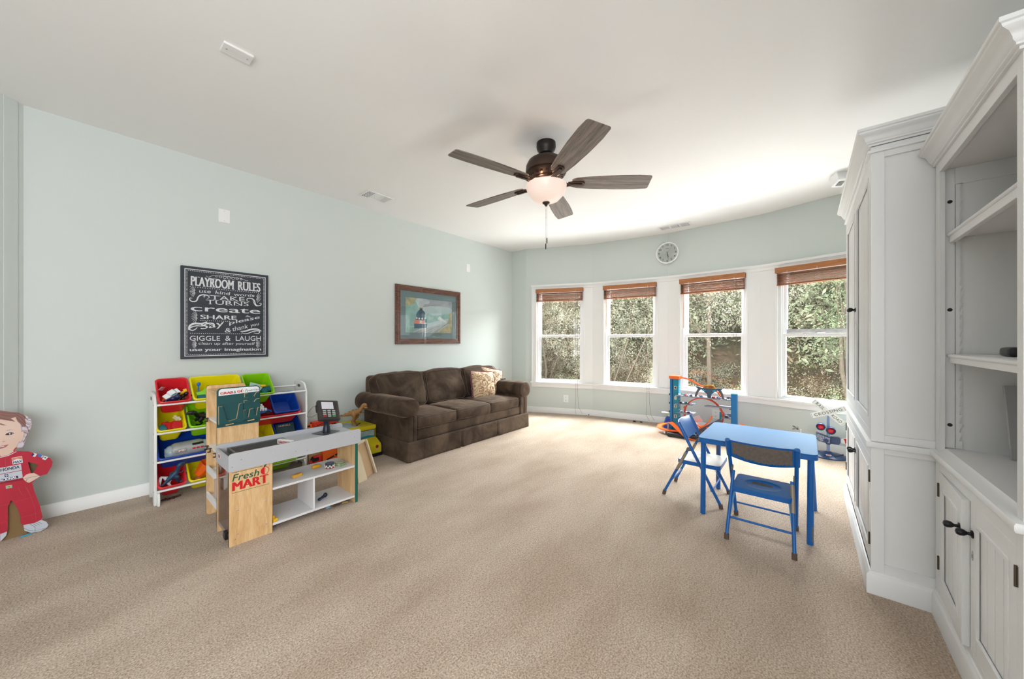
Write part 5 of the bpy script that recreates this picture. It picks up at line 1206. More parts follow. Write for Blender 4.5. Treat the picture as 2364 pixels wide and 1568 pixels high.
for z in (.30, .12):
    m = MB(); m.add([(TWX0 + .01, TWY0 + .012, z + .0), (TWX0 + .01, TWY1 - .012, z), (TWX1 - .01, TWY1 - .012, z + .03), (TWX1 - .01, TWY0 + .012, z + .03), (TWX0 + .01, TWY0 + .012, z + .012), (TWX0 + .01, TWY1 - .012, z + .012), (TWX1 - .01, TWY1 - .012, z + .042), (TWX1 - .01, TWY0 + .012, z + .042)], [(0, 1, 2, 3), (7, 6, 5, 4), (0, 4, 5, 1), (1, 5, 6, 2), (2, 6, 7, 3), (3, 7, 4, 0)])
    m.box(TWX0 + .0, TWX0 + .012, TWY0 + .012, TWY1 - .012, z, z + .04); build('display_tray', m, M_white, tw, bevel=.001)
for y, z in ((3.15, .668), (3.15, .478), (3.06, .478), (2.90, .478)):
    m = MB(); m.box(TWX0 - .014, TWX0 + .012, y - .012, y + .012, z, z + .003); m.box(TWX0 - .002, TWX0 + .001, y - .012, y + .012, z - .022, z + .003); m.box(TWX0 - .014, TWX0 - .0, y - .012, y + .012, z - .022, z - .019); build('shelf_clip', m, M_black, tw)
m = MB(); m.box(.60, .72, 2.93, 3.14, .866, .867); solo('paper_sheet', m, M_['cream'], 'loose pale paper sheet on top of the play shop tower', 'paper', (.66, 3.03, .866))
# pegboard on the near side
gy = TWY0 - .012; gb = thing('shop_pegboard', 'dark green pegboard with grab and go sign hooked on the play shop tower', 'pegboard', (.66, gy, .65))
GX0, GX1, GZ0, GZ1 = .545, .775, .648, .896
pts = [(GX0, GZ0), (GX1, GZ0), (GX1, GZ1 - .025)] + arc(GX1 - .025, GZ1 - .025, .025, 0, 90, 6)[1:] + arc(GX0 + .025, GZ1 - .025, .025, 90, 180, 6)
build('board', MB().prism(pts, (0, gy, 0), (1, 0, 0), (0, 0, 1), (0, 1, 0), 0, .0118), M_grn, gb, bevel=.001)
hp = [(GX0 + .008, GZ1 - .048), (GX1 - .005, GZ1 - .040), (GX1 - .005, GZ1 - .02)] + arc(GX1 - .025, GZ1 - .023, .018, 0, 90, 5)[1:] + arc(GX0 + .026, GZ1 - .023, .018, 90, 180, 5)
build('header_label', MB().prism([(a, b) for a, b in hp], (0, gy, 0), (1, 0, 0), (0, 0, 1), (0, -1, 0), 0, .0006), mat('label_white', 'dfe1e4', .5), gb)
M_lr = mat('label_red', 'c3141f', .5); M_lg = mat('label_green', '23533f', .5)
Og = Vector((0, gy - .0008, 0)); m = MB(); m.text('GRAB', Og + Vector((GX0 + .016, 0, GZ1 - .041)), (1, 0, .03), (0, 0, 1), .066, .016, bold=.01, fat=.0009); m.text('G', Og + Vector((GX0 + .103, 0, GZ1 - .038)), (1, 0, .03), (0, 0, 1), .016, .017, bold=.01, fat=.0009)
m.poly(arc(GX0 + .129, GZ1 - .0285, .0085, 90, 270, 10), Og + Vector((0, 0, 0)), (1, 0, 0), (0, 0, 1)); build('header_lettering', m, M_lr, gb, recalc=False)
m = MB(); m.text('&', Og + Vector((GX0 + .084, 0, GZ1 - .040)), (1, 0, 0), (0, 0, 1), .015, .017, bold=.005); m.text('Favorites', Og + Vector((GX0 + .146, 0, GZ1 - .036)), (1, 0, .03), (0, 0, 1), .075, .016, bold=0, shear=.2)
m.line([(GX0 + .129 + .0085 * math.cos(math.radians(a)), GZ1 - .0285 + .0085 * math.sin(math.radians(a))) for a in range(-90, 91, 15)], .0014, Og, (1, 0, 0), (0, 0, 1)); m.line([(GX0 + .129, GZ1 - .02), (GX0 + .131, GZ1 - .013)], .002, Og, (1, 0, 0), (0, 0, 1)); build('header_script', m, M_lg, gb, recalc=False)
def pocket(pts, d=.016):
    """raised cut-out profile: green face with a pale wooden edge"""
    m = MB(); m.prism(pts, (0, gy, 0), (1, 0, 0), (0, 0, 1), (0, -1, 0), d - .004, d); p = build('pocket', m, M_grn, gb)
    m = MB(); n = len(pts)
    for i in range(n):
        j = (i + 1) % n; a = Vector(pts[i]); b = Vector(pts[j])
        if (b - a).length > 1e-4: m.bar((a.x, gy - d / 2 + .001, a.y), (b.x, gy - d / 2 + .001, b.y), .001, d - .003, up=(0, 1, 0))
    build('wood_edge', m, M_map, p)
k = lambda px, py: (GX0 + (px - 310) / (1085 - 310) * (GX1 - GX0) , GZ1 - ((py - 290) + (px - 310) * .055) / (990 - 290) * (GZ1 - GZ0))
pocket([k(332, 610), k(395, 610), k(470, 865), k(500, 880), k(590, 860), k(640, 850), k(690, 580), k(745, 565), k(760, 850), k(760, 905), k(335, 930)])
pocket([k(765, 700), k(810, 700), k(835, 840), k(855, 830), k(885, 690), k(945, 680), k(985, 820), k(1005, 810), k(1030, 675), k(1060, 665), k(1078, 815), k(1078, 850), k(765, 880)])
pocket([k(785, 395), k(835, 395), k(865, 445), k(870, 462), k(785, 462)]); pocket([k(965, 440), k(1005, 380), k(1050, 375), k(1060, 440), k(965, 455)])
pocket([k(775, 525), k(830, 522), k(870, 555), k(775, 570)]); pocket([k(965, 545), k(1005, 505), k(1060, 502), k(1065, 540), k(965, 560)])
for (a, b) in ((450, 590), (840, 965)):
    m = MB(); p0 = k(a, 960 - (a - 450) * .11); p1 = k(b, 945 - (a - 450) * .11); m.bar((p0[0], gy - .008, p0[1] + .004), (p1[0], gy - .008, p0[1] + .008), .012, .005); build('peg_hook', m, M_map, gb, bevel=.001)

# ------------------------------------------------------------------ play shop counter
CX0, CX1, CYF, CYB = .545, 1.308, 2.572, 2.855
ct = thing('play_shop_counter', 'maple and grey play shop checkout counter with conveyor and red logo', 'toy counter', ((CX0 + CX1) / 2, 2.71, 0))
M_gry = mat('grey_laminate', 'b4b6bb', .42); M_sh = mat('pale_shelf_laminate', 'd9d9dc', .4)
fp = build('front_panel', MB().box(CX0, .762, CYF, CYF + .012, 0, .452), M_map, ct); build('edge_band', MB().box(CX0 - .0015, CX0, CYF, CYF + .012, 0, .452), M_edge, fp); build('edge_band', MB().box(.762, .7635, CYF, CYF + .012, 0, .452), M_edge, fp)
build('rear_panel', MB().box(CX0, .762, CYB - .012, CYB, 0, .452), M_map, ct)
build('cabinet_floor', MB().box(CX0 + .004, .762, CYF + .012, CYB - .012, .05, .062), M_white, ct); build('cabinet_wall', MB().box(.752, .762, CYF + .012, CYB - .012, .062, .45), M_map, ct)
dr = build('clear_door', MB().box(CX0 + .002, CX0 + .006, CYF + .014, CYB - .004, .052, .445), glassmat('smoked_acrylic', (.72, .66, .66, 1)), ct); dr['label'] = 'smoky clear acrylic door'
build('door_pull', MB().box(CX0 - .012, CX0 + .004, CYB - .008, CYB + .012, .21, .33), mat('acrylic_pull', 'b9a9a4', .2, alpha=.45), dr); m = MB(); m.box(CX0 - .01, CX0 + .006, CYF + .045, CYF + .085, .03, .075); build('door_catch', m, M_black, ct, bevel=.002)
rp = build('end_panel', MB().box(CX1 - .018, CX1, CYF, CYB, 0, .452), M_map, ct); build('edge_band', MB().box(CX1 - .0175, CX1 + .003, CYF - .002, CYB, 0, .452), M_gedge, rp)
for z in (.262, .040):
    build('shelf', MB().box(.762, CX1 - .018, CYF + .002, CYB - .004, z, z + .014), M_sh, ct, bevel=.001)
build('shelf_divider', MB().box(1.002, 1.014, CYF + .004, CYB - .006, .054, .262), M_sh, ct, bevel=.001)
ap = [(CX0 - .004, .437), (CX1 + .022, .437), (CX1 + .022, .52)] + arc(CX1 + .002, .522, .02, 0, 90, 5)[1:] + arc(CX0 + .016, .522, .02, 90, 180, 5)
build('front_apron', MB().prism(ap, (0, CYF, 0), (1, 0, 0), (0, 0, 1), (0, -1, 0), 0, .010), M_gry, ct, bevel=.001)
build('rear_apron', MB().prism(ap, (0, CYB, 0), (1, 0, 0), (0, 0, 1), (0, 1, 0), 0, .010), M_gry, ct, bevel=.001)
build('left_apron', MB().box(CX0 - .004, CX0 + .004, CYF, CYB, .437, .522), M_gry, ct)
st_ = build('oval_sticker', MB().prism([(math.cos(a) * .022, math.sin(a) * .016) for a in [2 * PI * q / 20 for q in range(20)]], (CX0 - .0042, CYB - .08, .49), (0, -1, 0), (0, 0, 1), (-1, 0, 0), 0, .0008), M_white, ct)
m = MB(); m.poly([(math.cos(a) * .018, math.sin(a) * .012) for a in [2 * PI * q / 20 for q in range(20)]], (CX0 - .0052, CYB - .08, .49), (0, -1, 0), (0, 0, 1)); build('sticker_field', m, M_lr, st_, recalc=False)
build('countertop', MB().box(CX0 + .36, CX1 + .018, CYF, CYB, .498, .510), M_gry, ct); build('bagging_ledge', MB().box(CX0 + .004, CX0 + .05, CYF, CYB, .44, .452), M_map, ct)
bl_ = build('conveyor_belt', MB().box(CX0 + .06, CX0 + .35, CYF + .02, CYB - .02, .500, .508), mat('conveyor_fabric', '3a3a3c', .8, bump=.2), ct)
build('conveyor_frame', MB().ring([(CX0 + .05, CYF), (CX0 + .365, CYF), (CX0 + .365, CYB), (CX0 + .05, CYB)], [(CX0 + .062, CYF + .02), (CX0 + .35, CYF + .02), (CX0 + .35, CYB - .02), (CX0 + .062, CYB - .02)], (0, 0, 0), (1, 0, 0), (0, 1, 0), (0, 0, 1), .486, .513), mat('dark_grey_frame', '55565a', .4), ct)
build('scanner_plate', MB().box(CX0 + .325, CX0 + .36, CYF + .02, CYB - .02, .508, .5145), mat('scanner_grey', '7a7d7f', .3), ct, bevel=.001)
LX, LY, LANE_A = .862, 2.655, 112
ls = thing('lane_sign', 'small white lane closed sign bar across the toy conveyor belt', 'toy sign', (.862, 2.655, .513)); Rl = rotz(math.radians(LANE_A))
build('bar', MB().obox((LX, LY, .528), (.12, .022, .030), Rl), mat('sign_cream', 'e2e0da', .4), ls, bevel=.002)
Ul = Rl @ Vector((-1, 0, 0)); Nl = Rl @ Vector((0, 1, 0)); Oc = Vector((LX, LY, .515)) + Nl * .0112
m = MB(); m.poly([(-.052, .003), (.052, .003), (.052, .024), (-.052, .024)], Oc, Ul, (0, 0, 1), .0003, 0); build('sign_face', m, mat('grey_sign_face', 'b9b8b6', .5), ls, recalc=False)
m = MB(); m.text('Lane Closed', Oc - Ul * .045 + Vector((0, 0, .0065)), Ul, (0, 0, 1), .09, .015, bold=.01, th=.0008, fat=.0006); build('sign_lettering', m, M_lr, ls, recalc=False)
def screws(pts, par):
    for x, y, z, a in pts:
        M = {'f': Matrix(((1, 0, 0), (0, 0, 1), (0, -1, 0))), 't': R0}[a]; s_ = build('screw', MB().ell((x, y, z), (.004, .0016, .004) if a == 'f' else (.004, .004, .0016), nu=10, nv=6), M_steel, par)
screws([(x, CYF - .0105, z, 'f') for x, z in ((.60, .50), (.557, .466), (.765, .49), (.89, .478), (.96, .468), (1.14, .505), (1.285, .49))] + [(x, CYF - .001, z, 'f') for x, z in ((.585, .205), (.725, .21), (.585, .065), (.73, .066), (.573, .037))] + [(.90, 2.70, .0545, 't'), (1.25, 2.80, .5105, 't')], ct)
# logo
M_red = mat('logo_red', 'c8101c', .5); lo = Vector((0, CYF - .0004, 0))
m = MB(); K = lambda px, py: (CX0 + (px - 903) / (1342 - 903) * .217, .437 - ((py - 1085) + (px - 903) * .19) / 620 * .437 * 1.02)
def lt(m, s_, x0, y0, x1, y1, top, bold, shear=0, th=.0005):
    a, b, t = K(x0, y0), K(x1, y1), K(x0, top); d = Vector((b[0] - a[0], 0, b[1] - a[1])); w_ = d.length; m.text(s_, lo + Vector((a[0], 0, a[1])), d, Vector((0, 0, 1)), w_, abs(t[1] - a[1]), bold=bold, shear=shear, th=th)
lgz = lambda x, z: lo + Vector((x, 0, z))
m.text('MART', lgz(CX0 + .014, .322), (1, 0, -.0), (0, 0, 1), .182, .050, bold=.015, th=.0006, fat=.0035)
ax_, az_ = CX0 + .176, .398; m.poly([(ax_ + .021 * math.cos(math.radians(a)), az_ + .023 * math.sin(math.radians(a))) for a in range(90, 271, 12)], lo, (1, 0, 0), (0, 0, 1))
m.line([(ax_ + .0225 * math.cos(math.radians(a)), az_ + .023 * math.sin(math.radians(a))) for a in range(-90, 91, 10)], .003, lo, (1, 0, 0), (0, 0, 1)); lg1 = build('logo_red_print', m, M_red, fp, recalc=False)
m = MB(); m.text('Fresh', lgz(CX0 + .014, .377), (1, 0, 0), (0, 0, 1), .130, .040, bold=.012, shear=.22, th=.0006)
m.line([(CX0 + .014, .428), (CX0 + .165, .428)], .0022, lo, (1, 0, 0), (0, 0, 1)); m.line([(CX0 + .014, .310), (CX0 + .2, .310)], .0022, lo, (1, 0, 0), (0, 0, 1))
m.poly([(ax_ - .006, az_ + .024), (ax_ - .002, az_ + .034), (ax_ + .010, az_ + .038), (ax_ + .008, az_ + .030), (ax_ + .001, az_ + .023)], lo, (1, 0, 0), (0, 0, 1))
for z in (-.008, .002, .010): m.poly(arc(ax_ + .004, az_ + z, .0013, 0, 330, 8), lo, (1, 0, 0), (0, 0, 1))
lg2 = build('logo_green_print', m, M_lg, fp, recalc=False)
# toys inside the smoked cabinet
m = MB(); m.ell((.60, 2.66, .36), (.02, .035, .02)); m.tube([(.6, 2.66, .36), (.6, 2.67, .25), (.61, 2.68, .19)], [.012, .02, .008], 8); solo('toy_scanner', m, [M_['white']], 'white toy scanner handle seen through the smoky counter door', 'toy scanner', (.60, 2.67, .20))
solo('toy_dome', MB().ell((.60, 2.66, .378), (.024, .038, .016)), M_['red'], 'red dome of a toy hanging behind the smoky counter door', 'toy piece', (.60, 2.66, .36))
# card terminal on its stand
tm = thing('card_terminal', 'black toy card payment terminal on a stand on the counter', 'card terminal', (1.165, 2.76, .5105))
Rt = eul(math.radians(48), math.radians(8), math.radians(-6)); tcn = Vector((1.172, 2.742, .676))
build('base_plate', MB().prism([(-.06, -.075), (.075, -.06), (.065, .07), (-.07, .06)], (1.165, 2.77, .5105), rotz(.3) @ Vector((1, 0, 0)), rotz(.3) @ Vector((0, 1, 0)), (0, 0, 1), 0, .003), mat('base_plate_grey', '3c3f44', .35), tm, bevel=.001)
build('stand', MB().lathe([(.026, .513), (.025, .54), (.021, .56), (.022, .60), (.024, .605), (0, .61)], (1.168, 2.762, 0), 24), mat('stand_blueblack', '1b2230', .3), tm)
m = MB(); m.rbox(tcn, (.148, .168, .034), .008, 6, M=Rt); m.rbox(tcn + Rt @ Vector((-.02, .045, -.03)), (.10, .07, .05), .012, 5, M=Rt); build('body', m, mat('terminal_brownblack', '2e2a2b', .4), tm)
m = MB(); m.bar(Vector((1.165, 2.765, .595)), tcn + Rt @ Vector((0, 0, -.03)), .03, .02); build('tilt_arm', m, M_black, tm, bevel=.003)
build('screen', MB().obox(tcn + Rt @ Vector((-.008, .034, .0175)), (.082, .06, .002), Rt), mat('terminal_screen', 'cfcfd8', .3), tm)
for r_i in range(4):
    for c_i in range(3):
        mt = M_['red'] if (r_i == 3 and c_i == 0) else (mat('key_green', '3a9a55', .4) if (r_i == 3 and c_i == 2) else mat('key_grey', 'a7adaa', .4))
        build('key', MB().obox(tcn + Rt @ Vector((-.034 + .032 * c_i, -.012 - .0155 * r_i, .0185)), (.022, .0095, .004), Rt), mt, tm, bevel=.001)
build('cable', MB().tube([tcn + Vector((-.06, .02, .04)), tcn + Vector((-.095, .03, .04)), tcn + Vector((-.125, .04, .0)), tcn + Vector((-.13, .04, -.03)), tcn + Vector((-.10, .03, -.035)), tcn + Vector((-.07, .03, -.02))], .0013, 6), M_black, tm)
# goods on the counter shelves
m = MB(); m.rbox((.930, 2.655, .276 + .011), (.062, .028, .02), .004, 5, M=rotz(.25)); g = solo('toy_bar', m, mat('mustard_toy', 'cf9a3a', .5), 'mustard coloured toy bar on the upper counter shelf', 'toy food', (.93, 2.655, .276))
m = MB(); m.rbox((1.083, 2.735, .276 + .013), (.06, .03, .026), .012, 6, M=rotz(.05)); solo('toy_corn', m, mat('corn_toy', 'd79a1c', .35), 'orange yellow toy corn on the upper counter shelf', 'toy food', (1.083, 2.735, .276))
o = thing('toy_tin', 'round dark blue and cream toy tin on the upper counter shelf', 'toy food', (1.150, 2.665, .276)); build('tin', MB().lathe([(0, 0), (.03, 0), (.03, .036), (0, .036)], (1.150, 2.665, .276), 28), M_navy if False else mat('tin_blue', '2c3d58', .35), o)
m = MB()
for k in range(16): a = 2 * PI * k / 16; q = Vector((1.150, 2.665, .286 + (.009 if k % 2 else 0))) + Vector((math.cos(a), math.sin(a), 0)) * .0295; m.ell(q, (.0065, .0065, .0075), None, 8, 6)
build('label_print', m, mat('tin_cream', 'e0cdb5', .5), o)['kind'] = 'stuff'
m = MB()
for k in range(24): a = 2 * PI * k / 24; q = Vector((1.150, 2.665, .280)) + Vector((math.cos(a), math.sin(a), 0)) * .0302; m.ell(q, (.003, .003, .003), None, 6, 5)
build('red_dots', m, M_['red'], o)['kind'] = 'stuff'
m = MB(); m.rbox((1.222, 2.665, .276 + .009), (.055, .07, .018), .003, 4, M=rotz(.35)); o = solo('toy_tea_box', m, mat('sage_box', '9cb58a', .5, col2='6f8f66', vscale=60), 'pale green toy box of food on the upper counter shelf', 'toy food', (1.222, 2.665, .276)); build('tray_window', MB().obox((1.220, 2.672, .2955), (.036, .045, .002), rotz(.35)), mat('window_film', 'c3cbb5', .2), o)
m = MB(); R_ = rotz(.6)
for g_i in (-1, 1): m.ell(Vector((1.105, 2.695, .064)) + R_ @ Vector((g_i * .02, 0, 0)), (.018, .012, .010), R_, 12, 8)
m.tube([Vector((1.105, 2.695, .07)) + R_ @ Vector((-.03, 0, 0)), Vector((1.105, 2.695, .072)) + R_ @ Vector((.03, 0, 0))], .003, 6); solo('toy_goggles', m, M_['navy'], 'dark blue toy goggles on the lower counter shelf', 'toy goggles', (1.105, 2.695, .054))
m = MB(); m.ell((1.135, 2.705, .072), (.014, .012, .017), None, 12, 8); solo('toy_cup', m, mat('black_navy', '161b2b', .4), 'small black toy cup beside the blue goggles', 'toy cup', (1.135, 2.705, .054))
m = MB(); m.obox((.778, 2.60, .063), (.028, .035, .018), rotz(.3)); m.obox((.775, 2.60, .082), (.012, .012, .02), rotz(.3)); solo('toy_digger', m, M_['yellow'], 'yellow toy corner peeking from behind the maple panel on the lower shelf', 'toy piece', (.778, 2.60, .054), bevel=.002)
m = MB(); m.ell((1.125, 2.63, .008), (.02, .012, .008)); solo('carpet_scrap', m, mat('pale_blue_toy', '7fa0b8', .5), 'pale blue toy bit on the carpet under the counter', 'toy piece', (1.125, 2.63, 0))
m = MB(); m.tube([(1.155, 2.62, .008), (1.20, 2.615, .008)], .006, 8); solo('carpet_scrap', m, mat('brown_toy_bit', '57452f', .6), 'dark brown toy bit on the carpet under the counter', 'toy piece', (1.175, 2.62, 0))
m = MB(); m.tube([(1.215, 2.615, .009), (1.255, 2.61, .009)], .007, 8); solo('carpet_scrap', m, mat('tan_toy_bit', 'a88d4d', .6), 'tan toy stick on the carpet near the end of the counter', 'toy piece', (1.235, 2.612, 0))
# boards leaning by the counter end
def slab(a, b, c, d, th_):
    a, b, c, d = map(Vector, (a, b, c, d)); n = (b - a).cross(d - a).normalized() * th_; m = MB(); m.add([a, b, c, d, a + n, b + n, c + n, d + n], [(3, 2, 1, 0), (4, 5, 6, 7), (0, 1, 5, 4), (1, 2, 6, 5), (2, 3, 7, 6), (3, 0, 4, 7)]); return m
M_kraft = mat('tan_board', 'bb9d78', .7, var=.1, vscale=5); M_kraft2 = mat('cream_board', 'd6c6aa', .7)
o = thing('leaning_tray', 'tan wooden tray leaning on its side at the end of the counter', 'tray', (1.60, 2.99, 0))
build('panel', slab((1.48, 2.905, .001), (1.705, 3.035, .001), (1.565, 2.955, .338), (1.42, 2.87, .338), .004), M_kraft, o)
build('rim', slab((1.695, 3.020, .0), (1.712, 3.030, .001), (1.570, 2.950, .345), (1.558, 2.942, .345), .018), M_kraft2, o); build('rim', slab((1.40, 2.86, .33), (1.563, 2.955, .33), (1.560, 2.950, .345), (1.40, 2.855, .345), .016), M_kraft2, o)
build('front_flap', slab((1.48, 2.895, .0), (1.575, 2.922, .0), (1.50, 2.90, .24), (1.44, 2.87, .33), .003), M_kraft2, o)
# wooden box and red toy car carriers behind the counter
o = thing('wooden_toy_box', 'pale wooden toy box on the carpet between the toy rack and the bus', 'toy box', (1.50, 3.80, 0))
m = MB(); m.box(1.385, 1.60, 3.66, 3.672, 0, .31); m.box(1.385, 1.60, 3.93, 3.942, 0, .31); m.box(1.385, 1.397, 3.672, 3.93, 0, .31); m.box(1.588, 1.60, 3.672, 3.93, 0, .31); m.box(1.397, 1.588, 3.672, 3.93, .01, .02); build('box', m, wood('pale_pine', 'b98f62', 'd8b88c', (9, 1, 9), 3, .5), o, bevel=.001)
for x, z in ((1.40, .29), (1.40, .03)): build('screw', MB().ell((x, 3.659, z), (.003, .001, .003), nu=8, nv=6), M_black, o)
build('lid', MB().box(1.375, 1.605, 3.655, 3.945, .31, .322), wood('pale_pine', 'b98f62', 'd8b88c'), o, bevel=.001)
def carrier(c, L, R, label, cols):
    o = thing('toy_car_carrier', label, 'toy truck', c); c = Vector(c); X, Y, Z = R @ Vector((1, 0, 0)), R @ Vector((0, 1, 0)), R @ Vector((0, 0, 1)); w_ = .06
    build('cab', MB().prism([(-.5 * L, .02), (-.5 * L, .055), (-.46 * L, .075), (-.42 * L, .105), (-.27 * L, .11), (-.25 * L, .02)], c, X, Z, Y, -w_ / 2, w_ / 2), cols[0], o, bevel=.004)
    build('windscreen', MB().prism([(-.478 * L, .062), (-.43 * L, .1), (-.33 * L, .1), (-.33 * L, .068)], c, X, Z, Y, -w_ / 2 - .001, w_ / 2 + .001), M_['black'], o)
    build('trailer', MB().prism([(-.24 * L, .035), (-.24 * L, .14), (.5 * L, .165), (.5 * L, .035)], c, X, Z, Y, -w_ / 2, w_ / 2), cols[1], o, bevel=.003)
    build('ramp_stripe', MB().prism([(-.2 * L, .045), (-.18 * L, .06), (.46 * L, .14), (.47 * L, .125)], c, X, Z, Y, -w_ / 2 - .003, w_ / 2 + .003), M_['black'], o)
    for t in (.0, .33, .66, 1): build('rivet', MB().ell(c + X * (-.17 + .62 * t) * L + Z * (.056 + .075 * t) - Y * (w_ / 2 + .003), (.004, .002, .004), nu=8, nv=6), M_['white'], o)
    for x in (-.4, -.1, .1, .38): build('wheel', MB().cyl(c + X * x * L - Y * (w_ / 2 + .004) + Z * .02, c + X * x * L + Y * (w_ / 2 + .004) + Z * .02, .02, 14), M_['black'], o)
    return o
carrier((1.56, 3.57, 0), .40, R0, 'red and orange toy car carrier on the carpet behind the counter', (M_['red'], M_['orange']))
m = carrier((1.545, 3.80, .322), .36, rotz(.15), 'flat orange toy car carrier lying on top of the wooden toy box', (M_['orange'], mat('toy_scarlet', 'd8371f', .4)))
m.scale = (1, 1, .45)
figure('toy_robot', (1.40, 3.74, .322), .08, M_['teal'], 'teal toy figure on the left end of the wooden box lid', 'toy figure', eul(1.2, 0, .6))

# ------------------------------------------------------------------ school bus toy box and the dinosaur on it
M_bus = mat('bus_yellow_fabric', 'd9c613', .7, bump=.15, bscale=25); M_win = mat('bus_window_print', '7f9fa8', .6, col2='b4c0bf', vscale=9)
bs = thing('bus_toy_box', 'yellow fabric toy box shaped like a school bus beside the sofa', 'toy box', (1.815, 3.70, 0)); BX0, BX1, BY0, BY1 = 1.62, 2.012, 3.55, 3.945
build('body', MB().box(BX0 + .004, BX1 - .004, BY0 + .004, BY1, .03, .278), M_bus, bs, bevel=.003)
lid = build('lid', MB().box(BX0, BX1, BY0 - .002, BY1, .262, .30), M_bus, bs, bevel=.004)
m = MB(); m.box(BX0 + .10, BX0 + .24, BY0 + .05, BY1 - .08, .30, .3012); build('roof_hatch_print', m, M_win, lid)
m = MB()
for y in (BY0 + .1, BY0 + .2, BY0 + .3): m.box(BX0 + .26, BX1 - .03, y, y + .003, .30, .3008)
build('roof_line_print', m, M_black, lid)
for x0, x1 in ((BX0 + .01, BX0 + .192), (BX0 + .205, BX1 - .02)):
    p_ = build('windscreen_print', MB().box(x0, x1, BY0 + .001, BY0 + .005, .175, .252), M_win, bs); m = MB(); m.ring([(x0 - .004, .171), (x1 + .004, .171), (x1 + .004, .256), (x0 - .004, .256)], [(x0, .175), (x1, .175), (x1, .252), (x0, .252)], (0, BY0 + .004, 0), (1, 0, 0), (0, 0, 1), (0, -1, 0), 0, .0045); build('outline_print', m, M_black, p_)
    m = MB(); m.poly([(x0, .175)] + [(x0 + (x1 - x0) * t / 8, .188 + .012 * math.sin(t / 8 * PI)) for t in range(9)] + [(x1, .175)], (0, BY0 + .0008, 0), (1, 0, 0), (0, 0, 1)); build('blue_shade_print', m, mat('teal_print', '2f8a9c', .6), p_, recalc=False)
hd = MB(); hd.prism([(BY0 + .004, .03), (BY0 + .004, .176), (BY0 - .03, .165), (BY0 - .105, .125), (BY0 - .118, .10), (BY0 - .118, .03)], (0, 0, 0), (0, 1, 0), (0, 0, 1), (1, 0, 0), BX0 + .02, BX1 - .004); build('hood', hd, M_bus, bs, bevel=.006)
fy = BY0 - .118; build('bumper', MB().box(BX0 + .01, BX1 + .004, fy - .006, BY1, 0, .034), M_black, bs, bevel=.003)
g_ = build('grille_print', MB().prism(rrect(.14, .062, .008, 3, BX0 + .12, .047), (0, fy, 0), (1, 0, 0), (0, 0, 1), (0, -1, 0), 0, .0015), M_black, bs); m = MB()
for k in range(4): m.box(BX0 + .125, BX0 + .255, fy - .003, fy - .001, .055 + .0135 * k, .057 + .0135 * k)
build('grille_bar_print', m, M_['grey'], g_)
for x in (BX0 + .06, BX1 - .055):
    build('headlight_print', MB().cyl((x, fy - .002, .10), (x, fy + .001, .10), .016, 16), mat('headlight_red', 'a8261c', .5), bs); build('lamp_print', MB().cyl((x, fy - .002, .072), (x, fy + .001, .072), .009, 12), mat('lamp_cream', 'd9cf8a', .5), bs)
pl_ = build('plate_print', MB().box(BX0 + .175, BX0 + .25, fy - .008, fy - .006, .008, .026), M_white, bs); 
dino((1.85, 3.70, .30), .262, (mat('tan_dino', 'b2854f', .5, col2='8d6236', vscale=14), mat('dark_dino_back', '3f3630', .6), M_['black'], mat('dino_mouth', 'a34a44', .5)), 'tan tyrannosaur toy with open jaws standing on the yellow bus box', rotz(math.radians(-46)))
m = MB(); m.box(-.02, .02, -.035, .035, 0, .10); m.v = [(x + 4.05, y + 3.50, z + .02) for x, y, z in m.v]; solo('toy_robot', m, M_['red'], 'red toy edge showing behind the far sofa arm', 'toy piece', (4.05, 3.5, .02), bevel=.004)
# ------------------------------------------------------------------ child's folding table and chairs
M_blue = mat('blue_enamel', '0a5fac', .32); M_vinyl = mat('blue_vinyl_top', '2c78b2', .55, spec=.2, bump=.12, bscale=220, stretch=(1, 5, 1)); M_worn = mat('worn_grey_brown', '6d655e', .7, var=.15, vscale=60); M_foot = mat('brown_rubber', '5c4a3e', .8)
M_seatc = mat('cream_vinyl', 'c4bcb2', .5, bump=.1); M_sleeve = mat('worn_steel_sleeve', '9a8c7c', .45, metal=.4)
TZ = .532; tb = thing('folding_table', 'small square blue folding play table with four legs', 'table', (3.015, .26, 0))
build('table_top', MB().prism(rrect(.60, .635, .035, 5, 2.715, -.055), (0, 0, 0), (1, 0, 0), (0, 1, 0), (0, 0, 1), TZ - .006, TZ), M_vinyl, tb, bevel=.002)
build('apron', MB().ring(rrect(.60, .635, .035, 5, 2.715, -.055), rrect(.57, .605, .03, 5, 2.73, -.04), (0, 0, 0), (1, 0, 0), (0, 1, 0), (0, 0, 1), TZ - .035, TZ - .007).prism(rrect(.59, .625, .03, 5, 2.72, -.05), (0, 0, 0), (1, 0, 0), (0, 1, 0), (0, 0, 1), TZ - .012, TZ - .0065), M_blue, tb, bevel=.002)
for (fx, fy, tx, ty, wn_) in ((2.752, .553, 2.748, .548, 0), (2.733, -.018, 2.745, -.022, 1), (3.30, -.044, 3.285, -.022, 1), (3.287, .549, 3.285, .545, 1)):
    lg = build('leg', MB().tube([(fx, fy, 0), (tx, ty, TZ - .012)], .0165, 16), M_blue, tb)
    if wn_:
        m = MB(); a = Vector((fx, fy, 0)); b = Vector((tx, ty, TZ)); d_ = Vector((-.771, -.637, 0)) if fx < 3 else Vector((-1, 0, 0)); lo_, hi_ = ((.04, .2) if fx < 3 else (.12, .85)); q_ = []
        m.strip([a.lerp(b, lo_ + (hi_ - lo_) * t / 8) + d_ * .0158 for t in range(9)], .009, .0022, d_.cross(Vector((0, 0, 1)))); build('worn_patch', m, M_worn, lg)
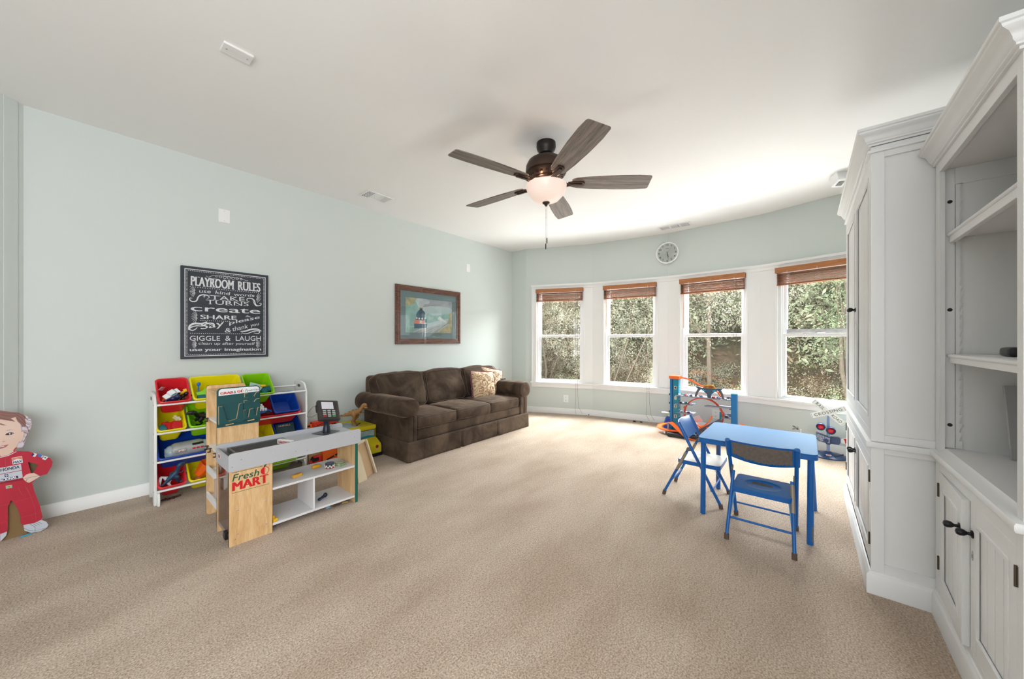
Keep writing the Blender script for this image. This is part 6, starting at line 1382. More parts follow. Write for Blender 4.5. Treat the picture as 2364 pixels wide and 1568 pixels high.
def jag(cx, cy, rx, ry, n, seed, amp=.18):
    r = random.Random(seed); return [(cx + rx * math.cos(2 * PI * k / n) * (1 - amp * r.random()), cy + ry * math.sin(2 * PI * k / n) * (1 - amp * r.random())) for k in range(n)]
def kid_chair(loc, ang, label, cream):
    o = thing('folding_chair', label, 'chair', loc, 'small blue folding chairs at the play table'); R = rotz(ang); c = Vector(loc); P = lambda x, y, z: c + R @ Vector((x, y, z)); X, Y, Z = R @ Vector((1, 0, 0)), R @ Vector((0, 1, 0)), Vector((0, 0, 1)); W = .165
    for g in (-1, 1):
        top = P(.112, g * (W + .004), .565); ft = P(.387, g * W * .98, .022); pv = P(.195, g * (W + .0), .385)
        l_ = build('front_leg', MB().tube([top, ft], .0105, 12), M_blue, o); build('rubber_foot', MB().tube([P(.3865, g * W * .98, .03), P(.392, g * W * .98, 0)], .0135, 12), M_foot, l_)
        l_ = build('rear_leg', MB().tube([P(.168, g * (W - .018), .372), P(.004, g * (W - .004), .022)], .0095, 12), M_blue, o); build('rubber_foot', MB().tube([P(.008, g * (W - .004), .032), P(0, g * (W - .004), 0)], .013, 12), M_foot, l_)
        a, b = P(.16, g * (W - .017), .355), P(.095, g * (W - .012), .215)
        if g < 0 or cream: build('sleeve', MB().tube([a, b], .0112, 12), M_sleeve, l_)
        build('pivot_bracket', MB().prism([(-.03, -.004), (-.022, .010), (.012, .014), (.02, 0), (.01, -.012), (-.02, -.02)], P(.19, g * (W - .009), .385), X, Z, Y, -.004, .004), M_worn, o, bevel=.001)
        build('seat_pin', MB().tube([P(.285, g * (W + .0), .268 - .03), P(.285, g * .138, .268)], .005, 8), M_blue, o); build('seat_pin', MB().tube([P(.12, g * (W - .012), .268), P(.12, g * .138, .272)], .004, 8), M_worn, o)
    for g in (-1, 1):
        build('brace', MB().bar(P(.055, g * (W - .012), .125), P(.13, g * .135, .262), .010, .0025), M_sleeve if False else mat('blue_brace', '5f9ace', .4), o)
        if cream: build('brace', MB().bar(P(.33, g * (W - .01), .10), P(.285, g * .135, .20), .010, .0025), mat('blue_brace', '5f9ace', .4), o)
    build('front_crossbar', MB().tube([P(.333, -W * .98, .110), P(.333, W * .98, .110)], .006, 10), M_blue, o); build('rear_crossbar', MB().tube([P(.052, -W * .96, .118), P(.052, W * .96, .118)], .0065, 10), M_blue, o)
    # seat pan
    build('seat_pan', MB().prism(rrect(.29, .30, .028, 5, .095, -.15), c, X, Y, Z, .262, .2815), M_blue, o, bevel=.003)
    build('seat_rim', MB().ring(rrect(.29, .30, .028, 5, .095, -.15), rrect(.278, .288, .024, 5, .101, -.144), c, X, Y, Z, .279, .291), M_blue, o, bevel=.002)
    # dished seat top
    m = MB(); n = 26 if cream else 80; vs = []; mis = []
    for j in range(n + 1):
        for i in range(n + 1):
            u, v = -1 + 2 * i / n, -1 + 2 * j / n; x, y = .24 + u * .141, v * .146; r_ = math.hypot((x - .24) / .085, y / .095); z = .2912 - .008 * max(0, 1 - r_ ** 4) ** .7
            k = max(abs(u), abs(v)); 
            if abs(u) > .8 and abs(v) > .8:
                e = math.hypot((abs(u) - .8) / .2, (abs(v) - .8) / .2)
                if e > 1: x = .24 + math.copysign(.8 + (abs(u) - .8) / e, u) * .141; y = math.copysign(.8 + (abs(v) - .8) / e, v) * .146
            vs.append(P(x, y, z))
    m.add(vs, [(j * (n + 1) + i, j * (n + 1) + i + 1, (j + 1) * (n + 1) + i + 1, (j + 1) * (n + 1) + i) for j in range(n) for i in range(n)])
    if not cream:
        for j in range(n):
            for i in range(n):
                u, v = -1 + 2 * (i + .5) / n, -1 + 2 * (j + .5) / n; ns = noise.fractal(Vector((u * 5, v * 5, 1)), 1, 2, 4); fine_ = noise.noise(Vector((u * 34, v * 34, 5)))
                big = 1 - math.hypot((u - .12) / .42, (v - .05) / .52); side_ = 1 - math.hypot((u + .12) / .5, (v - .55) / .36)
                ring_ = -.5 if math.hypot((u + .12) / .3, (v + .05) / .42) < 1 and u < .05 else 0
                mis.append(1 if big + .35 * ns + .15 * fine_ + ring_ > .28 or side_ * .5 + .9 * fine_ + .2 * ns > .52 else 0)
        m.mi = mis
    build('seat_top', m, M_seatc if cream else [mat('seat_enamel', '1070b8', .35), M_worn], o, recalc=False)
    # curved back panel
    m = MB(); vs = []; nn_ = 20; rows = [(.575, 0), (.5775, -.003), (.5775, -.009), (.575, -.012), (.468, -.012), (.462, -.009), (.462, -.003), (.468, 0)]
    for i in range(nn_ + 1):
        t = -1 + 2 * i / nn_; y = t * (W + .008); bow = -.032 * (1 - t * t)
        for z, d in rows:
            zz = z - (.022 * (1 - t * t) if z < .5 else .006 * (1 - t * t) * 0); xx = .112 + (.575 - zz) * .5 + bow + d + .008; vs.append(P(xx, y, zz))
    k = len(rows); m.add(vs, [(i * k + a, i * k + (a + 1) % k, (i + 1) * k + (a + 1) % k, (i + 1) * k + a) for i in range(nn_) for a in range(k)] + [tuple(range(k)), tuple(range(nn_ * k, nn_ * k + k))])
    bp_ = build('back_panel', m, M_blue, o)
    for g in (-1, 1): build('panel_clamp', MB().tube([P(.108, g * (W + .006), .577), P(.165, g * (W + .005), .468)], .0145, 12), M_blue, o)
    if not cream:
        m = MB(); vs = []; N2 = 60; r = random.Random(4)
        for i in range(N2 + 1):
            t = -.86 + 1.72 * i / N2; bow = -.032 * (1 - t * t); top = .567 - .002 * r.random(); bot = .462 + .012 + .022 * (-(1 - t * t)) + .012 * r.random() + (.012 if t > .5 else 0)
            for z in (top, bot): vs.append(P(.112 + (.575 - z) * .5 + bow - .012 + .0075, t * (W + .008), z))
        m.add(vs, [(2 * i, 2 * i + 1, 2 * i + 3, 2 * i + 2) for i in range(N2)]); build('worn_patch', m, M_worn, bp_, recalc=False)
    return o
kid_chair((3.065, .858, 0), -PI / 2, 'blue folding chair with a cream seat at the table side nearest the sofa', True)
kid_chair((2.484, .21, 0), 0, 'blue folding chair with a rubbed blue seat and worn backrest nearest the camera', False)

# ------------------------------------------------------------------ toy garage
M_gb = mat('garage_blue', '0b6fb0', .35); M_gt = mat('garage_teal', '12809c', .35); M_or = mat('track_orange', 'f06a22', .35); M_ord = mat('track_dark_orange', 'd94a1c', .4); M_gg = mat('garage_grey', '8f93a3', .4); M_gk = mat('garage_black', '24262e', .4); M_ww = mat('garage_window_blue', '2ea6dd', .35)
gx = 4.95; ga = thing('toy_garage', 'tall blue and orange toy car garage with loop and shelves by the bay wall', 'toy garage', (gx, 1.0, 0))
build('base', MB().prism([(4.66, 1.33), (4.70, 1.0), (4.82, .80), (4.98, .66), (5.08, .66), (5.12, 1.36), (4.8, 1.40)], (0, 0, 0), (1, 0, 0), (0, 1, 0), (0, 0, 1), 0, .045), M_gk, ga, bevel=.004)
lt_ = build('left_tower', MB().box(4.90, 5.0, 1.268, 1.368, .045, .70), M_gt, ga, bevel=.003)
build('tower_groove', MB().box(4.898, 4.9005, 1.332, 1.345, .05, .69), mat('navy_groove', '0b3d6e', .4), lt_); build('tower_flange', MB().box(4.894, 4.9, 1.345, 1.37, .05, .7), M_gb, lt_)
for k in range(5): build('window', MB().box(4.915, 4.985, 1.2665, 1.268, .515 + .036 * k, .542 + .036 * k), M_ww, lt_)
for k in range(9): build('wall_slot', MB().box(4.92, 4.95, 1.2668, 1.268, .12 + .045 * k, .13 + .045 * k), M_white, lt_)
for nm_, z in (('4', .57), ('2', .33), ('1', .20)):
    m = MB(); m.text(nm_, (4.8985, 1.318 - (.008 if nm_ == '1' else 0), z), (0, -1, 0), (0, 0, 1), .010 if nm_ == '1' else .026, .036, bold=.01, fat=.001); build('level_numeral', m, M_gk, lt_, recalc=False)
    m = MB(); m.poly(rrect(.034, .046, .008, 3, -.004, -.005), (4.8992, 1.318, z), (0, -1, 0), (0, 0, 1), 0); build('numeral_plate', m, mat('numeral_plate', 'b9b7a0', .5), lt_, recalc=False)
m = MB(); m.poly(rrect(.030, .05, .012, 3, 0, 0), (4.8988, 1.318, .43), (0, -1, 0), (0, 0, 1)); build('oval_plate', m, mat('numeral_plate', 'b9b7a0', .5), lt_, recalc=False)
for z in (.49, .375, .265): build('knob', MB().cyl((4.95, 1.368, z), (4.95, 1.395, z), .012, 10), M_gk, lt_)
build('left_cap', MB().box(4.885, 5.01, 1.255, 1.38, .70, .74), M_or, ga, bevel=.004)
rt_ = build('right_tower', MB().box(4.925, 5.0, .628, .69, .045, .556), M_gb, ga, bevel=.004); build('tower_cap', MB().box(4.918, 5.0, .625, .694, .556, .562), M_gt, rt_)
for z in (.49, .38): build('bracket', MB().box(4.93, 4.97, .69, .71, z - .008, z + .006), M_gk, rt_)
build('top_shelf', MB().box(4.86, 5.05, .69, 1.30, .487, .497), M_gg, ga, bevel=.002)
for z, y0 in ((.380, 1.10), (.266, 1.09)): build('side_shelf', MB().box(4.88, 5.04, y0, 1.30, z, z + .009), M_gg, ga, bevel=.002)
build('round_deck', MB().prism(arc(4.98, 1.17, .11, 0, 360, 32)[:-1], (0, 0, 0), (1, 0, 0), (0, 1, 0), (0, 0, 1), .125, .137), M_gg, ga, bevel=.001); build('round_drum', MB().lathe([(.085, .137), (.09, .19), (.094, .2), (.085, .2), (.08, .14)], (4.98, 1.17, 0), 32), M_gg, ga)
build('spiral_deck', MB().prism([(4.85, .93), (4.88, .85), (4.90, .69), (5.03, .69), (5.04, .82), (4.98, .95), (4.9, .97)], (0, 0, 0), (1, 0, 0), (0, 1, 0), (0, 0, 1), .385, .397), M_gg, ga, bevel=.003)
build('lower_deck', MB().box(4.90, 5.02, .69, .79, .262, .272), M_gg, ga, bevel=.002); build('lower_deck_wall', MB().box(5.01, 5.02, .69, .79, .272, .31), M_gg, ga); build('teal_post', MB().box(4.93, 4.96, .79, .81, .05, .33), M_gt, ga, bevel=.003)
def track(pts, side, par=ga, wd=.042, m_=M_or, nm='orange_track'):
    Q = []; P = [Vector(p) for p in pts]
    for i in range(len(P) - 1):
        p0, p1, p2, p3 = P[max(i - 1, 0)], P[i], P[i + 1], P[min(i + 2, len(P) - 1)]
        for k in range(6): t = k / 6; Q.append(.5 * (2 * p1 + (p2 - p0) * t + (2 * p0 - 5 * p1 + 4 * p2 - p3) * t * t + (3 * p1 - p0 - 3 * p2 + p3) * t ** 3))
    Q.append(P[-1]); m = MB(); S = []
    for i in range(len(Q)):
        t = (Q[min(i + 1, len(Q) - 1)] - Q[max(i - 1, 0)]).normalized(); s_ = side if side else Vector((-t.y, t.x, 0)); s_ = Vector(s_); s_ = (s_ - t * s_.dot(t)).normalized(); S.append(s_)
    m.strip(Q, wd, .003, S)
    for g in (-1, 1): m.strip([q + s_ * g * wd / 2 + s_.cross((Q[min(i + 1, len(Q) - 1)] - Q[max(i - 1, 0)]).normalized()) * 0 for i, (q, s_) in enumerate(zip(Q, S))], .003, .013, S)
    return build(nm, m, m_, par)
LC = Vector((4.95, .993, .262)); LR = .215
track([LC + Vector((.03 * math.cos(math.radians(a)) * 0 + .0005 * a * .12, LR * math.cos(math.radians(a)), LR * math.sin(math.radians(a)))) for a in range(-82, 262, 14)], (1, 0, 0), m_=M_ord, nm='loop_track')
for a in (95, 165, 20, 340): v = LC + Vector((0, (LR + .008) * math.cos(math.radians(a)), (LR + .008) * math.sin(math.radians(a)))); build('loop_clip', MB().obox(v, (.05, .02, .02)), M_ord, ga)
track([(4.93, 1.30, .712), (4.95, 1.22, .715), (4.96, 1.13, .69), (4.96, 1.02, .63), (4.96, .93, .60)], None, nm='launch_track'); track([(4.96, .86, .585), (4.965, .82, .55), (4.96, .79, .51)], None, nm='exit_track')
track([(5.0, .60, .20), (5.03, .52, .17), (5.0, .44, .13), (4.92, .42, .10), (4.86, .47, .07), (4.84, .56, .05)], None, nm='right_curve_track')
track([(4.78, 1.22, .06), (4.76, 1.36, .055), (4.82, 1.47, .06), (4.93, 1.50, .07), (5.03, 1.45, .08), (5.05, 1.34, .09), (5.03, 1.22, .10), (4.99, 1.08, .11), (4.93, .98, .09), (4.86, .9, .06)], None, wd=.055, nm='left_curve_track')
track([(4.80, 1.34, .155), (4.76, 1.28, .13), (4.71, 1.19, .07), (4.68, 1.10, .02), (4.68, 1.02, .008)], None, wd=.055, nm='exit_slide'); build('slide_post', MB().box(4.79, 4.81, 1.355, 1.375, .0, .15), M_gg, ga); build('slide_foot', MB().box(4.77, 4.83, 1.34, 1.39, 0, .02), M_gk, ga, bevel=.003)
track([(4.93, 1.13, .17), (4.90, 1.0, .13), (4.86, .88, .15), (4.84, .80, .18)], None, nm='middle_track'); track([(4.84, 1.12, .075), (4.86, .99, .13), (4.87, .92, .20), (4.87, .88, .28)], None, wd=.036, nm='jump_track')
track([(4.86, .84, .13), (4.86, .76, .115), (4.87, .70, .11)], None, m_=M_ord, nm='lower_track')
build('grey_ramp', slab((4.83, 1.02, .10), (4.87, .80, .255), (4.91, .77, .225), (4.88, .98, .065), .006), mat('ramp_grey', '6b6c7c', .45), ga)
build('white_ramp', slab((4.86, 1.16, .20), (4.86, 1.02, .275), (4.93, .99, .19), (4.93, 1.13, .15), .004), mat('ramp_white', 'c9c9d8', .4), ga)
# horned launcher on top
hb = Vector((4.90, .915, .50)); M_hn = mat('gunmetal_toy', '3f4149', .4, col2='2b5c7c', vscale=30)
h_ = build('launcher_body', MB().prism([(-.018, 0), (.018, 0), (.022, .04), (.10, .105), (.07, .115), (-.07, .115), (-.10, .105), (-.022, .04)], hb, (0, -1, 0), (0, 0, 1), (1, 0, 0), -.015, .03), M_hn, ga, bevel=.003)
for g in (-1, 1):
    build('horn', MB().prism([(g * .06, .11), (g * .10, .085), (g * .145, .115), (g * .165, .128), (g * .12, .122)], hb, (0, -1, 0), (0, 0, 1), (1, 0, 0), -.012, .02), M_hn, ga, bevel=.002)
    build('launcher_leg', MB().prism([(g * .08, .105), (g * .125, .10), (g * .145, .06), (g * .162, .0), (g * .14, 0), (g * .12, .055), (g * .10, .085)], hb, (0, -1, 0), (0, 0, 1), (1, 0, 0), -.01, .02), mat('gunmetal', '55575f', .4), ga, bevel=.002)
    build('eye_panel', MB().prism([(g * .03, .085), (g * .075, .10), (g * .06, .075)], hb, (0, -1, 0), (0, 0, 1), (-1, 0, 0), .015, .017), M_ww, ga)
lgp = build('logo_plate', MB().prism([(-.07, .108), (-.055, .14), (-.03, .152), (.03, .155), (.06, .145), (.065, .11), (.0, .098)], hb, (0, -1, 0), (0, 0, 1), (-1, 0, 0), .0, .012), mat('plate_yellow', 'd9a91c', .4, col2='b03a22', vscale=18), ga)
m = MB(); m.text('HOT WHEELS', hb + Vector((-.0125, .052, .117)), (0, -1, .05), (0, 0, 1), .105, .022, bold=.05, shear=.2); build('logo_lettering', m, mat('logo_brown', '6a1f1a', .5), lgp, recalc=False)
# little die-cast cars
def tiny(c, L, rot, mt, label, cat='toy car', gp='die-cast cars parked on the toy garage'):
    R = rotz(rot); c = Vector(c); m = MB(); X = R @ Vector((1, 0, 0)); Y = R @ Vector((0, 1, 0)); W = L * .42; H = L * .2
    m.prism([(-L / 2, H * .3), (-L * .48, H * .8), (-L * .22, H * .95), (-L * .1, H * 1.55), (L * .18, H * 1.5), (L * .3, H * .95), (L * .48, H * .75), (L / 2, H * .3)], c, X, (0, 0, 1), Y, -W / 2, W / 2, 0)
    m.prism([(-L * .09, H * 1.0), (-L * .06, H * 1.45), (L * .15, H * 1.42), (L * .22, H * 1.0)], c, X, (0, 0, 1), Y, -W / 2 - .0006, W / 2 + .0006, 1)
    for a in (-.3, .3):
        for g in (-1, 1): m.cyl(c + X * a * L + Y * g * W * .40 + Vector((0, 0, H * .36)), c + X * a * L + Y * g * W * .54 + Vector((0, 0, H * .36)), H * .36, 10, 1)
    return solo('toy_car', m, [mt, M_gk], label, cat, tuple(c), gp, bevel=.0008)
cc_ = dict(white='d9dbe2', red='a52a3a', navy='26306e', teal='2c8c98', purple='52307a', silver='a9adb8', orange='d8782a', sky='4c9fd0', black='23232b', crimson='c02838', yellow='d8b23c')
cm = {k: mat('car_' + k, v, .25, coat=.5) for k, v in cc_.items()}
tops = [('white', 1.255, 4.90, 'left end'), ('teal', 1.235, 4.955, 'left end behind the white one'), ('red', 1.18, 4.89, 'left part'), ('navy', 1.115, 4.885, 'left of the launcher leg'), ('silver', 1.15, 4.96, 'left part of the rear row'), ('orange', 1.02, 4.955, 'behind the launcher'), ('sky', 1.0, 4.885, 'just left of the launcher stem'), ('crimson', .865, 4.885, 'just right of the launcher stem'), ('purple', .815, 4.89, 'beside the right launcher leg'), ('white', .78, 4.95, 'right part of the rear row'), ('silver', .745, 4.885, 'right part of the front row'), ('black', .715, 4.96, 'right end beside the blue tower')]
for i, (k_, y, x, w_) in enumerate(tops): tiny((x, y, .497), .066, .25 + (i % 3) * .2, cm[k_], 'tiny %s toy car on the top garage shelf, %s' % (k_, w_))
for k_, y, x, z, w_ in (('black', 1.24, 4.91, .389, 'middle left shelf of the garage, outer place'), ('teal', 1.19, 4.95, .389, 'middle left shelf of the garage, rear place'), ('white', 1.13, 4.91, .389, 'middle left shelf of the garage, nearest the loop'), ('silver', 1.22, 4.91, .275, 'lower left shelf of the garage, outer place'), ('purple', 1.15, 4.91, .275, 'lower left shelf of the garage, nearest the loop'), ('black', .735, 4.93, .272, 'small lower right deck of the garage'), ('white', .74, 4.98, .272, 'rear of the small lower right deck of the garage')):
    tiny((x, y, z), .062, .5, cm[k_], 'tiny %s toy car on the %s' % (k_, w_))
for k_, y, x in (('sky', 1.06, 4.76), ('red', .99, 4.77), ('orange', .93, 4.80)): tiny((x, y, .045), .07, 1.2, cm[k_], 'tiny %s toy car in the black garage base behind the folding chair' % k_)
# cone toy behind the garage
o = thing('toy_cone', 'dark blue toy cone with pale green top on the carpet left of the toy garage', 'toy cone', (5.15, 1.455, 0)); build('cone', MB().lathe([(.075, 0), (.065, .06), (.045, .13), (.03, .155), (0, .157)], (5.15, 1.455, 0), 20), mat('cone_blue', '1440a0', .4), o); build('stem', MB().tube([(5.15, 1.455, .15), (5.14, 1.47, .19), (5.14, 1.49, .20)], .012, 8), mat('stem_green', 'a9c78f', .5), o); build('cap', MB().ell((5.135, 1.50, .205), (.03, .05, .009)), M_white, o)

# ------------------------------------------------------------------ toy railroad crossing
Cx = Vector((4.92, -.176, 0)); dv = Vector((.9994, -.0358, 0)); U_ = Vector((dv.y, -dv.x, 0)); N_ = -dv; px = .00448
rc = thing('railroad_crossing', 'toy railroad crossing signal with crossbuck sign and red lamps by the window wall', 'toy signal', tuple(Cx)); M_nv = mat('signal_navy', '27406b', .35); M_pole = mat('pole_blue_grey', '7f93b6', .4)
def Q(x, y): return ((x - 1912.5) * px, 1.2 - (y - 786) * px)
m = MB(); m.lathe([(.142, 0), (.142, .012), (.12, .026), (.05, .036), (.03, .05), (.018, .055), (0, .056)], Cx, 40); build('base', m, M_nv, rc)
m = MB(); m.prism([(math.cos(a) * .022, math.sin(a) * .012) for a in [2 * PI * k / 20 for k in range(20)]], Cx + Vector((-.088, .0, .0335)), U_, Vector((-.25, 0, 1)).normalized().cross(U_).cross(U_) * -1 if False else Vector((.95, 0, .3)).normalized(), Vector((-.3, 0, .95)).normalized(), 0, .003); st_ = build('oval_sticker', m, M_white, rc); m = MB(); m.prism([(math.cos(a) * .015, math.sin(a) * .007) for a in [2 * PI * k / 20 for k in range(20)]], Cx + Vector((-.088, .0, .0335)), U_, Vector((.95, 0, .3)).normalized(), Vector((-.3, 0, .95)).normalized(), .003, .0035); build('sticker_field', m, M_lr, st_)
for a in (.3, -.45):
    build('base_rail', MB().obox(Cx + Vector((-.03, a * .18, .030)), (.16, .012, .01), rotz(a)), mat('deep_navy', '1b2f52', .4), rc, bevel=.002)
build('pole', MB().cyl(Cx + Vector((0, 0, .04)), Cx + Vector((0, 0, .425)), .0125, 16), M_pole, rc)
build('control_box', MB().prism([(a, b) for a, b in (Q(1891, 1001), Q(1891, 1014), Q(1896, 1019), Q(1916, 1024), Q(1917, 1009))], Cx, U_, (0, 0, 1), N_, -.03, .035), M_nv, rc, bevel=.003); build('box_side', MB().prism([(Q(1916, 1009)), (Q(1916, 1024)), (Q(1931, 1024)), (Q(1933.5, 1019)), (Q(1933.5, 1010)), (Q(1930, 1008))], Cx, U_, (0, 0, 1), N_, -.06, .0), M_nv, rc, bevel=.003)
fc = build('box_face', MB().prism([Q(1892, 1002.5), Q(1892, 1013), Q(1896, 1017.5), Q(1915, 1022), Q(1915.5, 1010)], Cx, U_, (0, 0, 1), N_, .0352, .037), mat('face_grey', 'aab3c6', .35, col2='3a4a70', vscale=90), rc); build('speaker', MB().lathe([(.020, 0), (.020, .008), (.012, .008), (.012, .003), (0, .003)], Cx + U_ * Q(1909, 0)[0] + Vector((0, 0, Q(0, 1016)[1])) + N_ * .037, 20, Matrix((U_, Vector((0, 0, 1)), N_)).transposed()), M_nv, fc)
build('collar', MB().cyl(Cx + Vector((0, 0, .128)), Cx + Vector((0, 0, .15)), .019, 16), M_nv, rc)
Ml = Matrix((U_, Vector((0, 0, 1)), N_)).transposed()
for (x, y) in ((1899.5, 987), (1917, 993.5)):
    a, b = Q(x, y); c = Cx + U_ * a + Vector((0, 0, b)); q = build('lamp_housing', MB().lathe([(0, -.06), (.034, -.055), (.038, 0), (.038, .02), (.030, .022), (.027, .01), (0, .008)], c, 28, Ml), M_nv, rc); build('lens', MB().lathe([(.026, .012), (.018, .018), (0, .021)], c, 20, Ml), mat('lens_red', 'd2243a', .2), q)
    m = MB(); v = []; 
    for k in range(13): t = math.radians(-10 + 200 * k / 12); v += [c + U_ * .038 * math.cos(t) + Vector((0, 0, .038 * math.sin(t))) + N_ * .015, c + U_ * .036 * math.cos(t) + Vector((0, 0, .036 * math.sin(t))) + N_ * (.03 + .03 * max(0, math.sin(t)))]
    m.add(v, [(2 * k, 2 * k + 1, 2 * k + 3, 2 * k + 2) for k in range(12)]); hd_ = build('hood', m, M_nv, q, recalc=False); md = hd_.modifiers.new('s', 'SOLIDIFY'); md.thickness = .002
M_sgn = mat('crossbuck_white', 'e6eae8', .4)
def buck(par, p0, p1, wd, txts, d, nm, sc=1):
    a, b = Vector(Q(*p0)), Vector(Q(*p1)); e = (b - a); L = e.length; e.normalize(); Ue = U_ * e.x + Vector((0, 0, e.y)); Ve = N_.cross(Ue); O = Cx + U_ * a.x + Vector((0, 0, a.y))
    s_ = build(nm, MB().prism(rrect(L, wd, .009, 4, 0, -wd / 2), O, Ue, Ve, N_, d, d + .006), M_sgn, par, bevel=.001)
    m = MB(); F = O + N_ * (d + .0064)
    for t, x0, w_ in txts: m.text(t, F + Ue * x0 * L - Ve * wd * .27, Ue, Ve, w_ * L, wd * .54, bold=.0, spacing=1.15)
    for x0 in ((.025, .975) if txts else ()): m.line([(x0 * L, -wd * .4), (x0 * L, wd * .4)], .0016, F, Ue, Ve)
    if txts: build('sign_lettering', m, M_black, s_, recalc=False)
    return s_
buck(rc, (1886.5, 927.5), (1939, 975.5), .052, (('RAIL', .10, .26), ('ROAD', .62, .30)), .014, 'crossbuck_board'); buck(rc, (1882.5, 963.5), (1941.5, 938.5), .052, (('CROSSING', .10, .80),), .022, 'crossbuck_board')
a, b = Q(1933, 1016); c, d = Q(1972, 1004); m = MB(); e = Vector((c - a, 0, d - b)); e = Vector((c - a, d - b)).normalized(); Ue = U_ * e.x + Vector((0, 0, e.y)); Ve = N_.cross(Ue); O = Cx + U_ * a + Vector((0, 0, b)) - N_ * .03
ar = build('gate_arm', MB().prism([(0, -.022), (.03, -.032), (.20, -.026), (.20, .022), (.03, .024), (0, .014)], O, Ue, Ve, N_, 0, .008), M_sgn, rc, bevel=.002)
for x in (.03, .075, .125): build('red_stripe', MB().prism([(x, -.028), (x + .022, -.027), (x + .026, .0), (x + .022, .019), (x, .02), (x + .005, 0)], O, Ue, Ve, N_, .008, .0092), M_lr, ar)
build('cord', MB().tube([Cx + Vector((.05, -.20, .20)), Cx + Vector((.07, -.22, .10)), Cx + Vector((.06, -.18, .03)), Cx + Vector((.03, -.10, .006))], .0016, 6), mat('grey_cord', '8a8d90', .6), rc)
# small second crossbuck showing over the table edge
sc_ = thing('small_crossbuck', 'tiny white crossbuck on a thin stick behind the table near the wall', 'toy sign', (4.93, .035, 0)); oldC = Cx; Cx = Vector((4.93, -.176, 0))
build('stick', MB().cyl((4.93, .043, .0), (4.93, .043, .245), .004, 8), M_white, sc_); build('stick_foot', MB().lathe([(.03, 0), (.028, .006), (0, .008)], (4.93, .043, 0), 16), M_white, sc_)
buck(sc_, (1848, 993), (1858.5, 1000.5), .011, (), .006, 'crossbuck_board'); buck(sc_, (1848, 1001), (1859, 994.5), .011, (), .013, 'crossbuck_board'); Cx = oldC
# bits left at the wall
for x, y, s_, lb in ((5.175, 2.70, .03, 'dark blue scrap of a toy on the carpet under the second window'), (5.19, 1.95, .02, 'small black scrap on the carpet under the third window, left one'), (5.205, 1.855, .018, 'small black scrap on the carpet under the third window, right one')):
    solo('carpet_scrap', MB().rbox((x, y, .009), (.02, s_ * 2, .016), .005, 4), M_gk, lb, 'toy piece', (x, y, 0))

# ------------------------------------------------------------------ child racing driver cut-out (flat printed board)
from mathutils.geometry import tessellate_polygon
ct_t = Vector((.985, .172, 0)); ct_n = Vector((ct_t.y, -ct_t.x, 0)); ct_p = Vector((-.195, 3.712, 0)); FW = Vector((math.cos(YAW), math.sin(YAW), 0)); RT = Vector((math.sin(YAW), -math.cos(YAW), 0))
def cpl(x, y):
    """photo pixel -> board coordinates (s along the board, height)"""
    r = FW + RT * (x - 1182) / 822 + Vector((0, 0, -(y - 786) / 822)); o_ = Vector((0, 0, 1.2)); t = (ct_p - o_).dot(ct_n) / r.dot(ct_n); q = o_ + r * t; return ((q - ct_p).dot(ct_t), q.z)
def c1(p): return [cpl(x / 4.356, 920 + y / 4.356) for x, y in p]
def c2(p): return [cpl(x / 8.25, 930 + y / 8.25) for x, y in p]
right = c1([(0, 123), (100, 140), (180, 150), (240, 170), (290, 210), (315, 250), (318, 275), (292, 318), (275, 370), (255, 420), (240, 470), (225, 495), (175, 502), (152, 515), (163, 533), (280, 535), (350, 553), (440, 580), (500, 602), (528, 638), (520, 680), (472, 762), (402, 782), (322, 850), (345, 940), (398, 1075), (425, 1190), (412, 1216), (462, 1240), (485, 1272), (468, 1302), (400, 1338), (310, 1353), (242, 1330), (226, 1275), (207, 1258), (205, 1190), (175, 1110), (132, 1045), (110, 1025)])
mid = right[-1][0] - .012
inner = c1([(75, 1100), (80, 1190), (75, 1330), (60, 1380), (0, 1445)]); x0_ = inner[-1][0]
left_ = inner + [(2 * mid - x, z) for x, z in right[:-1] if 2 * mid - x < x0_ - .012][::-1]; zmin = min(z for x, z in right + inner)
outline = right + [(x, max(z, zmin)) for x, z in left_]; dz = -zmin
hole = c1([(278, 640), (380, 665), (338, 745), (318, 757), (308, 750)])
ko = thing('child_cutout', 'flat cardboard cutout of a smiling child in a red racing suit, hand on hip', 'cutout', tuple(ct_p)); P3 = lambda s_, z, d=0: ct_p + ct_t * s_ + Vector((0, 0, z + dz)) + ct_n * d
tri = tessellate_polygon([[Vector((x, z, 0)) for x, z in outline], [Vector((x, z, 0)) for x, z in hole]]); al = outline + hole; n = len(al); m = MB()
vs = [P3(x, z, 0) for x, z in al] + [P3(x, z, .006) for x, z in al]; fs = [tuple(t) for t in tri] + [tuple(i + n for i in t[::-1]) for t in tri]
for a_, b_ in ((0, len(outline)), (len(outline), n)):
    k = b_ - a_; fs += [(a_ + i, a_ + (i + 1) % k, n + a_ + (i + 1) % k, n + a_ + i) for i in range(k)]
M_kraft3 = mat('kraft_board', '8a6f4a', .8); m.add(vs, fs, 0); build('board', m, mat('suit_red_print', 'b8233a', .55, var=.08, vscale=5), ko, sharp=20)
ct_n = ct_n if ct_n.dot(Vector((0, -1, 0))) > 0 else -ct_n
front = .0065 if (P3(0, 0, 1) - P3(0, 0, 0)).y < 0 else -.0005
def art(nm, shapes, mt, d=0):
    m = MB()
    for s_ in shapes: m.add([P3(x, z, front + d) for x, z in s_], [tuple(range(len(s_)))])
    return build(nm, m, mt, ko, recalc=False)
def mir(p): return [(2 * mid - x, z) for x, z in p]
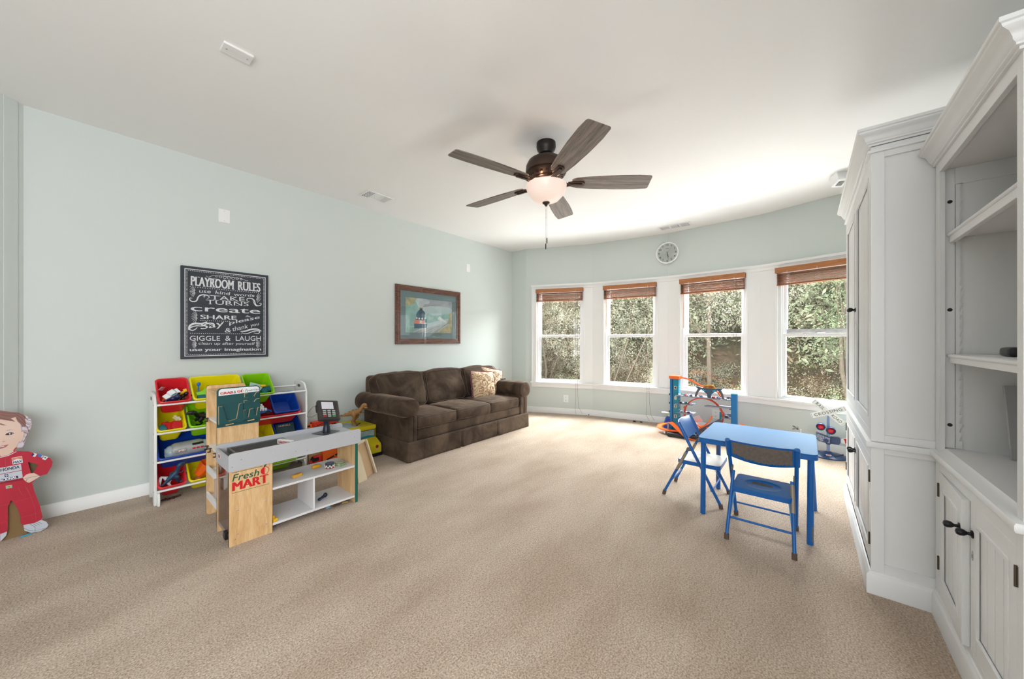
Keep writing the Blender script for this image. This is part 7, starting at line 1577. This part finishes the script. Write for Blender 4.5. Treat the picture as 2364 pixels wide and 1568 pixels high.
skin = mat('skin_print', 'dcbcab', .6, col2='e2c8bb', vscale=4); M_pr = {k: mat('print_' + k, v, .6) for k, v in dict(hair='8e6660', hairlight='cfc7d3', white='dfe3ea', navy='2b2f63', dark='39333f', lip='b0656a', green='3f7f58', yellow='c9b840', pale='c4cbd6', red='a91830', pink='c98a90', blue='3a78c4', line='c04a58').items()}
face = c2([(0, 330), (60, 300), (300, 270), (385, 420), (400, 520), (390, 640), (350, 760), (300, 850), (255, 900), (160, 950), (60, 990), (0, 995)]); art('face_print', [face, c2([(0, 330), (0, 995), (-120, 960), (-260, 860), (-330, 700), (-350, 500), (-300, 340)])], skin, .0002)
art('ear_print', [c2([(400, 570), (440, 550), (455, 585), (430, 680), (390, 750), (360, 740)])], skin, .0006)
art('neck_print', [c2([(0, 995), (60, 990), (160, 950), (240, 905), (262, 930), (150, 1000), (0, 1030)])], skin, .0001)
hb_ = c1([(0, 123), (100, 140), (180, 150), (240, 170), (290, 210), (315, 250), (318, 275), (292, 318), (275, 370), (255, 420), (240, 470), (225, 495), (175, 502), (130, 480), (0, 480)])
art('hair_base_print', [hb_], mat('print_hair_pale', 'b9a7ab', .6), .00005)
art('hair_print', [c2([(0, 155), (200, 180), (340, 190), (430, 225), (490, 270), (470, 330), (500, 420), (480, 460), (420, 470), (395, 420), (330, 360), (290, 280), (200, 300), (260, 345), (290, 365), (180, 350), (60, 330), (0, 320)]), c2([(0, 390), (60, 415), (120, 438), (40, 432), (0, 425)]), c2([(0, 155), (0, 330), (-150, 320), (-300, 420), (-380, 520), (-420, 420), (-380, 280), (-260, 190)])], M_pr['hair'], .0005)
art('hair_strand_print', [c2(p) for p in ([(470, 245), (520, 265), (535, 290), (500, 300)], [(470, 320), (575, 310), (595, 340), (585, 385), (520, 380)], [(480, 400), (600, 410), (600, 450), (500, 460)], [(410, 480), (440, 460), (520, 500), (535, 530), (420, 520)], [(530, 480), (585, 480), (570, 510), (540, 515)], [(460, 600), (515, 600), (505, 640), (470, 650)], [(420, 700), (460, 650), (480, 690), (450, 730)], [(350, 780), (440, 750), (455, 800), (410, 855), (320, 850)])], M_pr['hairlight'], .0007)
m = MB()
for p in ([(300, 200), (420, 240), (520, 330), (590, 350)], [(300, 230), (400, 290), (480, 400), (600, 440)], [(320, 300), (400, 370), (520, 470), (545, 560)], [(0, 230), (150, 260), (300, 250)], [(0, 190), (150, 205), (300, 215)], [(440, 560), (520, 590), (500, 650), (440, 760)], [(0, 290), (120, 320), (260, 345)]):
    q = c2(p); m.line(q, .0022, P3(0, 0, front + .0009) - Vector((0, 0, 0)), ct_t, (0, 0, 1), 0)
build('hair_line_print', m, mat('hair_dark_print', '6d4a48', .6), ko, recalc=False)['kind'] = 'stuff'
art('eye_print', [c2([(95, 620), (120, 590), (180, 570), (235, 572), (268, 588), (230, 608), (160, 622)])], M_pr['dark'], .0006); art('eye_light_print', [c2([(165, 590), (180, 580), (200, 590), (190, 608), (170, 608)]), c2([(222, 585), (245, 585), (235, 600)])], M_pr['white'], .0009)
art('brow_print', [c2([(90, 545), (180, 515), (290, 525), (180, 530)])], mat('brow', 'b99d92', .6), .0005)
art('mouth_print', [c2([(0, 830), (80, 815), (165, 795), (110, 850), (0, 885)]), c2([(0, 830), (0, 885), (-90, 860), (-140, 800), (-60, 820)])], M_pr['lip'], .0005); art('teeth_print', [c2([(0, 838), (80, 825), (70, 842), (0, 850)]), c2([(0, 838), (0, 850), (-60, 842), (-70, 826)])], M_pr['white'], .0008)
art('nose_print', [c2([(40, 740), (60, 735), (90, 738), (100, 715), (97, 740), (60, 748)])], M_pr['lip'], .0005)
art('collar_print', [c2([(0, 1040), (150, 1005), (300, 935), (262, 895), (275, 905), (310, 940), (150, 1018), (0, 1052)])], M_pr['white'], .0004)
art('badge_print', [c2([(215, 1055), (415, 1018), (432, 1145), (238, 1182)])], M_pr['white'], .0003); art('badge_field_print', [c2([(222, 1062), (410, 1026), (418, 1085), (330, 1070), (300, 1078), (232, 1120)])], M_pr['red'], .0005)
def ctext(nm, s_, p0, p1, top, mt, bold=.05, shear=0, d=.0007, clip=False):
    a, b, t = c2([p0])[0], c2([p1])[0], c2([(p0[0], top)])[0]; e = Vector((b[0] - a[0], b[1] - a[1])); L = e.length; e.normalize(); Ue = ct_t * e.x + Vector((0, 0, e.y)); m = MB(); m.text(s_, P3(a[0], a[1], front + d), Ue, ct_n.cross(Ue) if ct_n.cross(Ue).z > 0 else -ct_n.cross(Ue), L, abs(t[1] - a[1]), bold=.005, shear=shear, th=0, fat=bold * .012); build(nm, m, mt, ko, recalc=False)
ctext('badge_lettering', 'MAX', (245, 1165), (418, 1135), 1122, M_pr['navy'])
art('panel_print', [c2([(-300, 1300), (395, 1172), (410, 1285), (-300, 1420)]), c2([(-300, 1430), (412, 1295), (430, 1430), (-300, 1575)])], M_pr['pale'], .0003)
ctext('sponsor_lettering', 'HONDA', (5, 1318), (370, 1250), 1262, M_pr['dark'], bold=.04); art('sponsor_field_print', [c2([(-240, 1510), (338, 1392), (345, 1438), (-240, 1560)])], M_pr['navy'], .0004); ctext('sponsor_lettering', 'NACIONAL', (-70, 1518), (318, 1438), 1475, M_pr['white'], bold=.06)
m = MB()
for a0_, r_ in ((20, 0), (110, 0), (200, 0), (290, 0)):
    p = c2([(118 + 44 * math.cos(math.radians(a0_ + t)), 1390 - 30 * math.sin(math.radians(a0_ + t))) for t in range(0, 71, 10)] + [(118 + 10 * math.cos(math.radians(a0_ + 35)), 1390 - 8 * math.sin(math.radians(a0_ + 35)))]); m.add([P3(x, z, front + .0006) for x, z in p], [tuple(range(len(p)))])
build('emblem_print', m, M_pr['navy'], ko, recalc=False)
for sh, mt in (([(585, 1000), (625, 965), (650, 985), (615, 1025)], 'navy'), ([(625, 955), (705, 980), (665, 1035), (615, 1028), (655, 985)], 'white'), ([(705, 1020), (735, 975), (800, 1010), (770, 1045)], 'blue'), ([(770, 1045), (795, 1000), (835, 1018), (800, 1048)], 'pale'), ([(795, 1075), (845, 1015), (915, 1040), (860, 1098)], 'white')): art('sleeve_patch_print', [c2(sh)], M_pr[mt], .0004)
art('sleeve_dot_print', [c2([(838, 1045), (860, 1038), (875, 1050), (862, 1065), (842, 1060)])], M_pr['dark'], .0007)
art('hand_print', [c1([(228, 800), (260, 768), (290, 758), (340, 752), (395, 780), (400, 786), (370, 805), (330, 830), (290, 850), (262, 842), (235, 815)])], skin, .0008)
m = MB(); m.line(c1([(240, 810), (320, 792), (400, 776)]), .0016, P3(0, 0, front + .0011), ct_t, (0, 0, 1), 0); m.line(c1([(262, 842), (262, 825), (275, 812)]), .0014, P3(0, 0, front + .0011), ct_t, (0, 0, 1), 0); build('hand_line_print', m, M_pr['dark'], ko, recalc=False)['kind'] = 'stuff'
art('belt_print', [c1([(0, 845), (232, 808), (240, 822), (0, 862)])], mat('suit_dark_print', '8c1b30', .6), .0004)
art('flag_print', [c1([(55, 880), (118, 870), (122, 900), (58, 912)])], M_pr['green'], .0006); art('flag_diamond_print', [c1([(66, 892), (90, 878), (112, 888), (90, 903)])], M_pr['yellow'], .0008); art('flag_disc_print', [c1([(84, 890), (90, 885), (97, 890), (90, 897)])], M_pr['navy'], .001)
m = MB()
for p in ([(175, 890), (220, 975), (290, 960), (250, 880)], [(0, 1085), (100, 1060), (340, 990)], [(215, 1198), (400, 1150)], [(270, 900), (350, 1100), (360, 1230)], [(0, 1255), (75, 1240)], [(50, 600), (55, 720)], [(100, 600), (105, 660)]): m.line(c1(p), .0014, P3(0, 0, front + .0005), ct_t, (0, 0, 1), 0)
build('seam_line_print', m, M_pr['line'], ko, recalc=False)['kind'] = 'stuff'
sh1 = c1([(232, 1275), (340, 1255), (412, 1222), (462, 1240), (485, 1272), (468, 1302), (400, 1338), (310, 1353), (242, 1330)]); art('shoe_print', [sh1], M_pr['pale'], .0006); art('shoe_print', [c1([(0, 1365), (70, 1340), (60, 1380), (0, 1445)])], M_pr['pale'], .0006)
m = MB()
for p in ([(235, 1305), (290, 1330), (350, 1335), (470, 1300)], [(300, 1265), (350, 1295), (350, 1335)], [(330, 1262), (370, 1285)], [(350, 1250), (395, 1275)], [(370, 1240), (420, 1262)]): m.line(c1(p), .0014, P3(0, 0, front + .0009), ct_t, (0, 0, 1), 0)
build('shoe_line_print', m, M_pr['dark'], ko, recalc=False)['kind'] = 'stuff'
hc_ = (sum(x for x, z in hole) / len(hole), sum(z for x, z in hole) / len(hole)); m = MB(); hs_ = [(hc_[0] + (x - hc_[0]) * 1.35, hc_[1] + (z - hc_[1]) * 1.25) for x, z in hole]
nb_ = len(hs_); m.add([P3(x, z, front - .02 - .008) for x, z in hs_] + [P3(x, z, front - .02 - .012) for x, z in hs_], [tuple(range(nb_)), tuple(range(2 * nb_ - 1, nb_ - 1, -1))] + [(i, (i + 1) % nb_, nb_ + (i + 1) % nb_, nb_ + i) for i in range(nb_)]); build('arm_brace', m, mat('olive_board', '6f6c4b', .8), ko)
# kraft strut box behind the board
bk_ = MB(); q0 = mid - .06; bk_.add([P3(q0, -dz, -.012), P3(q0 + .13, -dz, -.012), P3(q0 + .13, .40 - dz, -.012), P3(q0, .40 - dz, -.012), P3(q0, -dz, -.13), P3(q0 + .13, -dz, -.13), P3(q0 + .13, .38 - dz, -.03), P3(q0, .38 - dz, -.03)], [(0, 1, 2, 3), (7, 6, 5, 4), (0, 4, 5, 1), (1, 5, 6, 2), (2, 6, 7, 3), (3, 7, 4, 0)]); build('strut_box', bk_, M_kraft3, ko)
solo('carpet_scrap', MB().rbox((-.215, 3.690, .004), (.045, .012, .007), .003, 3, M=rotz(.2)), mat('cyan_scrap', '33a8c4', .5), 'tiny cyan scrap on the carpet between the cutout shoes', 'toy piece', (-.215, 3.69, 0))
# loose red scrap by the far sofa corner
